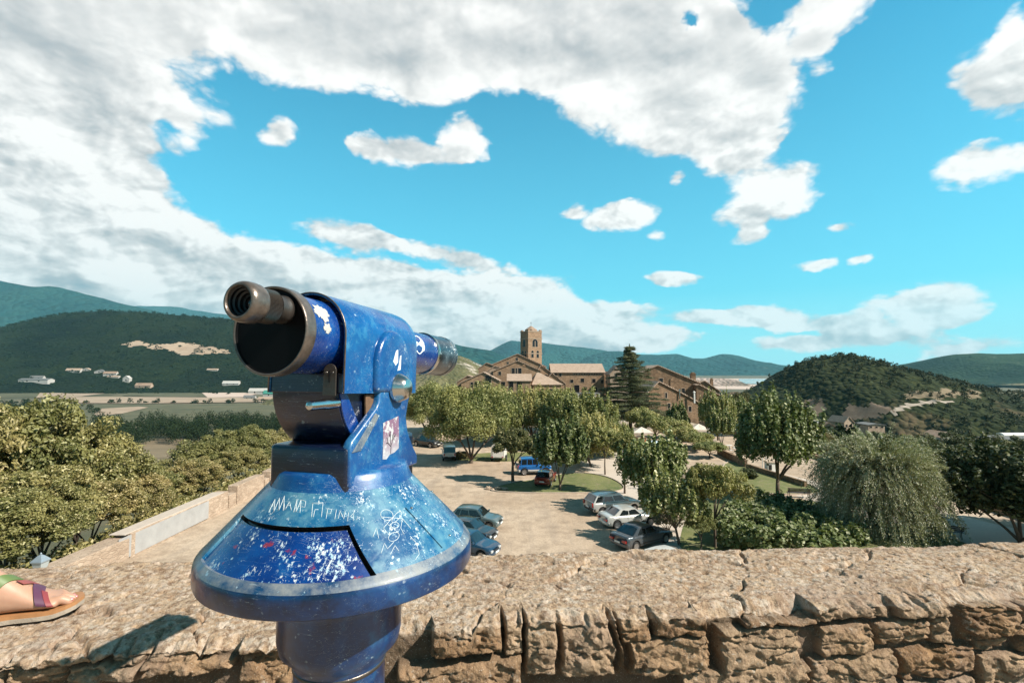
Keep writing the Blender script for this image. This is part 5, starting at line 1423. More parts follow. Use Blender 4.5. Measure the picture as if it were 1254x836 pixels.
# front left gabled house with its wing
Y = 165; x0 = X_(589, Y)
house('stone_house', 'low stone house with wide gable and dark barn opening at the village left end', x0, Y, 0, 0, RL(Y, [(565,468.5),(592,456),(612,466.5)], x0), 9, M_mas1, M_tile2,
      [('f', X_(578,Y)-x0, Z_(471,Y), .8, 1.7), ('f', X_(583,Y)-x0, Z_(470.5,Y), .8, 1.7), ('f', X_(587.2,Y)-x0, Z_(469.5,Y), .8, 1.7), ('f', X_(598,Y)-x0, Z_(467.5,Y), 2.0, 4.2)], group=gv)
x0 = X_(625, 163); h_ = house('stone_house', 'stone wing with pale roof facing the yard, pale chimney on its right', x0+6.6, 163.5, 0, R(90), [(-.0, Z_(466.5,163.5)), (5.5, Z_(458.3,169)), (9, 8.6)], 7.4, M_mas1, M_tile2, group=gv)
for px, py, w, h in ((616,470.5,1.3,1.7),(626,473,1.4,3.2),(636,474,1.6,3.6)):
    add_window(h_, Matrix.Rotation(R(-90), 4, 'Z') @ Matrix.Translation((X_(px,163.5)-(x0+6.6), 0, Z_(py,163.5))), w, h)
Y = 178; x0 = X_(634, Y)
house('stone_house', 'stone house with broad gable and twin windows below the tower', x0, Y, 0, 0, RL(Y, [(604,454.5),(634,442),(662,454)], x0), 8, M_mas1, M_tile2,
      [('f', X_(628.5,Y)-x0, Z_(454,Y), 1.0, 1.9), ('f', X_(636.5,Y)-x0, Z_(454,Y), 1.2, 1.9), ('f', X_(632.6,Y)-x0, Z_(454,Y), .5, 1.9), ('f', X_(612,Y)-x0, Z_(457,Y), .9, 1.2)], chim=[(X_(641,Y)-x0, -8, 1.1, 4.6, 8.4)], group=gv)
Y = 189; x0 = X_(634, Y)
house('church_nave', 'church nave with a wide low gable right in front of the bell tower', x0, Y, 0, 0, RL(Y, [(597,449),(634,433.6),(668,449)], x0), 16, M_mas1, M_tile2, [('f', X_(633,Y)-x0, Z_(439.5,Y), .7, 1.2, 'arch'), ('f', X_(622,Y)-x0, Z_(444.5,Y), .6, .9)], cat='church')
Y = 168; x0 = X_(670, Y)
# pyramid roofed house
hp = empty('stone_house', (x0, Y, 0), R(8)); za, zb = Z_(471,Y), Z_(456,Y)
mb = MB(); mb.box((0, 4.5, za/2-1), (9.4, 9, za+2)); mb.build('wall', M_mas1, hp)
mb = MB(); e = .5; mb.add([(-4.7-e,-e,za),(4.7+e,-e,za),(4.7+e,9+e,za),(-4.7-e,9+e,za),(-4.7-e,-e,za+.2),(4.7+e,-e,za+.2),(4.7+e,9+e,za+.2),(-4.7-e,9+e,za+.2),(-2.6,4.5,zb),(-1.9,4.5,zb)], [(0,3,2,1),(0,1,5,4),(1,2,6,5),(2,3,7,6),(3,0,4,7),(4,5,9,8),(5,6,9),(6,7,8,9),(7,4,8)])
mb.build('roof', M_tile2, hp)
for u in (-1.6, 1.2, 3.4): add_window(hp, Matrix.Translation((u, 0, za-2.0)), 1.1, 1.5)
tag(hp, 'stone house with pale pyramid roof at the foot of the tower', 'house', gv)
for i, (Y, a, pk, b, dep, wm, rm, lb) in enumerate([
   (172,(560,468),(573,460),(588,465),6,M_mas1,M_tile2,'lowest house roof at the far left end of the village'),
   (185,(586,451.5),(596,444.6),(607,449),7,M_mas1,M_tile,'small high roof left of the church nave'),
   (182,(596,455.5),(606,448.4),(616,451),6,M_mas3,M_tile2,'narrow roof between the nave and the left gables'),
   (186,(655,458),(663,447.5),(677,458),7,M_mas1,M_tile2,'small house right of the tower with a pale tiled roof'),
   (180,(670,464),(676,457),(691,469),6,M_mas1,M_tile2,'house with sloping roof left of the long building'),
   (200,(737,462),(745,455.5),(750,458),7,M_mas2,M_tile,'dark stone house joining the long building'),
   (188,(747,458),(757,447.5),(768,456),8,M_mas3,M_tile2,'pale stone house half hidden by the cedar')]):
    x0 = X_(pk[0], Y); house('stone_house', lb, x0, Y, 0, 0, RL(Y, [a, pk, b], x0), dep, wm, rm, [('f', -.8, Z_(pk[1]+12, Y), .9, 1.2), ('f', 1.6, Z_(pk[1]+13, Y), .9, 1.2)], group=gv)
# long building
Y = 196; x0 = X_(676, Y)
lb_ = house('long_building', 'long two storey stone building with small windows and pale roof right of the tower', X_(739.5, Y), Y, 0, R(90), [(0, Z_(456,Y)), (7.5, Z_(445.5,Y)), (12, 11)], X_(739.5,Y)-x0, M_mas1, M_tile2, over=.5, cat='building')
for px, py, w, h in [(680,458.5,1,1.4),(686,459,.9,1.2),(690,472,1.4,1.9),(700,466.5,1.2,1.2),(713,465.5,1.3,1.5),(727,466,1.3,1.5),(706,477,2.0,3.6),(716,476.5,1.3,1.9),(728,476.5,1.7,1.6),(697,477,1.1,1.6),(737,467,1.1,1.3)]+[(703+3.1*k,458.3,.42,.6) for k in range(11)]:
    add_window(lb_, Matrix.Rotation(R(-90), 4, 'Z') @ Matrix.Translation((X_(px,Y)-X_(739.5,Y), 0, Z_(py,Y))), w, h)
# pale arcade in front
Y = 176; ar = empty('arcade', (X_(688,Y), Y, 0)); W_ = X_(733,Y)-X_(688,Y); zt_ = Z_(482,Y)
mb = MB(); mb.box((W_/2, 2.2, zt_+.15), (W_+.8, 4.6, .3)); mb.build('roof', M_slate, ar)
mb = MB(); mb.box((W_/2, 4.2, zt_/2-.5), (W_, .3, zt_+1)); mb.build('back_wall', M_mas3, ar)
for k in range(10):
    mb = MB(); mb.box((W_*k/9, .2, zt_/2-.25), (.42, .42, zt_+.5)); mb.box((W_*k/9, .2, zt_-.15), (.6, .6, .2)); mb.build('pillar', M_whitew, ar)
mb = MB(); mb.box((W_/2, .2, .3), (W_, .3, .9)); mb.build('low_rail', M_mas3, ar)
tag(ar, 'pale pillared arcade below the long stone building', 'arcade')
# bell tower
a = 6.0; tw_ = empty('bell_tower', (0,0,0), R(28)); Y = 192; cxx, cyy = X_(646.8, Y), Y
ca_, sa_ = math.cos(R(28)), math.sin(R(28)); tw_.location = (cxx + (a/2)*ca_-(a/2)*sa_, cyy + (a/2)*sa_+(a/2)*ca_, 0)
zT = Z_(405, Y); M_tow = masonry('tower_masonry', (.27,.18,.115), (.37,.25,.165), (.17,.115,.075), 1.3)
mb = MB()
def sq(h0, h1, hw, z_): mb.box((0,0,(h0+h1)/2), (hw*2, hw*2, h1-h0))
mb.box((0,0,(zT-1)/2), (a, a, zT+1-.0)); tshaft = mb.build('shaft', M_tow, tw_, bevel=.06)
mb = MB()
for zc2 in (Z_(432.6,Y), Z_(414.3,Y), 12.2): mb.box((0,0,zc2), (a+.3, a+.3, .28))
mb.box((0,0,zT-.12), (a+.26, a+.26, .4)); mb.build('string_course', M_frame, tshaft)
mb = MB()
for i_ in (-1,1):
    for j_ in (-1,1): mb.box((i_*(a/2-.45), j_*(a/2-.45), zT+.3), (.8,.8,.5))
mb.build('merlon', M_tow, tshaft)
zR = Z_(397.5, Y); mb = MB(); q = 2.35
mb.add([(q*math.cos(R(k*45+22.5)), q*math.sin(R(k*45+22.5)), zT+.08) for k in range(8)]+[(q*math.cos(R(k*45+22.5)), q*math.sin(R(k*45+22.5)), zT+.75) for k in range(8)]+[(0,0,zR)],
       [(k, (k+1)%8, 8+(k+1)%8, 8+k) for k in range(8)]+[(8+k, 8+(k+1)%8, 16) for k in range(8)]); rf_ = mb.build('roof', M_tile, tw_)
mb = MB(); mb.tube([(0,0,zR-.2),(0,0,zR+1.5)], .05, 5); mb.box((0,0,zR+1.0), (.7,.06,.08)); mb.build('finial_cross', M_hole, rf_)
for fa in (0, 90, 180, 270):
    Mf = Matrix.Rotation(R(fa), 4, 'Z') @ Matrix.Translation((0, -a/2, 0))
    add_window(tw_, Mf @ Matrix.Translation((0,0,Z_(419.6,Y))), 2.3 if fa == 0 else 1.9, 2.9, 'arch')
    for s_ in (-1, 1): add_window(tw_, Mf @ Matrix.Translation((s_*1.15,0,Z_(433.4,Y)+.0)), 1.05, 2.7, 'arch')
    if fa == 270:
        pass
mb = MB(); mb.box((0, -a/2-.02, Z_(421,Y)), (.22, .14, 2.3)); mb.build('mullion', M_frame, tshaft)
tag(tw_, 'square brown stone bell tower with arched openings and small pointed tiled roof', 'tower')
# right hand gabled houses
Y = 135; x0 = X_(805, Y)
house('stone_house', 'big dark stone house with long roof slope right of the cedar', x0, Y, 0, 0, RL(Y, [(780,458.5),(805,447.8),(855,468.5)], x0), 10, M_mas2, M_tile2,
   [('f', X_(809,Y)-x0, Z_(466,Y), 1.0, 1.3), ('f', X_(836,Y)-x0, Z_(478,Y), .8, 1.2), ('f', X_(846,Y)-x0, Z_(489,Y), .9, 1.3), ('f', X_(820,Y)-x0, Z_(484,Y), .8, 1.2)], chim=[(X_(856.5,Y)-x0-.8, 3, 1.2, 2.6, Z_(470,Y))], zf=-2)
x0 = X_(856, 133)
house('stone_house', 'dark stepped annex with two pale roof edges at the right end of the village', x0, 133, 0, 0, RL(133, [(852,471.5),(855,471.2),(880,484)], x0), 8, M_mas2, M_tile2, [('f', 3.0, Z_(492,133), 1.0, 1.4)], group=gv)
house('stone_house', 'rear annex roof behind the stepped annex on the right', X_(862,146), 146, 0, 0, RL(146, [(857,468),(862,466.5),(880,479)], X_(862,146)), 8, M_mas2, M_tile2, [('f', 1.0, 6.0, .8, 1.1)], group=gv, chim=[(2.8, 2, .7, 2.0, 7.0)])
house('stone_house', 'low dark shed with flat roof at the very right of the village', X_(886,128), 128, 0, 0, RL(128, [(872,491),(880,489.5),(893,493)], X_(886,128)), 6, M_mas2, M_tile, [('f', -1.0, 1.0, 2.2, 2.0)], group=gv)
Y = 121; x0 = X_(806, Y)
house('stone_house', 'brown stone house with long roof slope and metal flues before the dark one', x0, Y, 0, R(14), [(-2.6, Z_(479.5,Y)), (0, Z_(467.5,Y)), (4.4, Z_(478,Y)), (10.6, Z_(493.5,Y))], 9, M_mas2, M_tile2,
   [('f', 1.9, Z_(484,Y), .55, 1.3), ('f', 2.6, Z_(497,Y), .8, 1.3), ('f', 8.2, Z_(501,Y), .8, 1.2)], chim=[(3.9, .9, 1.0, 2.4, Z_(480,Y)+.2)])
fl = MB(); fl.lathe([(.16,0),(.16,1.9),(.24,1.9),(.24,2.1),(.01,2.25)], 12, (X_(833,Y), Y+1, Z_(486,Y)-.4)); o = fl.build('metal_flue', M_steel, autosmooth=40); tag(o, 'short shiny metal flue rising from the long roof slope, left of its twin', 'flue')
fl = MB(); fl.lathe([(.2,0),(.2,2.5),(.28,2.5),(.28,2.7),(.01,2.85)], 12, (X_(851,Y), Y+1, Z_(492,Y)-.3)); o = fl.build('metal_flue', M_whitew, autosmooth=40); tag(o, 'taller white metal flue near the right end of the long roof slope', 'flue')

# houses of the lower village on the right
def small_house(px0, px1, pyt, pyb, Y, wm, rm, lb, rise=.25, rz=0, dep=9, nw=2, group='houses of the lower village'):
    w = (px1-px0)/627*Y; x = X_((px0+px1)/2, Y); zb = Z_(pyb, Y); zt = Z_(pyt, Y); g = gz_at(x, Y)
    rh_ = (zt-zb)*rise
    wins = [('f', -w/2+w*(k+.5)/nw, zb+(zt-rh_-zb)*.55-g, min(1.2, w/nw*.4), min(1.5, (zt-rh_-zb)*.35)) for k in range(nw)]
    return house('small_house', lb, x, Y, g, rz, [(-w/2, zt-rh_-g), (0 if rise > .12 else -w*.1, zt-g), (w/2, zt-rh_-g)], dep, wm, rm, wins, over=.4, group=group, zf=min(-2, -4))
small_house(943,965,504,514,165,M_mas1,M_tile2,'low shed with a pale tiled roof above the large mulberry', .5)
small_house(978,1006,509,524,190,M_whitew,M_slate,'white walled house with grey roof below the wooded hill', .45, .5, 8)
small_house(1000,1024,517,536,175,M_mas3,M_tile,'stone house with brown roof right of the grey roofed one', .45, -.3, 7)
small_house(1030,1043,510,526,215,M_mas3,M_tile2,'pale ruined looking house left of the tamarisk top', .4, .2, 8)
small_house(1060,1080,518.5,525,225,M_mas3,M_slate,'pale flat roofed house behind the tamarisk top', .2, 0, 8, 3)
small_house(1147,1172,529,548,190,M_whitew,M_tile,'white house with dark upper floor under the dark wood', .3, .1, 8, 3)
tb = small_house(1216,1300,536,552,185,M_mas3,M_slate,'long terraced building with white canopies at the right edge', .15, .12, 10, 6)
mb = MB(); n_ = 10; V = []
for k in range(n_+1):
    a_ = math.pi*k/n_; V += [(X_(1226,180), 182-1.6*math.cos(a_), Z_(531.5,182)+.75*math.sin(a_)), (X_(1290,180), 182-1.6*math.cos(a_), Z_(531.5,182)+.75*math.sin(a_))]
mb.add(V, [(2*k, 2*k+1, 2*k+3, 2*k+2) for k in range(n_)]+[tuple(range(0, 2*n_+2, 2)), tuple(range(1, 2*n_+2, 2))[::-1]])
o = mb.build('white_canopy', M_whitew, smooth=False); tag(o, 'white curved canopy roof over the terraced building', 'canopy')
M_greenroof = simple('green_sheet_roof', (.05,.22,.17), .6)
# farms in the valley on the left
def on_hill(px, py, hg=LH):
    X, v, ZZ, XX, YY = hg; Ys = YY[0]; d = ray(px, py)
    for y in np.linspace(900, Ys[-1], 1200):
        q = CAM + d*(y/d.y)
        i = int(np.clip(np.interp(q.x, X, np.arange(len(X))), 0, len(X)-1)); j = int(np.clip(np.interp(q.y, Ys, np.arange(len(Ys))), 0, len(Ys)-1))
        h = ZZ[i, j] if y > Ys[0] else VAL
        if q.z <= max(h, VAL): return q.x, q.y, max(h, VAL)
    return q.x, q.y, q.z
gf = 'farm buildings in the valley'
M_farm = simple('farm_white_render', (.42,.40,.37), .85, 0, .1, .2)
for (px0, px1, pyt, pyb, wm, rm, lb, rise) in [
   (22,58,464.5,469,M_farm,M_slate,'long white farm shed at the far left of the valley',.35),(36,52,460,465,M_farm,M_slate,'white house behind the long shed at the far left',.5),
   (80,98,451.5,456.5,M_farm,M_tile2,'farmhouse with pink tiled roof, upper left of the farms',.5),(99,110,452,456,M_farm,M_tile2,'small pale house right of the pink roofed farmhouse',.5),
   (115,127,453.5,458,M_farm,M_slate,'grey roofed farmhouse in the middle of the farms',.5),(126,142,455,460,M_farm,M_tile,'white house with brown roof in the middle of the farms',.5),(131,145,460,463,M_farm,M_tile2,'low white barn under the brown roofed house',.5),
   (150,158,461,469,M_farm,M_farm,'white gable end standing at the field edge',.4),(165,184,469,475.5,M_mas3,M_tile,'brown roofed stone farmhouse at the green field',.5),
   (253,266,452.5,455.5,M_farm,M_tile2,'lone house high in the dark forest near the eyepiece',.5),(272,292,467,472.5,M_farm,M_farm,'white barn roof left of the telescope',.55),
   (304,330,475.5,483,M_farm,M_farm,'large white shed touching the telescope',.45),(322,345,478,486,M_farm,M_greenroof,'shed with green roof behind the telescope',.5),
   (298,312,484,489,M_farm,M_slate,'low grey roofed workshop beside the white shed',.45),(316,332,486,491,M_mas3,M_tile2,'small pink roofed hut below the white shed',.5)]:
    x, Y, zg = on_hill((px0+px1)/2, pyb); w = (px1-px0)/627*Y; h = (pyb-pyt)/627*Y
    house('farmhouse', lb, x, Y, zg, R(90) if px1-px0 > 12 else 0, [(-w*.0, h*(1-rise)), (w*.12, h), (w*.24, h*(1-rise))] if px1-px0 > 12 else [(-w/2, h*(1-rise)), (0, h), (w/2, h*(1-rise))], w if px1-px0 > 12 else 12, wm, rm, [('l' , w*.3, h*.35, w*.06, h*.25), ('l', w*.7, h*.35, w*.06, h*.25)] if px1-px0 > 12 else [('f', 0, h*.35, w*.15, h*.25)], over=.8, th=.6, group=gf, zf=-6) if px1-px0 <= 12 else \
    house('farmhouse', lb, x+w/2, Y, zg, R(90), [(0, h*(1-rise)), (w*.14, h), (w*.28, h*(1-rise))], w, wm, rm, [('l', w*.3, h*.35, w*.06, h*.25), ('l', w*.7, h*.35, w*.06, h*.25)], over=.8, th=.6, group=gf, zf=-6)
# far hill village on the grassy hill
rs = np.random.RandomState(3)
for k in range(7):
    px = 566+k*3.9; py = 438.5+k*1.35; Y = 1530; q = atY(px, py+2.0, Y)
    house('hilltop_house', ['leftmost','second','third','fourth','fifth','sixth','lowest and rightmost'][k]+' pale house in the row on the grassy hill left of the church', q.x, Y-60, q.z-6, 0, [(-4.5, 9), (0, 12), (4.5, 9)], 8, M_whitew, M_tile2, [('f', 0, 6, 1.5, 2)], th=.5, group='pale houses strung along the grassy hill', zf=-30)
# ============================================================ vehicles
def carpaint(name, col, metal=.35, rough=.28):
    m, t, p = mat(name); oc = tcoord(t)
    p.inputs['Metallic'].default_value = metal; p.inputs['Roughness'].default_value = rough
    p.inputs['Coat Weight'].default_value = .8; p.inputs['Coat Roughness'].default_value = .05
    d = t.range(t.noise(oc, 6, 5, .7), .5, .8, 0, .25); t.link(t.mix(d, col, (.30,.26,.21)), p.inputs['Base Color']); return m
M_tyre = simple('tyre_rubber', (.015,.015,.015), .8, 0, .2, 10); M_rim = simple('alloy_rim', (.45,.45,.46), .3, .8, .1, 10)
M_cglass = simple('car_glass', (.01,.014,.016), .04, 0, .1, 2, coat=1); M_plastic = simple('black_plastic', (.02,.02,.02), .55, 0, .2, 8)
M_tail = simple('red_tail_lamp', (.30,.012,.01), .15, 0, .1, 8, coat=1); M_head = simple('headlamp_lens', (.55,.57,.58), .08, .3, .1, 8, coat=1); M_plate = simple('number_plate', (.65,.65,.62), .5, 0, .05, 8)
def make_car(label, L, W, Hh, kind, pm, group=None, name=None, wr=.31, lower=None, rack=False):
    root = empty(name or 'parked_car', (0,0,0)); hw = W/2; hl = L/2
    xf, xr = hl-.80*(L/4.4), -hl+.82*(L/4.4)
    K = {'sedan': dict(belt=.93, hood=.80, nose=.62, deck=.98, a0=.80, a1=.22, c1=-.95, c0=-1.60, rear=.72),
         'hatch': dict(belt=.95, hood=.86, nose=.66, deck=.95, a0=.95, a1=.30, c1=-1.45, c0=-1.88, rear=.85),
         'suv': dict(belt=1.08, hood=1.00, nose=.82, deck=1.08, a0=.90, a1=.35, c1=-1.72, c0=-2.12, rear=1.0),
         'van': dict(belt=1.05, hood=1.05, nose=.80, deck=1.05, a0=1.45, a1=.95, c1=-1.95, c0=-2.1, rear=1.0),
         'pickup': dict(belt=1.10, hood=1.05, nose=.88, deck=1.12, a0=.95, a1=.45, c1=-.62, c0=-.78, rear=1.05),
         'jeep': dict(belt=1.12, hood=1.08, nose=1.0, deck=1.12, a0=.55, a1=.38, c1=-1.75, c0=-1.86, rear=1.1)}[kind]
    sc_ = L/4.4; a0, a1, c1, c0 = (K[k]*sc_ for k in ('a0','a1','c1','c0'))
    n = 61; xs_ = np.linspace(-hl, hl, n)
    cb = .22 if kind in ('sedan','hatch') else .34
    def top(x):
        if x > a0: 
            f = (x-a0)/(hl-a0); return K['belt']+.0 - (K['belt']-K['hood'])*min(1, f*2.2)**.8 - (K['hood']-K['nose'])*max(0, f-.45)**2*3.3
        if x < c0: 
            f = (c0-x)/(hl+c0+1e-6); return K['deck']-.0-(K['deck']-K['rear'])*max(0, f-.6)**2*4 
        return K['belt']
    rows = []
    sec = [(.90,0),(.985,.10),(1.0,.38),(.995,.66),(.975,.86),(.93,.97),(.84,1.0),(.45,1.02),(0,1.03)]
    for x in xs_:
        e = abs(x)/hl; r = .0 if e < .72 else ((e-.72)/.28)**2.6
        wloc = hw*(1-(.16 if x > 0 else .11)*r); zt = top(x); zb = cb+.10*r
        for xw in (xf, xr):
            dx = x-xw; ra = wr+.07
            if abs(dx) < ra: zb = max(zb, wr+math.sqrt(ra*ra-dx*dx))
        zb = min(zb, zt-.12); row = []
        pts = [(f*wloc, zb+t_*(zt-zb)) for f, t_ in sec]
        row = [(x, -a_, b_) for a_, b_ in pts] + [(x, a_, b_) for a_, b_ in pts[-2::-1]]
        rows.append(row)
    m_ = len(rows[0]); V = np.array(rows).reshape(-1,3)
    # round the ends
    for ii, sgn in ((0,-1),(n-1,1)):
        seg_ = V[ii*m_:(ii+1)*m_]; zc = (seg_[:,2]-cb)/(seg_[:,2].max()-cb); seg_[:,0] -= sgn*(.10*zc**3 + .03*(1-zc) + .08*(np.abs(seg_[:,1])/hw)**3)
    F = grid_faces(n, m_)
    me = np_mesh('body', V, [F, np.arange(m_)[None, :], (np.arange(m_)[::-1]+(n-1)*m_)[None, :]], [pm, lower or pm], True)
    bm = bmesh.new(); bm.from_mesh(me); bmesh.ops.recalc_face_normals(bm, faces=bm.faces)
    if lower:
        for f in bm.faces:
            if f.calc_center_median().z < cb+.26: f.material_index = 1
    bm.to_mesh(me); bm.free(); me.set_sharp_from_angle(angle=R(50))
    body = mobj('body', me, root)
    mb = MB(); mb.box((0,0,cb+.18), (L*.9, W*.72, .34)); mb.build('underbody', M_plastic, body)
    # greenhouse
    wb, wt = hw*.90, hw*.73 if kind not in ('van','jeep') else hw*.86; zb_, zr = K['belt']-.01, Hh
    A0, A1, C1, C0 = (a0, zb_), (a1, zr-.05), (c1, zr-.04), (c0, zb_+(.03 if kind=='sedan' else 0))
    nn_ = 9
    def roofpt(f, s): # f 0..1 from A1 to C1, s -1..1
        x = a1+(c1-a1)*f; return Vector((x, s*wt, zr-.05+.05*math.sin(math.pi*min(1, max(0, f)))*1.0+.03*(1-s*s)))
    mb = MB(); prof_ = [Vector((A0[0], 0, A0[1]))]
    Vg = []; ctrl = []
    # longitudinal stations: windscreen bottom, top, roof points, rear top, rear bottom
    st = [(a0, zb_, wb)] + [(a0+(a1-a0)*f, zb_+(zr-.05-zb_)*f, wb+(wt-wb)*f) for f in (.5,)] + [(a1+(c1-a1)*f, zr-.05+.05*math.sin(math.pi*f), wt) for f in (0,.15,.35,.5,.65,.85,1)] + [(c1+(c0-c1)*f, zr-.05+(C0[1]-zr+.05)*f, wt+(wb-wt)*f) for f in (.5,)] + [(c0, C0[1], wb)]
    for (x, z, w) in st:
        fz = (z-zb_)/(zr-zb_)
        wbx = wb
        Vg += [(x, -wbx, zb_-.02)] if False else []
        ctrl.append([(x, -w, z), (x, -w*.55, z+.03*fz+.0), (x, 0, z+.045*fz), (x, w*.55, z+.03*fz), (x, w, z)])
    nS = len(ctrl); flat_ = [p for row in ctrl for p in row]
    Fg = [(i*5+j, i*5+j+1, (i+1)*5+j+1, (i+1)*5+j) for i in range(nS-1) for j in range(4)]
    # sides: fan down to the belt
    base_i = len(flat_)
    for (x, z, w) in st: flat_ += [(x, -wb, zb_-.03), (x, wb, zb_-.03)]
    for i in range(nS-1):
        Fg.append((i*5, (i+1)*5, base_i+2*(i+1), base_i+2*i)); Fg.append((i*5+4, base_i+2*i+1, base_i+2*(i+1)+1, (i+1)*5+4))
    mb.add(flat_, Fg); gh = mb.build('cabin', pm, root, autosmooth=28)
    # glass panels just proud of the cabin
    def side_pt(x, t_, s):  # t_: 0 belt..1 roof
        xa = a0+(a1-a0)*t_; xc = c0+(c1-c0)*t_
        return Vector((x, s*(wb+(wt-wb)*t_ +.008), zb_+(zr-.05-zb_)*t_))
    def side_glass(u0, u1, s, nm='side_window', t0=.10, t1=.86):
        def P(u, t_): xa = a0+(a1-a0)*t_; xc = c0+(c1-c0)*t_; return side_pt(xa+(xc-xa)*u, t_, s)
        mb = MB(); mb.add([P(u0,t0), P(u1,t0), P(u1,t1), P(u0,t1)], [(0,1,2,3) if s < 0 else (3,2,1,0)]); mb.build(nm, M_cglass, root)
    cuts = {'sedan': [(.07,.47),(.50,.83)], 'hatch': [(.07,.42),(.45,.74),(.77,.93)], 'suv': [(.06,.38),(.41,.70),(.73,.95)], 'van': [(.05,.30),(.36,.62),(.66,.93)], 'pickup': [(.06,.52),(.56,.92)], 'jeep': [(.05,.32),(.36,.62),(.67,.95)]}[kind]
    for s in (-1, 1):
        for u0, u1 in cuts: side_glass(u0, u1, s)
        mb = MB(); mx_ = a0-.12; mb.box((mx_, s*(hw+.06), zb_+.10), (.13,.20,.13)); mb.build('wing_mirror', pm, root, bevel=.03, autosmooth=40)
    def screen(xb, zb2, xt, zt2, nm, off):
        mb = MB(); d = Vector((xt-xb, 0, zt2-zb2)); nrm = Vector((d.z, 0, -d.x)).normalized()*off
        V = []
        for f in (.10, .90):
            w = (wb+(wt-wb)*f)*.93
            for s in (-1,-.5,0,.5,1): V.append(Vector((xb, 0, zb2))+d*f+Vector((0, s*w, .042*f*(1-s*s)+.0))+nrm)
        mb.add(V, [(i, i+1, i+6, i+5) for i in range(4)]); mb.build(nm, M_cglass, root)
    screen(a0, zb_, a1, zr-.05, 'windscreen', .02); screen(c0, C0[1], c1, zr-.05, 'rear_window', -.02)
    # wheels
    for xw in (xf, xr):
        for s in (-1, 1):
            Mw = Matrix.Translation((xw, s*(hw-.10), wr)) @ Matrix.Rotation(R(-90*s), 4, 'X')
            mb = MB(); mb.lathe([(wr*.62,-.09),(wr*.9,-.10),(wr,-.07),(wr,.07),(wr*.93,.10),(wr*.66,.10)], 28, M=Mw, cap0=True, cap1=False); ty = mb.build('wheel', M_tyre, root, autosmooth=40)
            mb = MB(); mb.lathe([(wr*.66,.085),(wr*.66,.10),(wr*.60,.10),(wr*.56,.06)], 28, M=Mw, cap0=False, cap1=True)
            for k in range(5):
                a_ = R(72*k); c_, s__ = math.cos(a_), math.sin(a_)
                mb.add([Mw @ Vector(v) for v in ((c_*.03-s__*.035, s__*.03+c_*.035, .092), (c_*.03+s__*.035, s__*.03-c_*.035, .092), (c_*wr*.6+s__*.028, s__*wr*.6-c_*.028, .092), (c_*wr*.6-s__*.028, s__*wr*.6+c_*.028, .092))], [(0,1,2,3)])
            mb.build('rim', M_rim, ty, autosmooth=30)
    # lamps, plates, bumpers
    for s in (-1, 1):
        zh = top(hl*.97)-.12; mb = MB(); mb.box((hl-.12, s*hw*.66, zh), (.22, hw*.36, .15)); mb.build('headlight', M_head, root, bevel=.04, autosmooth=40)
        mb = MB()
        if kind in ('sedan',): mb.box((-hl+.045, s*hw*.66, top(-hl)-.14), (.16, hw*.42, .16))
        else: mb.box((-hl+.09, s*hw*.80, K['deck']-.16), (.22, .16, .34))
        mb.build('tail_light', M_tail, root, bevel=.025, autosmooth=40)
    for e, nm in ((1,'front_bumper'),(-1,'rear_bumper')):
        V = []; mb = MB(); N_ = 9
        for k in range(N_):
            s = -1+2*k/(N_-1); x = e*(hl-.02-.16*abs(s)**3.0)
            for dx, z in ((.045,.32),(.055,.50),(-.06,.54),(-.06,.28)): V.append((x+e*dx, s*hw*.97, z+(.12 if kind in ('suv','van','pickup','jeep') else 0)))
        mb.add(V, [(k*4+j, k*4+(j+1)%4, (k+1)*4+(j+1)%4, (k+1)*4+j) for k in range(N_-1) for j in range(4)]+[(0,1,2,3),((N_-1)*4+3,(N_-1)*4+2,(N_-1)*4+1,(N_-1)*4)])
        mb.build(nm, lower or (M_plastic if kind in ('suv','van','pickup','jeep') else pm), root, bevel=.015, autosmooth=40)
        mb = MB(); mb.box((e*(hl+.045), 0, .45+(.12 if kind in ('suv','van','pickup','jeep') else 0) + (.12 if e < 0 else 0)), (.02, .50, .115)); mb.build('number_plate', M_plate, root)
    mb = MB(); mb.box((hl-.035, 0, top(hl*.97)-.15), (.06, hw*.9, .10)); mb.build('grille', M_plastic, root, bevel=.01)
    for s in (-1, 1):
        for k_ in ((.52,) if len(cuts) < 2 else (.02, .44)):
            pass
        for dx in (.12*sc_, -.92*sc_): mb = MB(); mb.box((dx-.25, s*(hw*.985), K['belt']-.14), (.16, .035, .03)); mb.build('door_handle', M_plastic if kind in ('jeep','van') else pm, body)
        for xd in (a0-.22, (a0+c0)/2-.1): mb = MB(); mb.box((xd, s*hw*.990, .60), (.012, .016, .58)); mb.build('door_seam', M_plastic, body)
        mb = MB(); mb.box(((xf+xr)/2, s*hw*.995, .42), (abs(xf-xr)-2*wr-.2, .03, .07)); mb.build('side_trim', M_plastic, body)
    if rack:
        for s in (-1,1):
            mb = MB(); mb.tube([(a1-.2, s*wt*.92, zr+.0),(a1-.3, s*wt*.92, zr+.07),(c1+.35, s*wt*.92, zr+.07),(c1+.2, s*wt*.92, zr+.0)], .018, 6); mb.build('roof_rail', M_rim, root)
    if kind == 'pickup':
        mb = MB(); mb.box(((c0-hl)/2+.02, 0, K['deck']+.035), (hl+c0-.12, W*.80, .05)); mb.build('bed_cover', M_plastic, root, bevel=.02)
        for s in (-1,1):
            mb = MB(); mb.tube([(c0-.05, s*hw*.7, K['deck']),(c0-.15, s*hw*.62, zr-.05),(c0-.22, s*hw*.62, zr-.05),(c0-.7, s*hw*.7, K['deck'])], .03, 6); mb.build('roll_bar', M_rim, root)
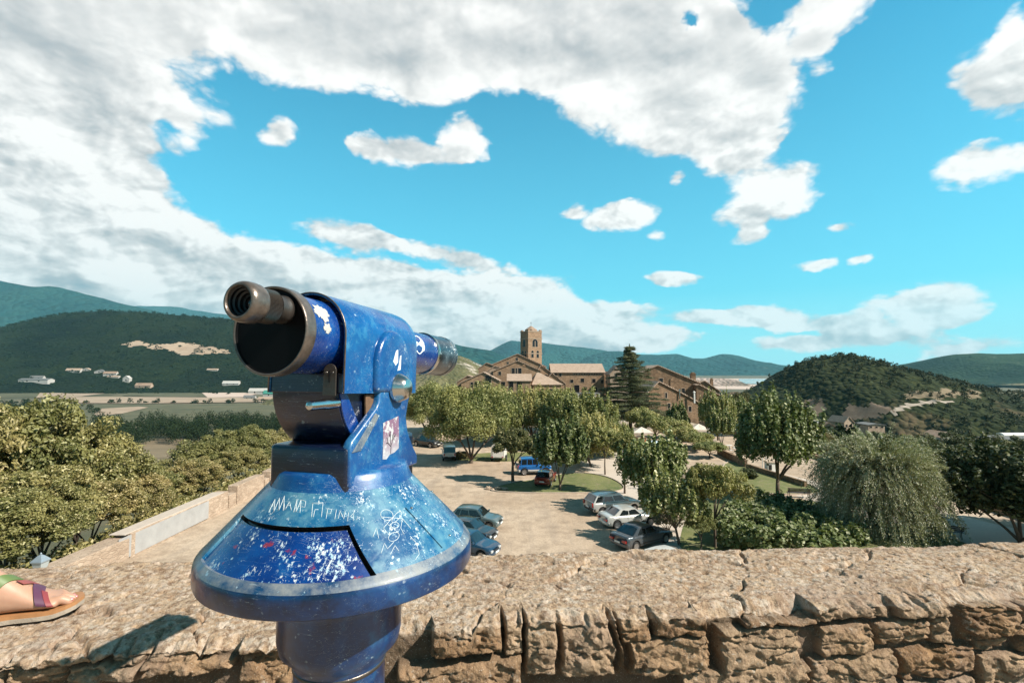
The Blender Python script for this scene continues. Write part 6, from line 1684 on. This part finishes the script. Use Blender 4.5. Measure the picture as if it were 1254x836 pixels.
    if kind == 'jeep':
        Mw = Matrix.Translation((-hl-.12, .12, 1.0)) @ Matrix.Rotation(R(-90), 4, 'Y'); mb = MB(); mb.lathe([(.30,-.09),(.33,-.06),(.33,.06),(.30,.09)], 28, M=Mw); mb.build('spare_wheel', M_head, root, autosmooth=40)
    tag(root, label, 'car', group); return root
def cplace(o, x, y, deg): o.location = (x, y, .014); o.rotation_euler = (0, 0, R(deg)); return o
P_silver = carpaint('silver_paint', (.50,.50,.48)); P_silver2 = carpaint('pale_silver_paint', (.56,.56,.53)); P_dk = carpaint('dark_grey_paint', (.06,.075,.09)); P_green = carpaint('grey_green_paint', (.10,.145,.15)); P_black = carpaint('black_paint', (.012,.012,.014), .2)
P_blue = carpaint('bright_blue_paint', (.01,.11,.34), .1); P_red = carpaint('dark_red_paint', (.20,.015,.012), .1); P_white = carpaint('white_paint', (.62,.62,.60), 0); P_navy = carpaint('blue_metal_paint', (.012,.05,.10)); P_blk2 = carpaint('charcoal_paint', (.012,.015,.018), .2)
gr_, gl_ = 'cars parked in the right hand row', 'cars parked in the row beside the telescope'
cplace(make_car('silver estate car with roof rails, farthest of the right row', 4.75, 1.9, 1.66, 'suv', P_silver, gr_, rack=True, wr=.34), 8.5, 43.9, 20)
cplace(make_car('pale silver saloon between the estate and the dark grey saloon', 4.55, 1.78, 1.42, 'sedan', P_silver2, gr_), 9.0, 40.4, 18)
cplace(make_car('dark blue grey saloon nearest the pink tipped shrub', 4.6, 1.78, 1.43, 'sedan', P_dk, gr_), 8.95, 36.0, 33)
cplace(make_car('pale blue white car whose roof just shows above the wall', 4.2, 1.75, 1.45, 'hatch', P_white, gr_), 9.3, 30.9, 30)
cplace(make_car('grey green hatchback parked farthest from the wall in the left row', 4.0, 1.72, 1.50, 'hatch', P_green, gl_), -2.75, 39.9, -16)
cplace(make_car('charcoal hatchback squeezed between the green and the blue car', 3.9, 1.70, 1.48, 'hatch', P_blk2, gl_), -3.0, 36.8, -22)
cplace(make_car('blue hatchback closest to the wall beside the telescope skirt', 3.9, 1.70, 1.48, 'hatch', P_navy, gl_), -2.75, 34.0, -24)
cplace(make_car('black pickup truck with roll bar in the shade of the far elm', 5.1, 1.88, 1.82, 'pickup', P_black, wr=.38), -13.2, 80.5, -38)
cplace(make_car('white van seen from behind, next to the large elm', 4.3, 1.75, 1.90, 'van', P_white, name='parked_van', lower=M_plastic), -8.5, 69.5, 100)['category'] = 'van'
cplace(make_car('bright blue off road car with white bumper and spare wheel', 3.9, 1.72, 1.92, 'jeep', P_blue, lower=P_white, wr=.38), 2.5, 59.6, 8)
cplace(make_car('dark red hatchback seen from behind beneath the mulberry', 3.8, 1.68, 1.45, 'hatch', P_red), 3.55, 54.6, 74)
cplace(make_car('small silver car far back near the arcade', 4.1, 1.72, 1.5, 'hatch', P_silver, 'cars by the arcade'), X_(737,118), 118, 60)
cplace(make_car('dark car far back beside the small silver one', 4.2, 1.74, 1.5, 'hatch', P_blk2, 'cars by the arcade'), X_(747,114), 114, 40)
# horse trailer: rounded body, two wheels, lamps
tr_ = empty('horse_trailer', (-1.7, 68.2, .014), R(82)); sec_ = [(.85,.55),(.86,1.2),(.85,1.85),(.76,2.12),(.52,2.28),(0,2.34),(-.52,2.28),(-.76,2.12),(-.85,1.85),(-.86,1.2),(-.85,.55)]
V = []; nx_ = 9
for i in range(nx_):
    x = -1.3+2.9*i/(nx_-1); k_ = 1-.10*max(0, (i-6)/2)**2; V += [(x, a_*k_, .5+(b_-.5)*k_) for a_, b_ in sec_]
m_ = len(sec_); mb = MB(); mb.add(V, [(i*m_+j, i*m_+j+1, (i+1)*m_+j+1, (i+1)*m_+j) for i in range(nx_-1) for j in range(m_-1)]+[tuple(range(m_)), tuple((nx_-1)*m_+j for j in range(m_))[::-1], tuple(i*m_ for i in range(nx_))[::1]+tuple(i*m_+m_-1 for i in range(nx_))[::-1]])
mb.build('body', simple('cream_white_panels', (.60,.58,.53), .45), tr_, autosmooth=40)
for s in (-1,1):
    Mw = Matrix.Translation((-.1, s*.98, .32)) @ Matrix.Rotation(R(-90*s), 4, 'X'); mb = MB(); mb.lathe([(.2,-.09),(.3,-.09),(.32,-.06),(.32,.06),(.29,.09),(.2,.09)], 20, M=Mw); w_ = mb.build('wheel', M_tyre, tr_, autosmooth=40); mb = MB(); mb.lathe([(.19,.07),(.19,.095),(.05,.1)], 16, M=Mw); mb.build('rim', M_rim, w_, autosmooth=30)
    mb = MB(); mb.box((-.1, s*.98, .70), (.95, .24, .05)); mb.build('mudguard', M_plastic, tr_, bevel=.02)
    mb = MB(); mb.box((-1.33, s*.68, .66), (.05,.22,.12)); mb.build('tail_light', M_tail, tr_, bevel=.01)
mb = MB(); mb.box((-1.325, 0, 1.25), (.03, 1.3, 1.25)); mb.build('rear_ramp', M_whitew, tr_, bevel=.01)
mb = MB(); mb.box((-1.35, 0, .72), (.02,.5,.11)); mb.build('number_plate', M_plate, tr_)
mb = MB(); mb.tube([(1.5,.5,.5),(2.7,0,.48)], .04, 6); mb.tube([(1.5,-.5,.5),(2.7,0,.48)], .04, 6); mb.tube([(2.3,0,.48),(2.3,0,.02)], .03, 6); mb.build('drawbar', M_rim, tr_)
tag(tr_, 'white horse trailer with rounded roof behind the small round tree', 'trailer')

# ============================================================ yard furniture
M_iron = simple('black_iron', (.015,.015,.016), .5, .4, .2, 10); M_bench = simple('dark_bench_slats', (.05,.035,.028), .6, 0, .3, 8)
def bench(x, y, rz, label, g=None, mt=M_bench):
    r_ = empty('park_bench', (x, y, .02), rz)
    mb = MB()
    for k in range(4): mb.box((0, -.20+k*.12, .44), (2.0, .10, .035))
    mb.build('seat', mt, r_, bevel=.006)
    mb = MB()
    for k in range(3): mb.box((0, .26+k*.03, .60+k*.13), (2.0, .03, .10))
    mb.build('backrest', mt, r_, bevel=.006)
    for s in (-.85, .85):
        mb = MB(); mb.tube([(s,-.22,0),(s,-.22,.42),(s,.20,.42),(s,.34,.90)], .025, 6); mb.tube([(s,.20,.42),(s,.28,0)], .025, 6); mb.tube([(s,-.22,.42),(s,-.22,.64),(s,.26,.64)], .02, 6); mb.build('leg_frame', M_iron, r_)
    tag(r_, label, 'bench', g); return r_
x, y = base(978, 609); bench(x, y, R(168), 'black bench on the curved path behind the large round mulberry', 'benches of the yard')
x, y = base(1158, 657); bench(x, y, R(150), 'bench with pale metal ends on the right hand path under the tamarisk', 'benches of the yard')
x, y = base(1104, 634); bench(x+1.2, y+3, R(150), 'bench hidden behind the tamarisk sprays', 'benches of the yard')
def bollard_box(x, y, label):
    r_ = empty('service_box', (x, y, 0)); mb = MB(); mb.box((0,0,.55), (1.1,.8,1.1)); mb.build('cabinet', M_whitew, r_, bevel=.03)
    mb = MB(); mb.box((0,0,1.13), (1.3,1.0,.08)); mb.build('lid', M_mas3, r_, bevel=.01); mb = MB(); mb.box((-.25,-.41,.55), (.35,.03,.6)); mb.build('door', M_iron, r_)
    tag(r_, label, 'cabinet'); return r_
x, y = base(944, 577); bollard_box(x, y, 'small white service cabinet on the lawn beside the far path')
for i, (px, py) in enumerate(((934,573),(938,571))):
    x, y = base(px, py); mb = MB(); mb.lathe([(.06,0),(.05,1.9),(.07,1.95),(.02,2.05)], 10); o = mb.build('pale_post', M_whitew, autosmooth=40); o.location = (x, y, 0); tag(o, ['left','right'][i]+' thin white post of the pair beside the service cabinet', 'post', 'white posts by the cabinet')
# litter bin and lamp post near the right row
x, y = base(793, 622); bn_ = empty('litter_bin', (x, y, .018)); mb = MB(); mb.lathe([(.22,.12),(.25,.2),(.27,.85),(.29,.88),(.29,.93),(.24,.93)], 20); mb.build('drum', M_iron, bn_, autosmooth=35); mb = MB(); mb.tube([(-.3,0,0),(-.3,0,.95)], .025, 6); mb.tube([(.3,0,0),(.3,0,.95)], .025, 6); mb.build('stand', M_iron, bn_); tag(bn_, 'black litter bin between the mulberry trunk and the silver estate car', 'bin')
def lamp(x, y, hh, label, s=1.0, z=0):
    r_ = empty('street_lamp', (x, y, z)); mb = MB(); mb.lathe([(.13,0),(.13,.3),(.09,.4),(.07,.5),(.05,hh-.1),(.06,hh)], 12); mb.build('post', M_iron, r_, autosmooth=40)
    l = empty('x') if False else None
    mb = MB(); q = .15*s
    V = [(i*q, j*q, hh) for i in (-1,1) for j in (-1,1)]; V = [(-q,-q,hh),(q,-q,hh),(q,q,hh),(-q,q,hh),(-q*1.6,-q*1.6,hh+.5*s),(q*1.6,-q*1.6,hh+.5*s),(q*1.6,q*1.6,hh+.5*s),(-q*1.6,q*1.6,hh+.5*s)]
    mb.add(V, [(0,1,5,4),(1,2,6,5),(2,3,7,6),(3,0,4,7),(0,3,2,1)]); mb.build('lantern', simple('lamp_glass', (.35,.38,.38), .15, 0, .05), r_)
    mb = MB(); a_ = q*1.85; b_ = q*.7; z0_ = hh+.5*s; mb.add([(-a_,-a_,z0_),(a_,-a_,z0_),(a_,a_,z0_),(-a_,a_,z0_),(-a_,-a_,z0_+.05*s),(a_,-a_,z0_+.05*s),(a_,a_,z0_+.05*s),(-a_,a_,z0_+.05*s),(-b_,-b_,z0_+.27*s),(b_,-b_,z0_+.27*s),(b_,b_,z0_+.27*s),(-b_,b_,z0_+.27*s),(0,0,z0_+.36*s)],
      [(0,3,2,1),(0,1,5,4),(1,2,6,5),(2,3,7,6),(3,0,4,7),(4,5,9,8),(5,6,10,9),(6,7,11,10),(7,4,8,11),(8,9,12),(9,10,12),(10,11,12),(11,8,12)])
    mb.lathe([(.03*s,.34*s+0),(.045*s,.38*s),(.02*s,.43*s)], 8, (0,0,z0_)); mb.build('lamp_hood', simple('grey_lamp_metal', (.33,.38,.42), .4, .5, .15, 6), r_)
    tag(r_, label, 'street lamp'); return r_
x, y = base(784, 612); lamp(x, y, 3.3, 'thin black lamp post beside the litter bin')
lamp(X_(62,22), 22.0, Z_(673,22)-.43*.85*2, 'grey lantern head of a lamp post poking above the stone wall at the far left', .85)
# parasols of the cafe
def parasol(x, y, r, h, label, colr, legc=M_wood, sides=4):
    r_ = empty('parasol', (x, y, 0), .3); mb = MB(); mb.tube([(0,0,0),(0,0,h+.12)], .03, 8); mb.lathe([(.3,0),(.3,.06),(.05,.1)], 14); mb.build('pole', legc, r_)
    mb = MB(); n = sides*6; V = [(0,0,h)]; 
    for ring in (1,2,3):
        f = ring/3
        for k in range(n):
            a_ = 2*math.pi*k/n+.4; q = (k % 6)/6; rr = math.cos(math.pi/sides)/math.cos((q-.5)*2*math.pi/sides); sag = .05*math.sin(math.pi*q)*f
            V.append((r*f*rr*math.cos(a_), r*f*rr*math.sin(a_), h-.62*f*(r/1.8)-sag))
    F_ = [(0, 1+k, 1+(k+1)%n) for k in range(n)]
    for ring in range(2): F_ += [(1+ring*n+k, 1+(ring+1)*n+k, 1+(ring+1)*n+(k+1)%n, 1+ring*n+(k+1)%n) for k in range(n)]
    b0 = 1+2*n; nv_ = len(V); V += [(V[b0+k][0], V[b0+k][1], V[b0+k][2]-.18) for k in range(n)]
    F_ += [(b0+k, nv_+k, nv_+(k+1)%n, b0+(k+1)%n) for k in range(n)]
    mb.add(V, F_); c_ = mb.build('canopy', colr, r_); 
    sm_ = c_.modifiers.new('thickness', 'SOLIDIFY'); sm_.thickness = .02
    mb = MB()
    for k in range(8): a_ = 2*math.pi*k/8+.4; mb.tube([(0,0,h-.05),(r*.95*math.cos(a_), r*.95*math.sin(a_), h-.62*(r/1.8)-.02)], .012, 4)
    mb.build('ribs', M_wood, r_); tag(r_, label, 'parasol', 'cafe parasols'); return r_
C_cream = simple('cream_canvas', (.62,.54,.46), .9, 0, .08, 2); C_blue = simple('pale_blue_canvas', (.48,.58,.64), .9, 0, .06, 2); C_red = simple('orange_red_canvas', (.45,.13,.05), .9, 0, .1, 2)
x, y = base(786, 545); parasol(x, y, 2.1, 2.9, 'cream parasol over the cafe tables below the cedar', C_cream)
x, y = base(801, 562); parasol(x, y, 1.9, 2.6, 'pale blue white parasol nearest the mulberries', C_blue)
x, y = base(822, 566); parasol(x, y, 1.5, 2.3, 'pale blue parasol mostly hidden by the mulberry on its right', C_blue)
x, y = base(856, 541); parasol(x, y, 2.3, 3.0, 'cream square parasol in front of the dark gabled house', C_cream)
x, y = base(737, 520); parasol(x, y, 2.3, 3.0, 'white parasol left of the cedar trunk', simple('white_canvas', (.66,.64,.61), .9), sides=8)
# menu board / orange cafe stand
x, y = base(785, 553); st_ = empty('cafe_stand', (x, y, 0)); mb = MB(); mb.box((0,0,1.0), (1.3,.7,2.0)); mb.build('cabinet', C_red, st_, bevel=.03); mb = MB(); mb.box((0,-.1,2.08), (1.6,1.1,.1)); mb.build('counter_roof', M_wood, st_); tag(st_, 'orange red cafe stand under the cream parasol', 'stand')
M_chair = simple('white_table_plastic', (.62,.60,.57), .6)
def table(x, y, label, g):
    r_ = empty('cafe_table', (x, y, .018)); mb = MB(); mb.lathe([(.42,.70),(.42,.73)], 20); mb.build('table_top', M_chair, r_); mb = MB(); mb.lathe([(.22,0),(.22,.03),(.03,.06),(.03,.70)], 10); mb.build('pedestal', M_iron, r_); tag(r_, label, 'table', g); return r_
def chair(x, y, rz, label, g):
    r_ = empty('cafe_chair', (x, y, .018), rz); mb = MB(); mb.box((0,0,.45), (.44,.44,.04)); mb.build('seat', M_chair, r_, bevel=.01); mb = MB(); mb.box((0,.21,.70), (.42,.035,.40)); mb.build('backrest', M_chair, r_, bevel=.01)
    for i_ in (-1,1):
        for j_ in (-1,1): mb = MB(); mb.tube([(i_*.19,j_*.19,0),(i_*.18,j_*.18,.43)], .016, 6); mb.build('leg', M_iron, r_)
    tag(r_, label, 'chair', g); return r_
spots_t = [(757,517,'left of the cedar trunk'),(763,520,'under the cedar, nearest its trunk'),(792,553,'behind the pale blue parasol'),(893,551,'on the dining terrace, left one'),(902,555,'on the dining terrace, right one'),(779,549,'left of the orange stand')]
for px, py, wh in spots_t:
    x, y = base(px, py); table(x, y, 'round white cafe table '+wh, 'cafe tables')
    chair(x-.75, y, R(90), 'white cafe chair on the left side of the table '+wh, 'cafe chairs'); chair(x+.75, y, R(-90), 'white cafe chair on the right side of the table '+wh, 'cafe chairs')
# terrace wall of the restaurant
seg = MB(); a, b = base(878, 556), base(912, 572); wseg(seg, a, b, .9, .35, -.3); a2, b2 = base(913, 573), base(985, 596); o = seg.build('terrace_wall', M_mas2, bevel=.03); tag(o, 'dark low wall edging the dining terrace beside the lawn', 'wall')
o = MB(); wseg(o, a2, b2, .55, .35, -.3); o = o.build('terrace_wall', M_mas2, bevel=.03); tag(o, 'dark low wall running behind the lawn and the big mulberry', 'wall')
# scattered stones and logs at the edge of the grass island
rs = random.Random(8)
for k in range(5):
    px = 598+k*5.2; x, y = base(px, 600+rs.uniform(-1.5,1)); mb = MB(); r_ = .28*rs.uniform(.6,1.1)
    V = []; n = 9
    for i in range(5):
        for j in range(n):
            th_ = math.pi*(i+.5)/5; a_ = 2*math.pi*j/n; q = r_*(1+.3*rs.uniform(-1,1)); V.append((q*math.sin(th_)*math.cos(a_)*1.3, q*math.sin(th_)*math.sin(a_), r_*.3+q*.7*math.cos(th_)))
    mb.add(V, [(i*n+j, i*n+(j+1)%n, (i+1)*n+(j+1)%n, (i+1)*n+j) for i in range(4) for j in range(n)]+[tuple(range(n)), tuple(4*n+j for j in range(n))[::-1]])
    o = mb.build('boulder', M_mas3); o.location = (x, y, .02); tag(o, ['leftmost','second from left','middle','fourth from left','rightmost'][k]+' pale boulder at the left tip of the grass island', 'boulder', 'boulders at the tip of the grass island')
# ============================================================ person sitting on the wall; only the sandalled foot is in view
def skinmat(name, col):
    m, t, p = mat(name); oc = tcoord(t); t.link(t.mix(t.noise(oc, 25, 4, .6), tuple(x*.88 for x in col), tuple(x*1.08 for x in col)), p.inputs['Base Color'])
    p.inputs['Roughness'].default_value = .48; p.inputs['Subsurface Weight'].default_value = .12; p.inputs['Subsurface Radius'].default_value = (.02,.008,.004); p.inputs['Subsurface Scale'].default_value = .3
    bump(t, p, t.noise(oc, 320, 3, .6), .12, .001); return m
M_skin = skinmat('skin', (.43,.245,.165))
FD = Vector((.88, .47, 0)).normalized(); FN = Vector((-FD.y, FD.x, 0)); FH = Vector((-1.510, 1.412, ZT+.010)); FS = 1.13
def FW(x, y, z): return FH + (FD*x + FN*y + Vector((0,0,z)))*FS
def blob(mb, c, r, n=10):
    V = []; c = Vector(c); m_ = n
    if not hasattr(r, '__len__'): r = (r, r, r)
    for i in range(1, n):
        for j in range(2*m_):
            th_ = math.pi*i/n; a_ = math.pi*j/m_
            V.append(c+Vector((r[0]*math.sin(th_)*math.cos(a_), r[1]*math.sin(th_)*math.sin(a_), r[2]*math.cos(th_))))
    k = len(V); V += [c+Vector((0,0,r[2])), c-Vector((0,0,r[2]))]; w_ = 2*m_
    mb.add(V, [(i*w_+j, i*w_+(j+1)%w_, (i+1)*w_+(j+1)%w_, (i+1)*w_+j) for i in range(n-2) for j in range(w_)]+[(k, (j+1)%w_, j) for j in range(w_)]+[(k+1, (n-2)*w_+j, (n-2)*w_+(j+1)%w_) for j in range(w_)])
def limb(mb, pts, rads, step=.5):
    for (a, b, ra, rb) in zip(pts, pts[1:], rads, rads[1:]):
        a, b = Vector(a), Vector(b); L = (b-a).length; n = max(2, int(L/(min(ra, rb)*step)))
        mb.tube([a, b], [ra, rb], 20)
        blob(mb, a, ra); blob(mb, b, rb)
def fsec(x):
    w = np.interp(x, [0,.012,.04,.08,.12,.16,.19,.205], [.012,.024,.031,.031,.035,.042,.045,.043]); h = np.interp(x, [0,.02,.05,.075,.10,.13,.16,.19,.21], [.055,.105,.128,.110,.088,.065,.044,.028,.020]); return float(w), float(h)
SZ = .016
mb = MB(); V = []; nx_, nc_ = 30, 24
for i in range(nx_):
    x = .003+.202*i/(nx_-1); w_, h_ = fsec(x)
    for k in range(nc_):
        a_ = 2*math.pi*k/nc_; cy, sy = math.cos(a_), math.sin(a_)
        yy = w_*(abs(cy)**.8)*(1 if cy > 0 else -1)*(1-.25*max(0, sy)); zz = SZ+h_*.5+h_*.5*(abs(sy)**(.85 if sy > 0 else .6))*(1 if sy > 0 else -1)
        V.append(FW(x, yy-.004*math.sin(x*9), zz))
mb.add(V, [(i*nc_+k, i*nc_+(k+1)%nc_, (i+1)*nc_+(k+1)%nc_, (i+1)*nc_+k) for i in range(nx_-1) for k in range(nc_)]+[tuple(range(nc_))[::-1], tuple((nx_-1)*nc_+k for k in range(nc_))])
toes = [(-.030,.0128,.238,.0115),(-.007,.0092,.241,.0088),(.009,.0086,.233,.0082),(.0225,.0080,.222,.0076),(.0345,.0076,.207,.0072)]
for (y, r0, xt, r1) in toes:
    limb(mb, [FW(.178,y*.93,SZ+.012), FW((.178+xt)/2+.004,y,SZ+.0165), FW(xt-r1,y,SZ+r1*.82)], [r0*1.12, r0, r1])
ankle = FW(.040, 0, .125); knee = Vector((-1.78, 1.50, ZT+.50)); hipL = Vector((-2.08, 1.53, ZT+.12)); hipR = Vector((-2.10, 1.33, ZT+.12)); kneeR = Vector((-1.76, 1.20, ZT+.06)); ankR = Vector((-1.74, 1.08, ZT-.36))
limb(mb, [FW(.045,0,.06), ankle, ankle.lerp(knee,.25), ankle.lerp(knee,.62)-FD*.02, knee, knee.lerp(hipL,.5), hipL], [.034,.0345,.042,.056,.058,.072,.088])
blob(mb, FW(.048,.030,.085), .013); blob(mb, FW(.048,-.030,.092), .013)
limb(mb, [hipR, kneeR, kneeR.lerp(ankR,.4), ankR, ankR+Vector((.03,-.02,-.05))], [.088,.060,.055,.034,.032])
limb(mb, [ankR+Vector((-.02,.0,-.055)), ankR+Vector((.10,-.06,-.085)), ankR+Vector((.16,-.09,-.10))], [.030,.034,.022])
pel = (hipL+hipR)/2; chest = pel+Vector((-.06,0,.36)); neck = pel+Vector((-.04,0,.50)); head = pel+Vector((0,0,.66))
limb(mb, [hipL, pel+Vector((0,0,.04)), hipR], [.09,.12,.09]); 
for s in (-1,1): limb(mb, [pel+Vector((0,s*.05,.04)), pel+Vector((-.04,s*.045,.2)), chest+Vector((0,s*.06,0))], [.11,.095,.115])
limb(mb, [chest+Vector((0,.16,.06)), chest+Vector((0,-.16,.06))], [.055,.055]); limb(mb, [chest+Vector((0,0,.05)), neck, head], [.07,.052,.055])
blob(mb, head+Vector((0,0,.02)), (.092,.075,.115), 14); blob(mb, head+Vector((.03,0,-.05)), (.055,.052,.05)); limb(mb, [head+Vector((.085,0,.03)), head+Vector((.106,0,-.012))], [.010,.014])
for s in (-1,1):
    blob(mb, head+Vector((-.005,s*.078,.0)), (.02,.01,.03)); sh = chest+Vector((0,s*.17,.06)); elb = sh+Vector((.03,s*.06,-.28)); wr_ = sh+Vector((.20,s*-.02,-.42)) if s > 0 else Vector((-2.15,1.12,ZT+.06))
    limb(mb, [sh, elb, wr_], [.045,.036,.025]); limb(mb, [wr_, wr_+Vector((.06,0,-.02))], [.03,.028])
    for k in range(4): limb(mb, [wr_+Vector((.07,(k-1.5)*.018,-.02)), wr_+Vector((.115,(k-1.5)*.02,-.03)), wr_+Vector((.14-.008*abs(k-1.5),(k-1.5)*.021,-.05))], [.009,.008,.0068])
    limb(mb, [wr_+Vector((.03,-s*.03,-.01)), wr_+Vector((.075,-s*.055,-.02))], [.011,.008])
person = mb.build('person', M_skin, smooth=True)
rm = person.modifiers.new('merge', 'REMESH'); rm.mode = 'VOXEL'; rm.voxel_size = .0036; rm.use_smooth_shade = True
sm_ = person.modifiers.new('soften', 'SMOOTH'); sm_.factor = .5; sm_.iterations = 5
tag(person, 'person sitting on the wall at the left edge, sandalled foot in view', 'person')
# clothes (outside the view)
M_short = simple('denim_shorts', (.06,.09,.16), .9, 0, .2, 30); M_shirt = simple('white_cotton_shirt', (.6,.58,.55), .9, 0, .1, 10); M_hair = simple('brown_hair', (.05,.03,.018), .6, 0, .3, 60)
mb = MB(); limb(mb, [hipL, pel+Vector((0,0,.06)), hipR], [.102,.132,.102]); limb(mb, [hipL, hipL.lerp(knee,.5)], [.102,.088]); limb(mb, [hipR, hipR.lerp(kneeR,.5)], [.102,.088]); o = mb.build('shorts', M_short, person, smooth=True)
mb = MB()
for s in (-1,1): limb(mb, [pel+Vector((-.01,s*.05,.12)), pel+Vector((-.04,s*.045,.22)), chest+Vector((0,s*.06,0)), chest+Vector((0,s*.15,.06)), chest+Vector((.01,s*.20,-.05))], [.122,.108,.126,.066,.058])
mb.build('shirt', M_shirt, person, smooth=True)
mb = MB(); blob(mb, head+Vector((-.022,0,.045)), (.092,.086,.105), 14); limb(mb, [head+Vector((-.07,0,.03)), head+Vector((-.09,0,-.12)), head+Vector((-.10,0,-.26))], [.05,.045,.02]); mb.build('hair', M_hair, person, smooth=True)
for s in (-1,1):
    mb = MB(); blob(mb, head+Vector((.083,s*.030,.018)), (.008,.013,.008)); mb.build('eye', M_glassd, person, smooth=True)
mb = MB(); limb(mb, [head+Vector((.082,.02,-.05)), head+Vector((.088,0,-.05)), head+Vector((.082,-.02,-.05))], [.006,.008,.006]); mb.build('mouth', simple('lips', (.4,.15,.12), .5), person, smooth=True)
M_nail = simple('pink_toe_nail', (.62,.22,.22), .2, 0, .05, 9, coat=.6)
for (y, r0, xt, r1) in toes:
    mb = MB(); c = FW(xt-r1*.62, y, SZ+r1*1.50); V = []
    for i in range(-3, 4):
        for j in range(-3, 4): V.append(c+FD*(i/3*r1*.58)+FN*(j/3*r1*.66)+Vector((0,0,-(j/3)**2*r1*.25-(max(0,i)/3)**2*r1*.35+.0008)))
    mb.add(V, [(i*7+j, i*7+j+1, (i+1)*7+j+1, (i+1)*7+j) for i in range(6) for j in range(6)]); o = mb.build('toe_nail', M_nail, person, smooth=True)
    q = o.modifiers.new('t', 'SOLIDIFY'); q.thickness = .0015
# sandal, part of what the person wears
sole = []; N_ = 40
def soutline(s_=1.0, off=.006):
    P = []
    xs_ = np.concatenate([np.linspace(-.008, .252, 30)])
    def wl(x): return float(np.interp(x, [-.008,0,.02,.06,.12,.17,.205,.23,.245,.252], [.0,.018,.031,.036,.037,.045,.047,.038,.022,.0]))+off*.5
    def wr__(x): return float(np.interp(x, [-.008,0,.02,.06,.12,.17,.205,.23,.245,.252], [.0,.018,.031,.034,.035,.047,.050,.047,.032,.0]))+off*.5
    P = [(x, wl(x)) for x in xs_] + [(x, -wr__(x)) for x in xs_[::-1]]
    return P
def soleslab(z0, z1, sc2, nm, mt):
    P = soutline(off=.006*sc2); mb = MB(); n = len(P)
    def zb(x): return .010*sstep(.19, .25, np.array(x))
    V = [FW(x, y*sc2, z0+float(zb(x))) for x, y in P]+[FW(x, y*sc2, z1+float(zb(x))) for x, y in P]
    h_ = n//2
    F_ = [(i, i+1, n+i+1, n+i) for i in range(n-1)]+[(n-1, 0, n, 2*n-1)]
    F_ += [(n+i, n+i+1, n+(n-2-i), n+(n-1-i)) for i in range(h_-1)]+[(n-1-i, n-2-i, i+1, i) for i in range(h_-1)]
    mb.add(V, F_); return mb.build(nm, mt, person)
sand = soleslab(-.004, .006, 1.0, 'sandal', simple('pale_rubber_sole', (.34,.28,.22), .8, 0, .15, 60, bumps=.3, bscale=300))
o = soleslab(.006, .015, .975, 'footbed', simple('brown_leather_footbed', (.36,.17,.07), .55, 0, .25, 50)); o.parent = sand
def strap(nm, xa, xb, wid, mt, a0=-8, a1=188, lift=.0022):
    mb = MB(); V = []; n = 26
    for k in range(n+1):
        f = k/n; a_ = R(a0+(a1-a0)*f); x = xa+(xb-xa)*f
        for dx in (-wid/2, wid/2):
            for l_ in (lift, lift-.0016):
                w_, h_ = fsec(x+dx); cy, sy = math.cos(a_), math.sin(a_)
                yy = -w_*(abs(cy)**.8)*(1 if cy > 0 else -1)*(1-.22*max(0,sy)); zz = SZ+h_*.5+h_*.5*(abs(sy)**.85)*(1 if sy > 0 else -1)
                r = Vector((0, yy, zz-SZ-h_*.3)); r.normalize()
                V.append(FW(x+dx, yy-.004*math.sin((x+dx)*9)+r.y*(l_+.001), max(.012, zz+r.z*(l_+.001))))
    mb.add(V, [(k*4+a, k*4+b, (k+1)*4+b, (k+1)*4+a) for k in range(n) for a, b in ((0,2),(2,3),(3,1),(1,0))])
    return mb.build(nm, mt, sand, autosmooth=50)
strap('green_strap', .075, .150, .020, simple('green_leather', (.10,.15,.045), .5, 0, .15, 60))
strap('purple_strap', .180, .145, .024, simple('purple_leather', (.09,.03,.065), .5, 0, .15, 60), lift=.0030)
strap('red_strap', .196, .176, .012, simple('red_leather', (.22,.04,.045), .5, 0, .15, 60), a0=-8, a1=75, lift=.0046)
strap('red_strap', .128, .150, .014, simple('coral_leather', (.26,.07,.06), .5, 0, .15, 60), a0=70, a1=120, lift=.0046)
strap('heel_strap', .060, .018, .016, simple('tan_leather', (.40,.20,.08), .5, 0, .2, 60), a0=-14, a1=30)
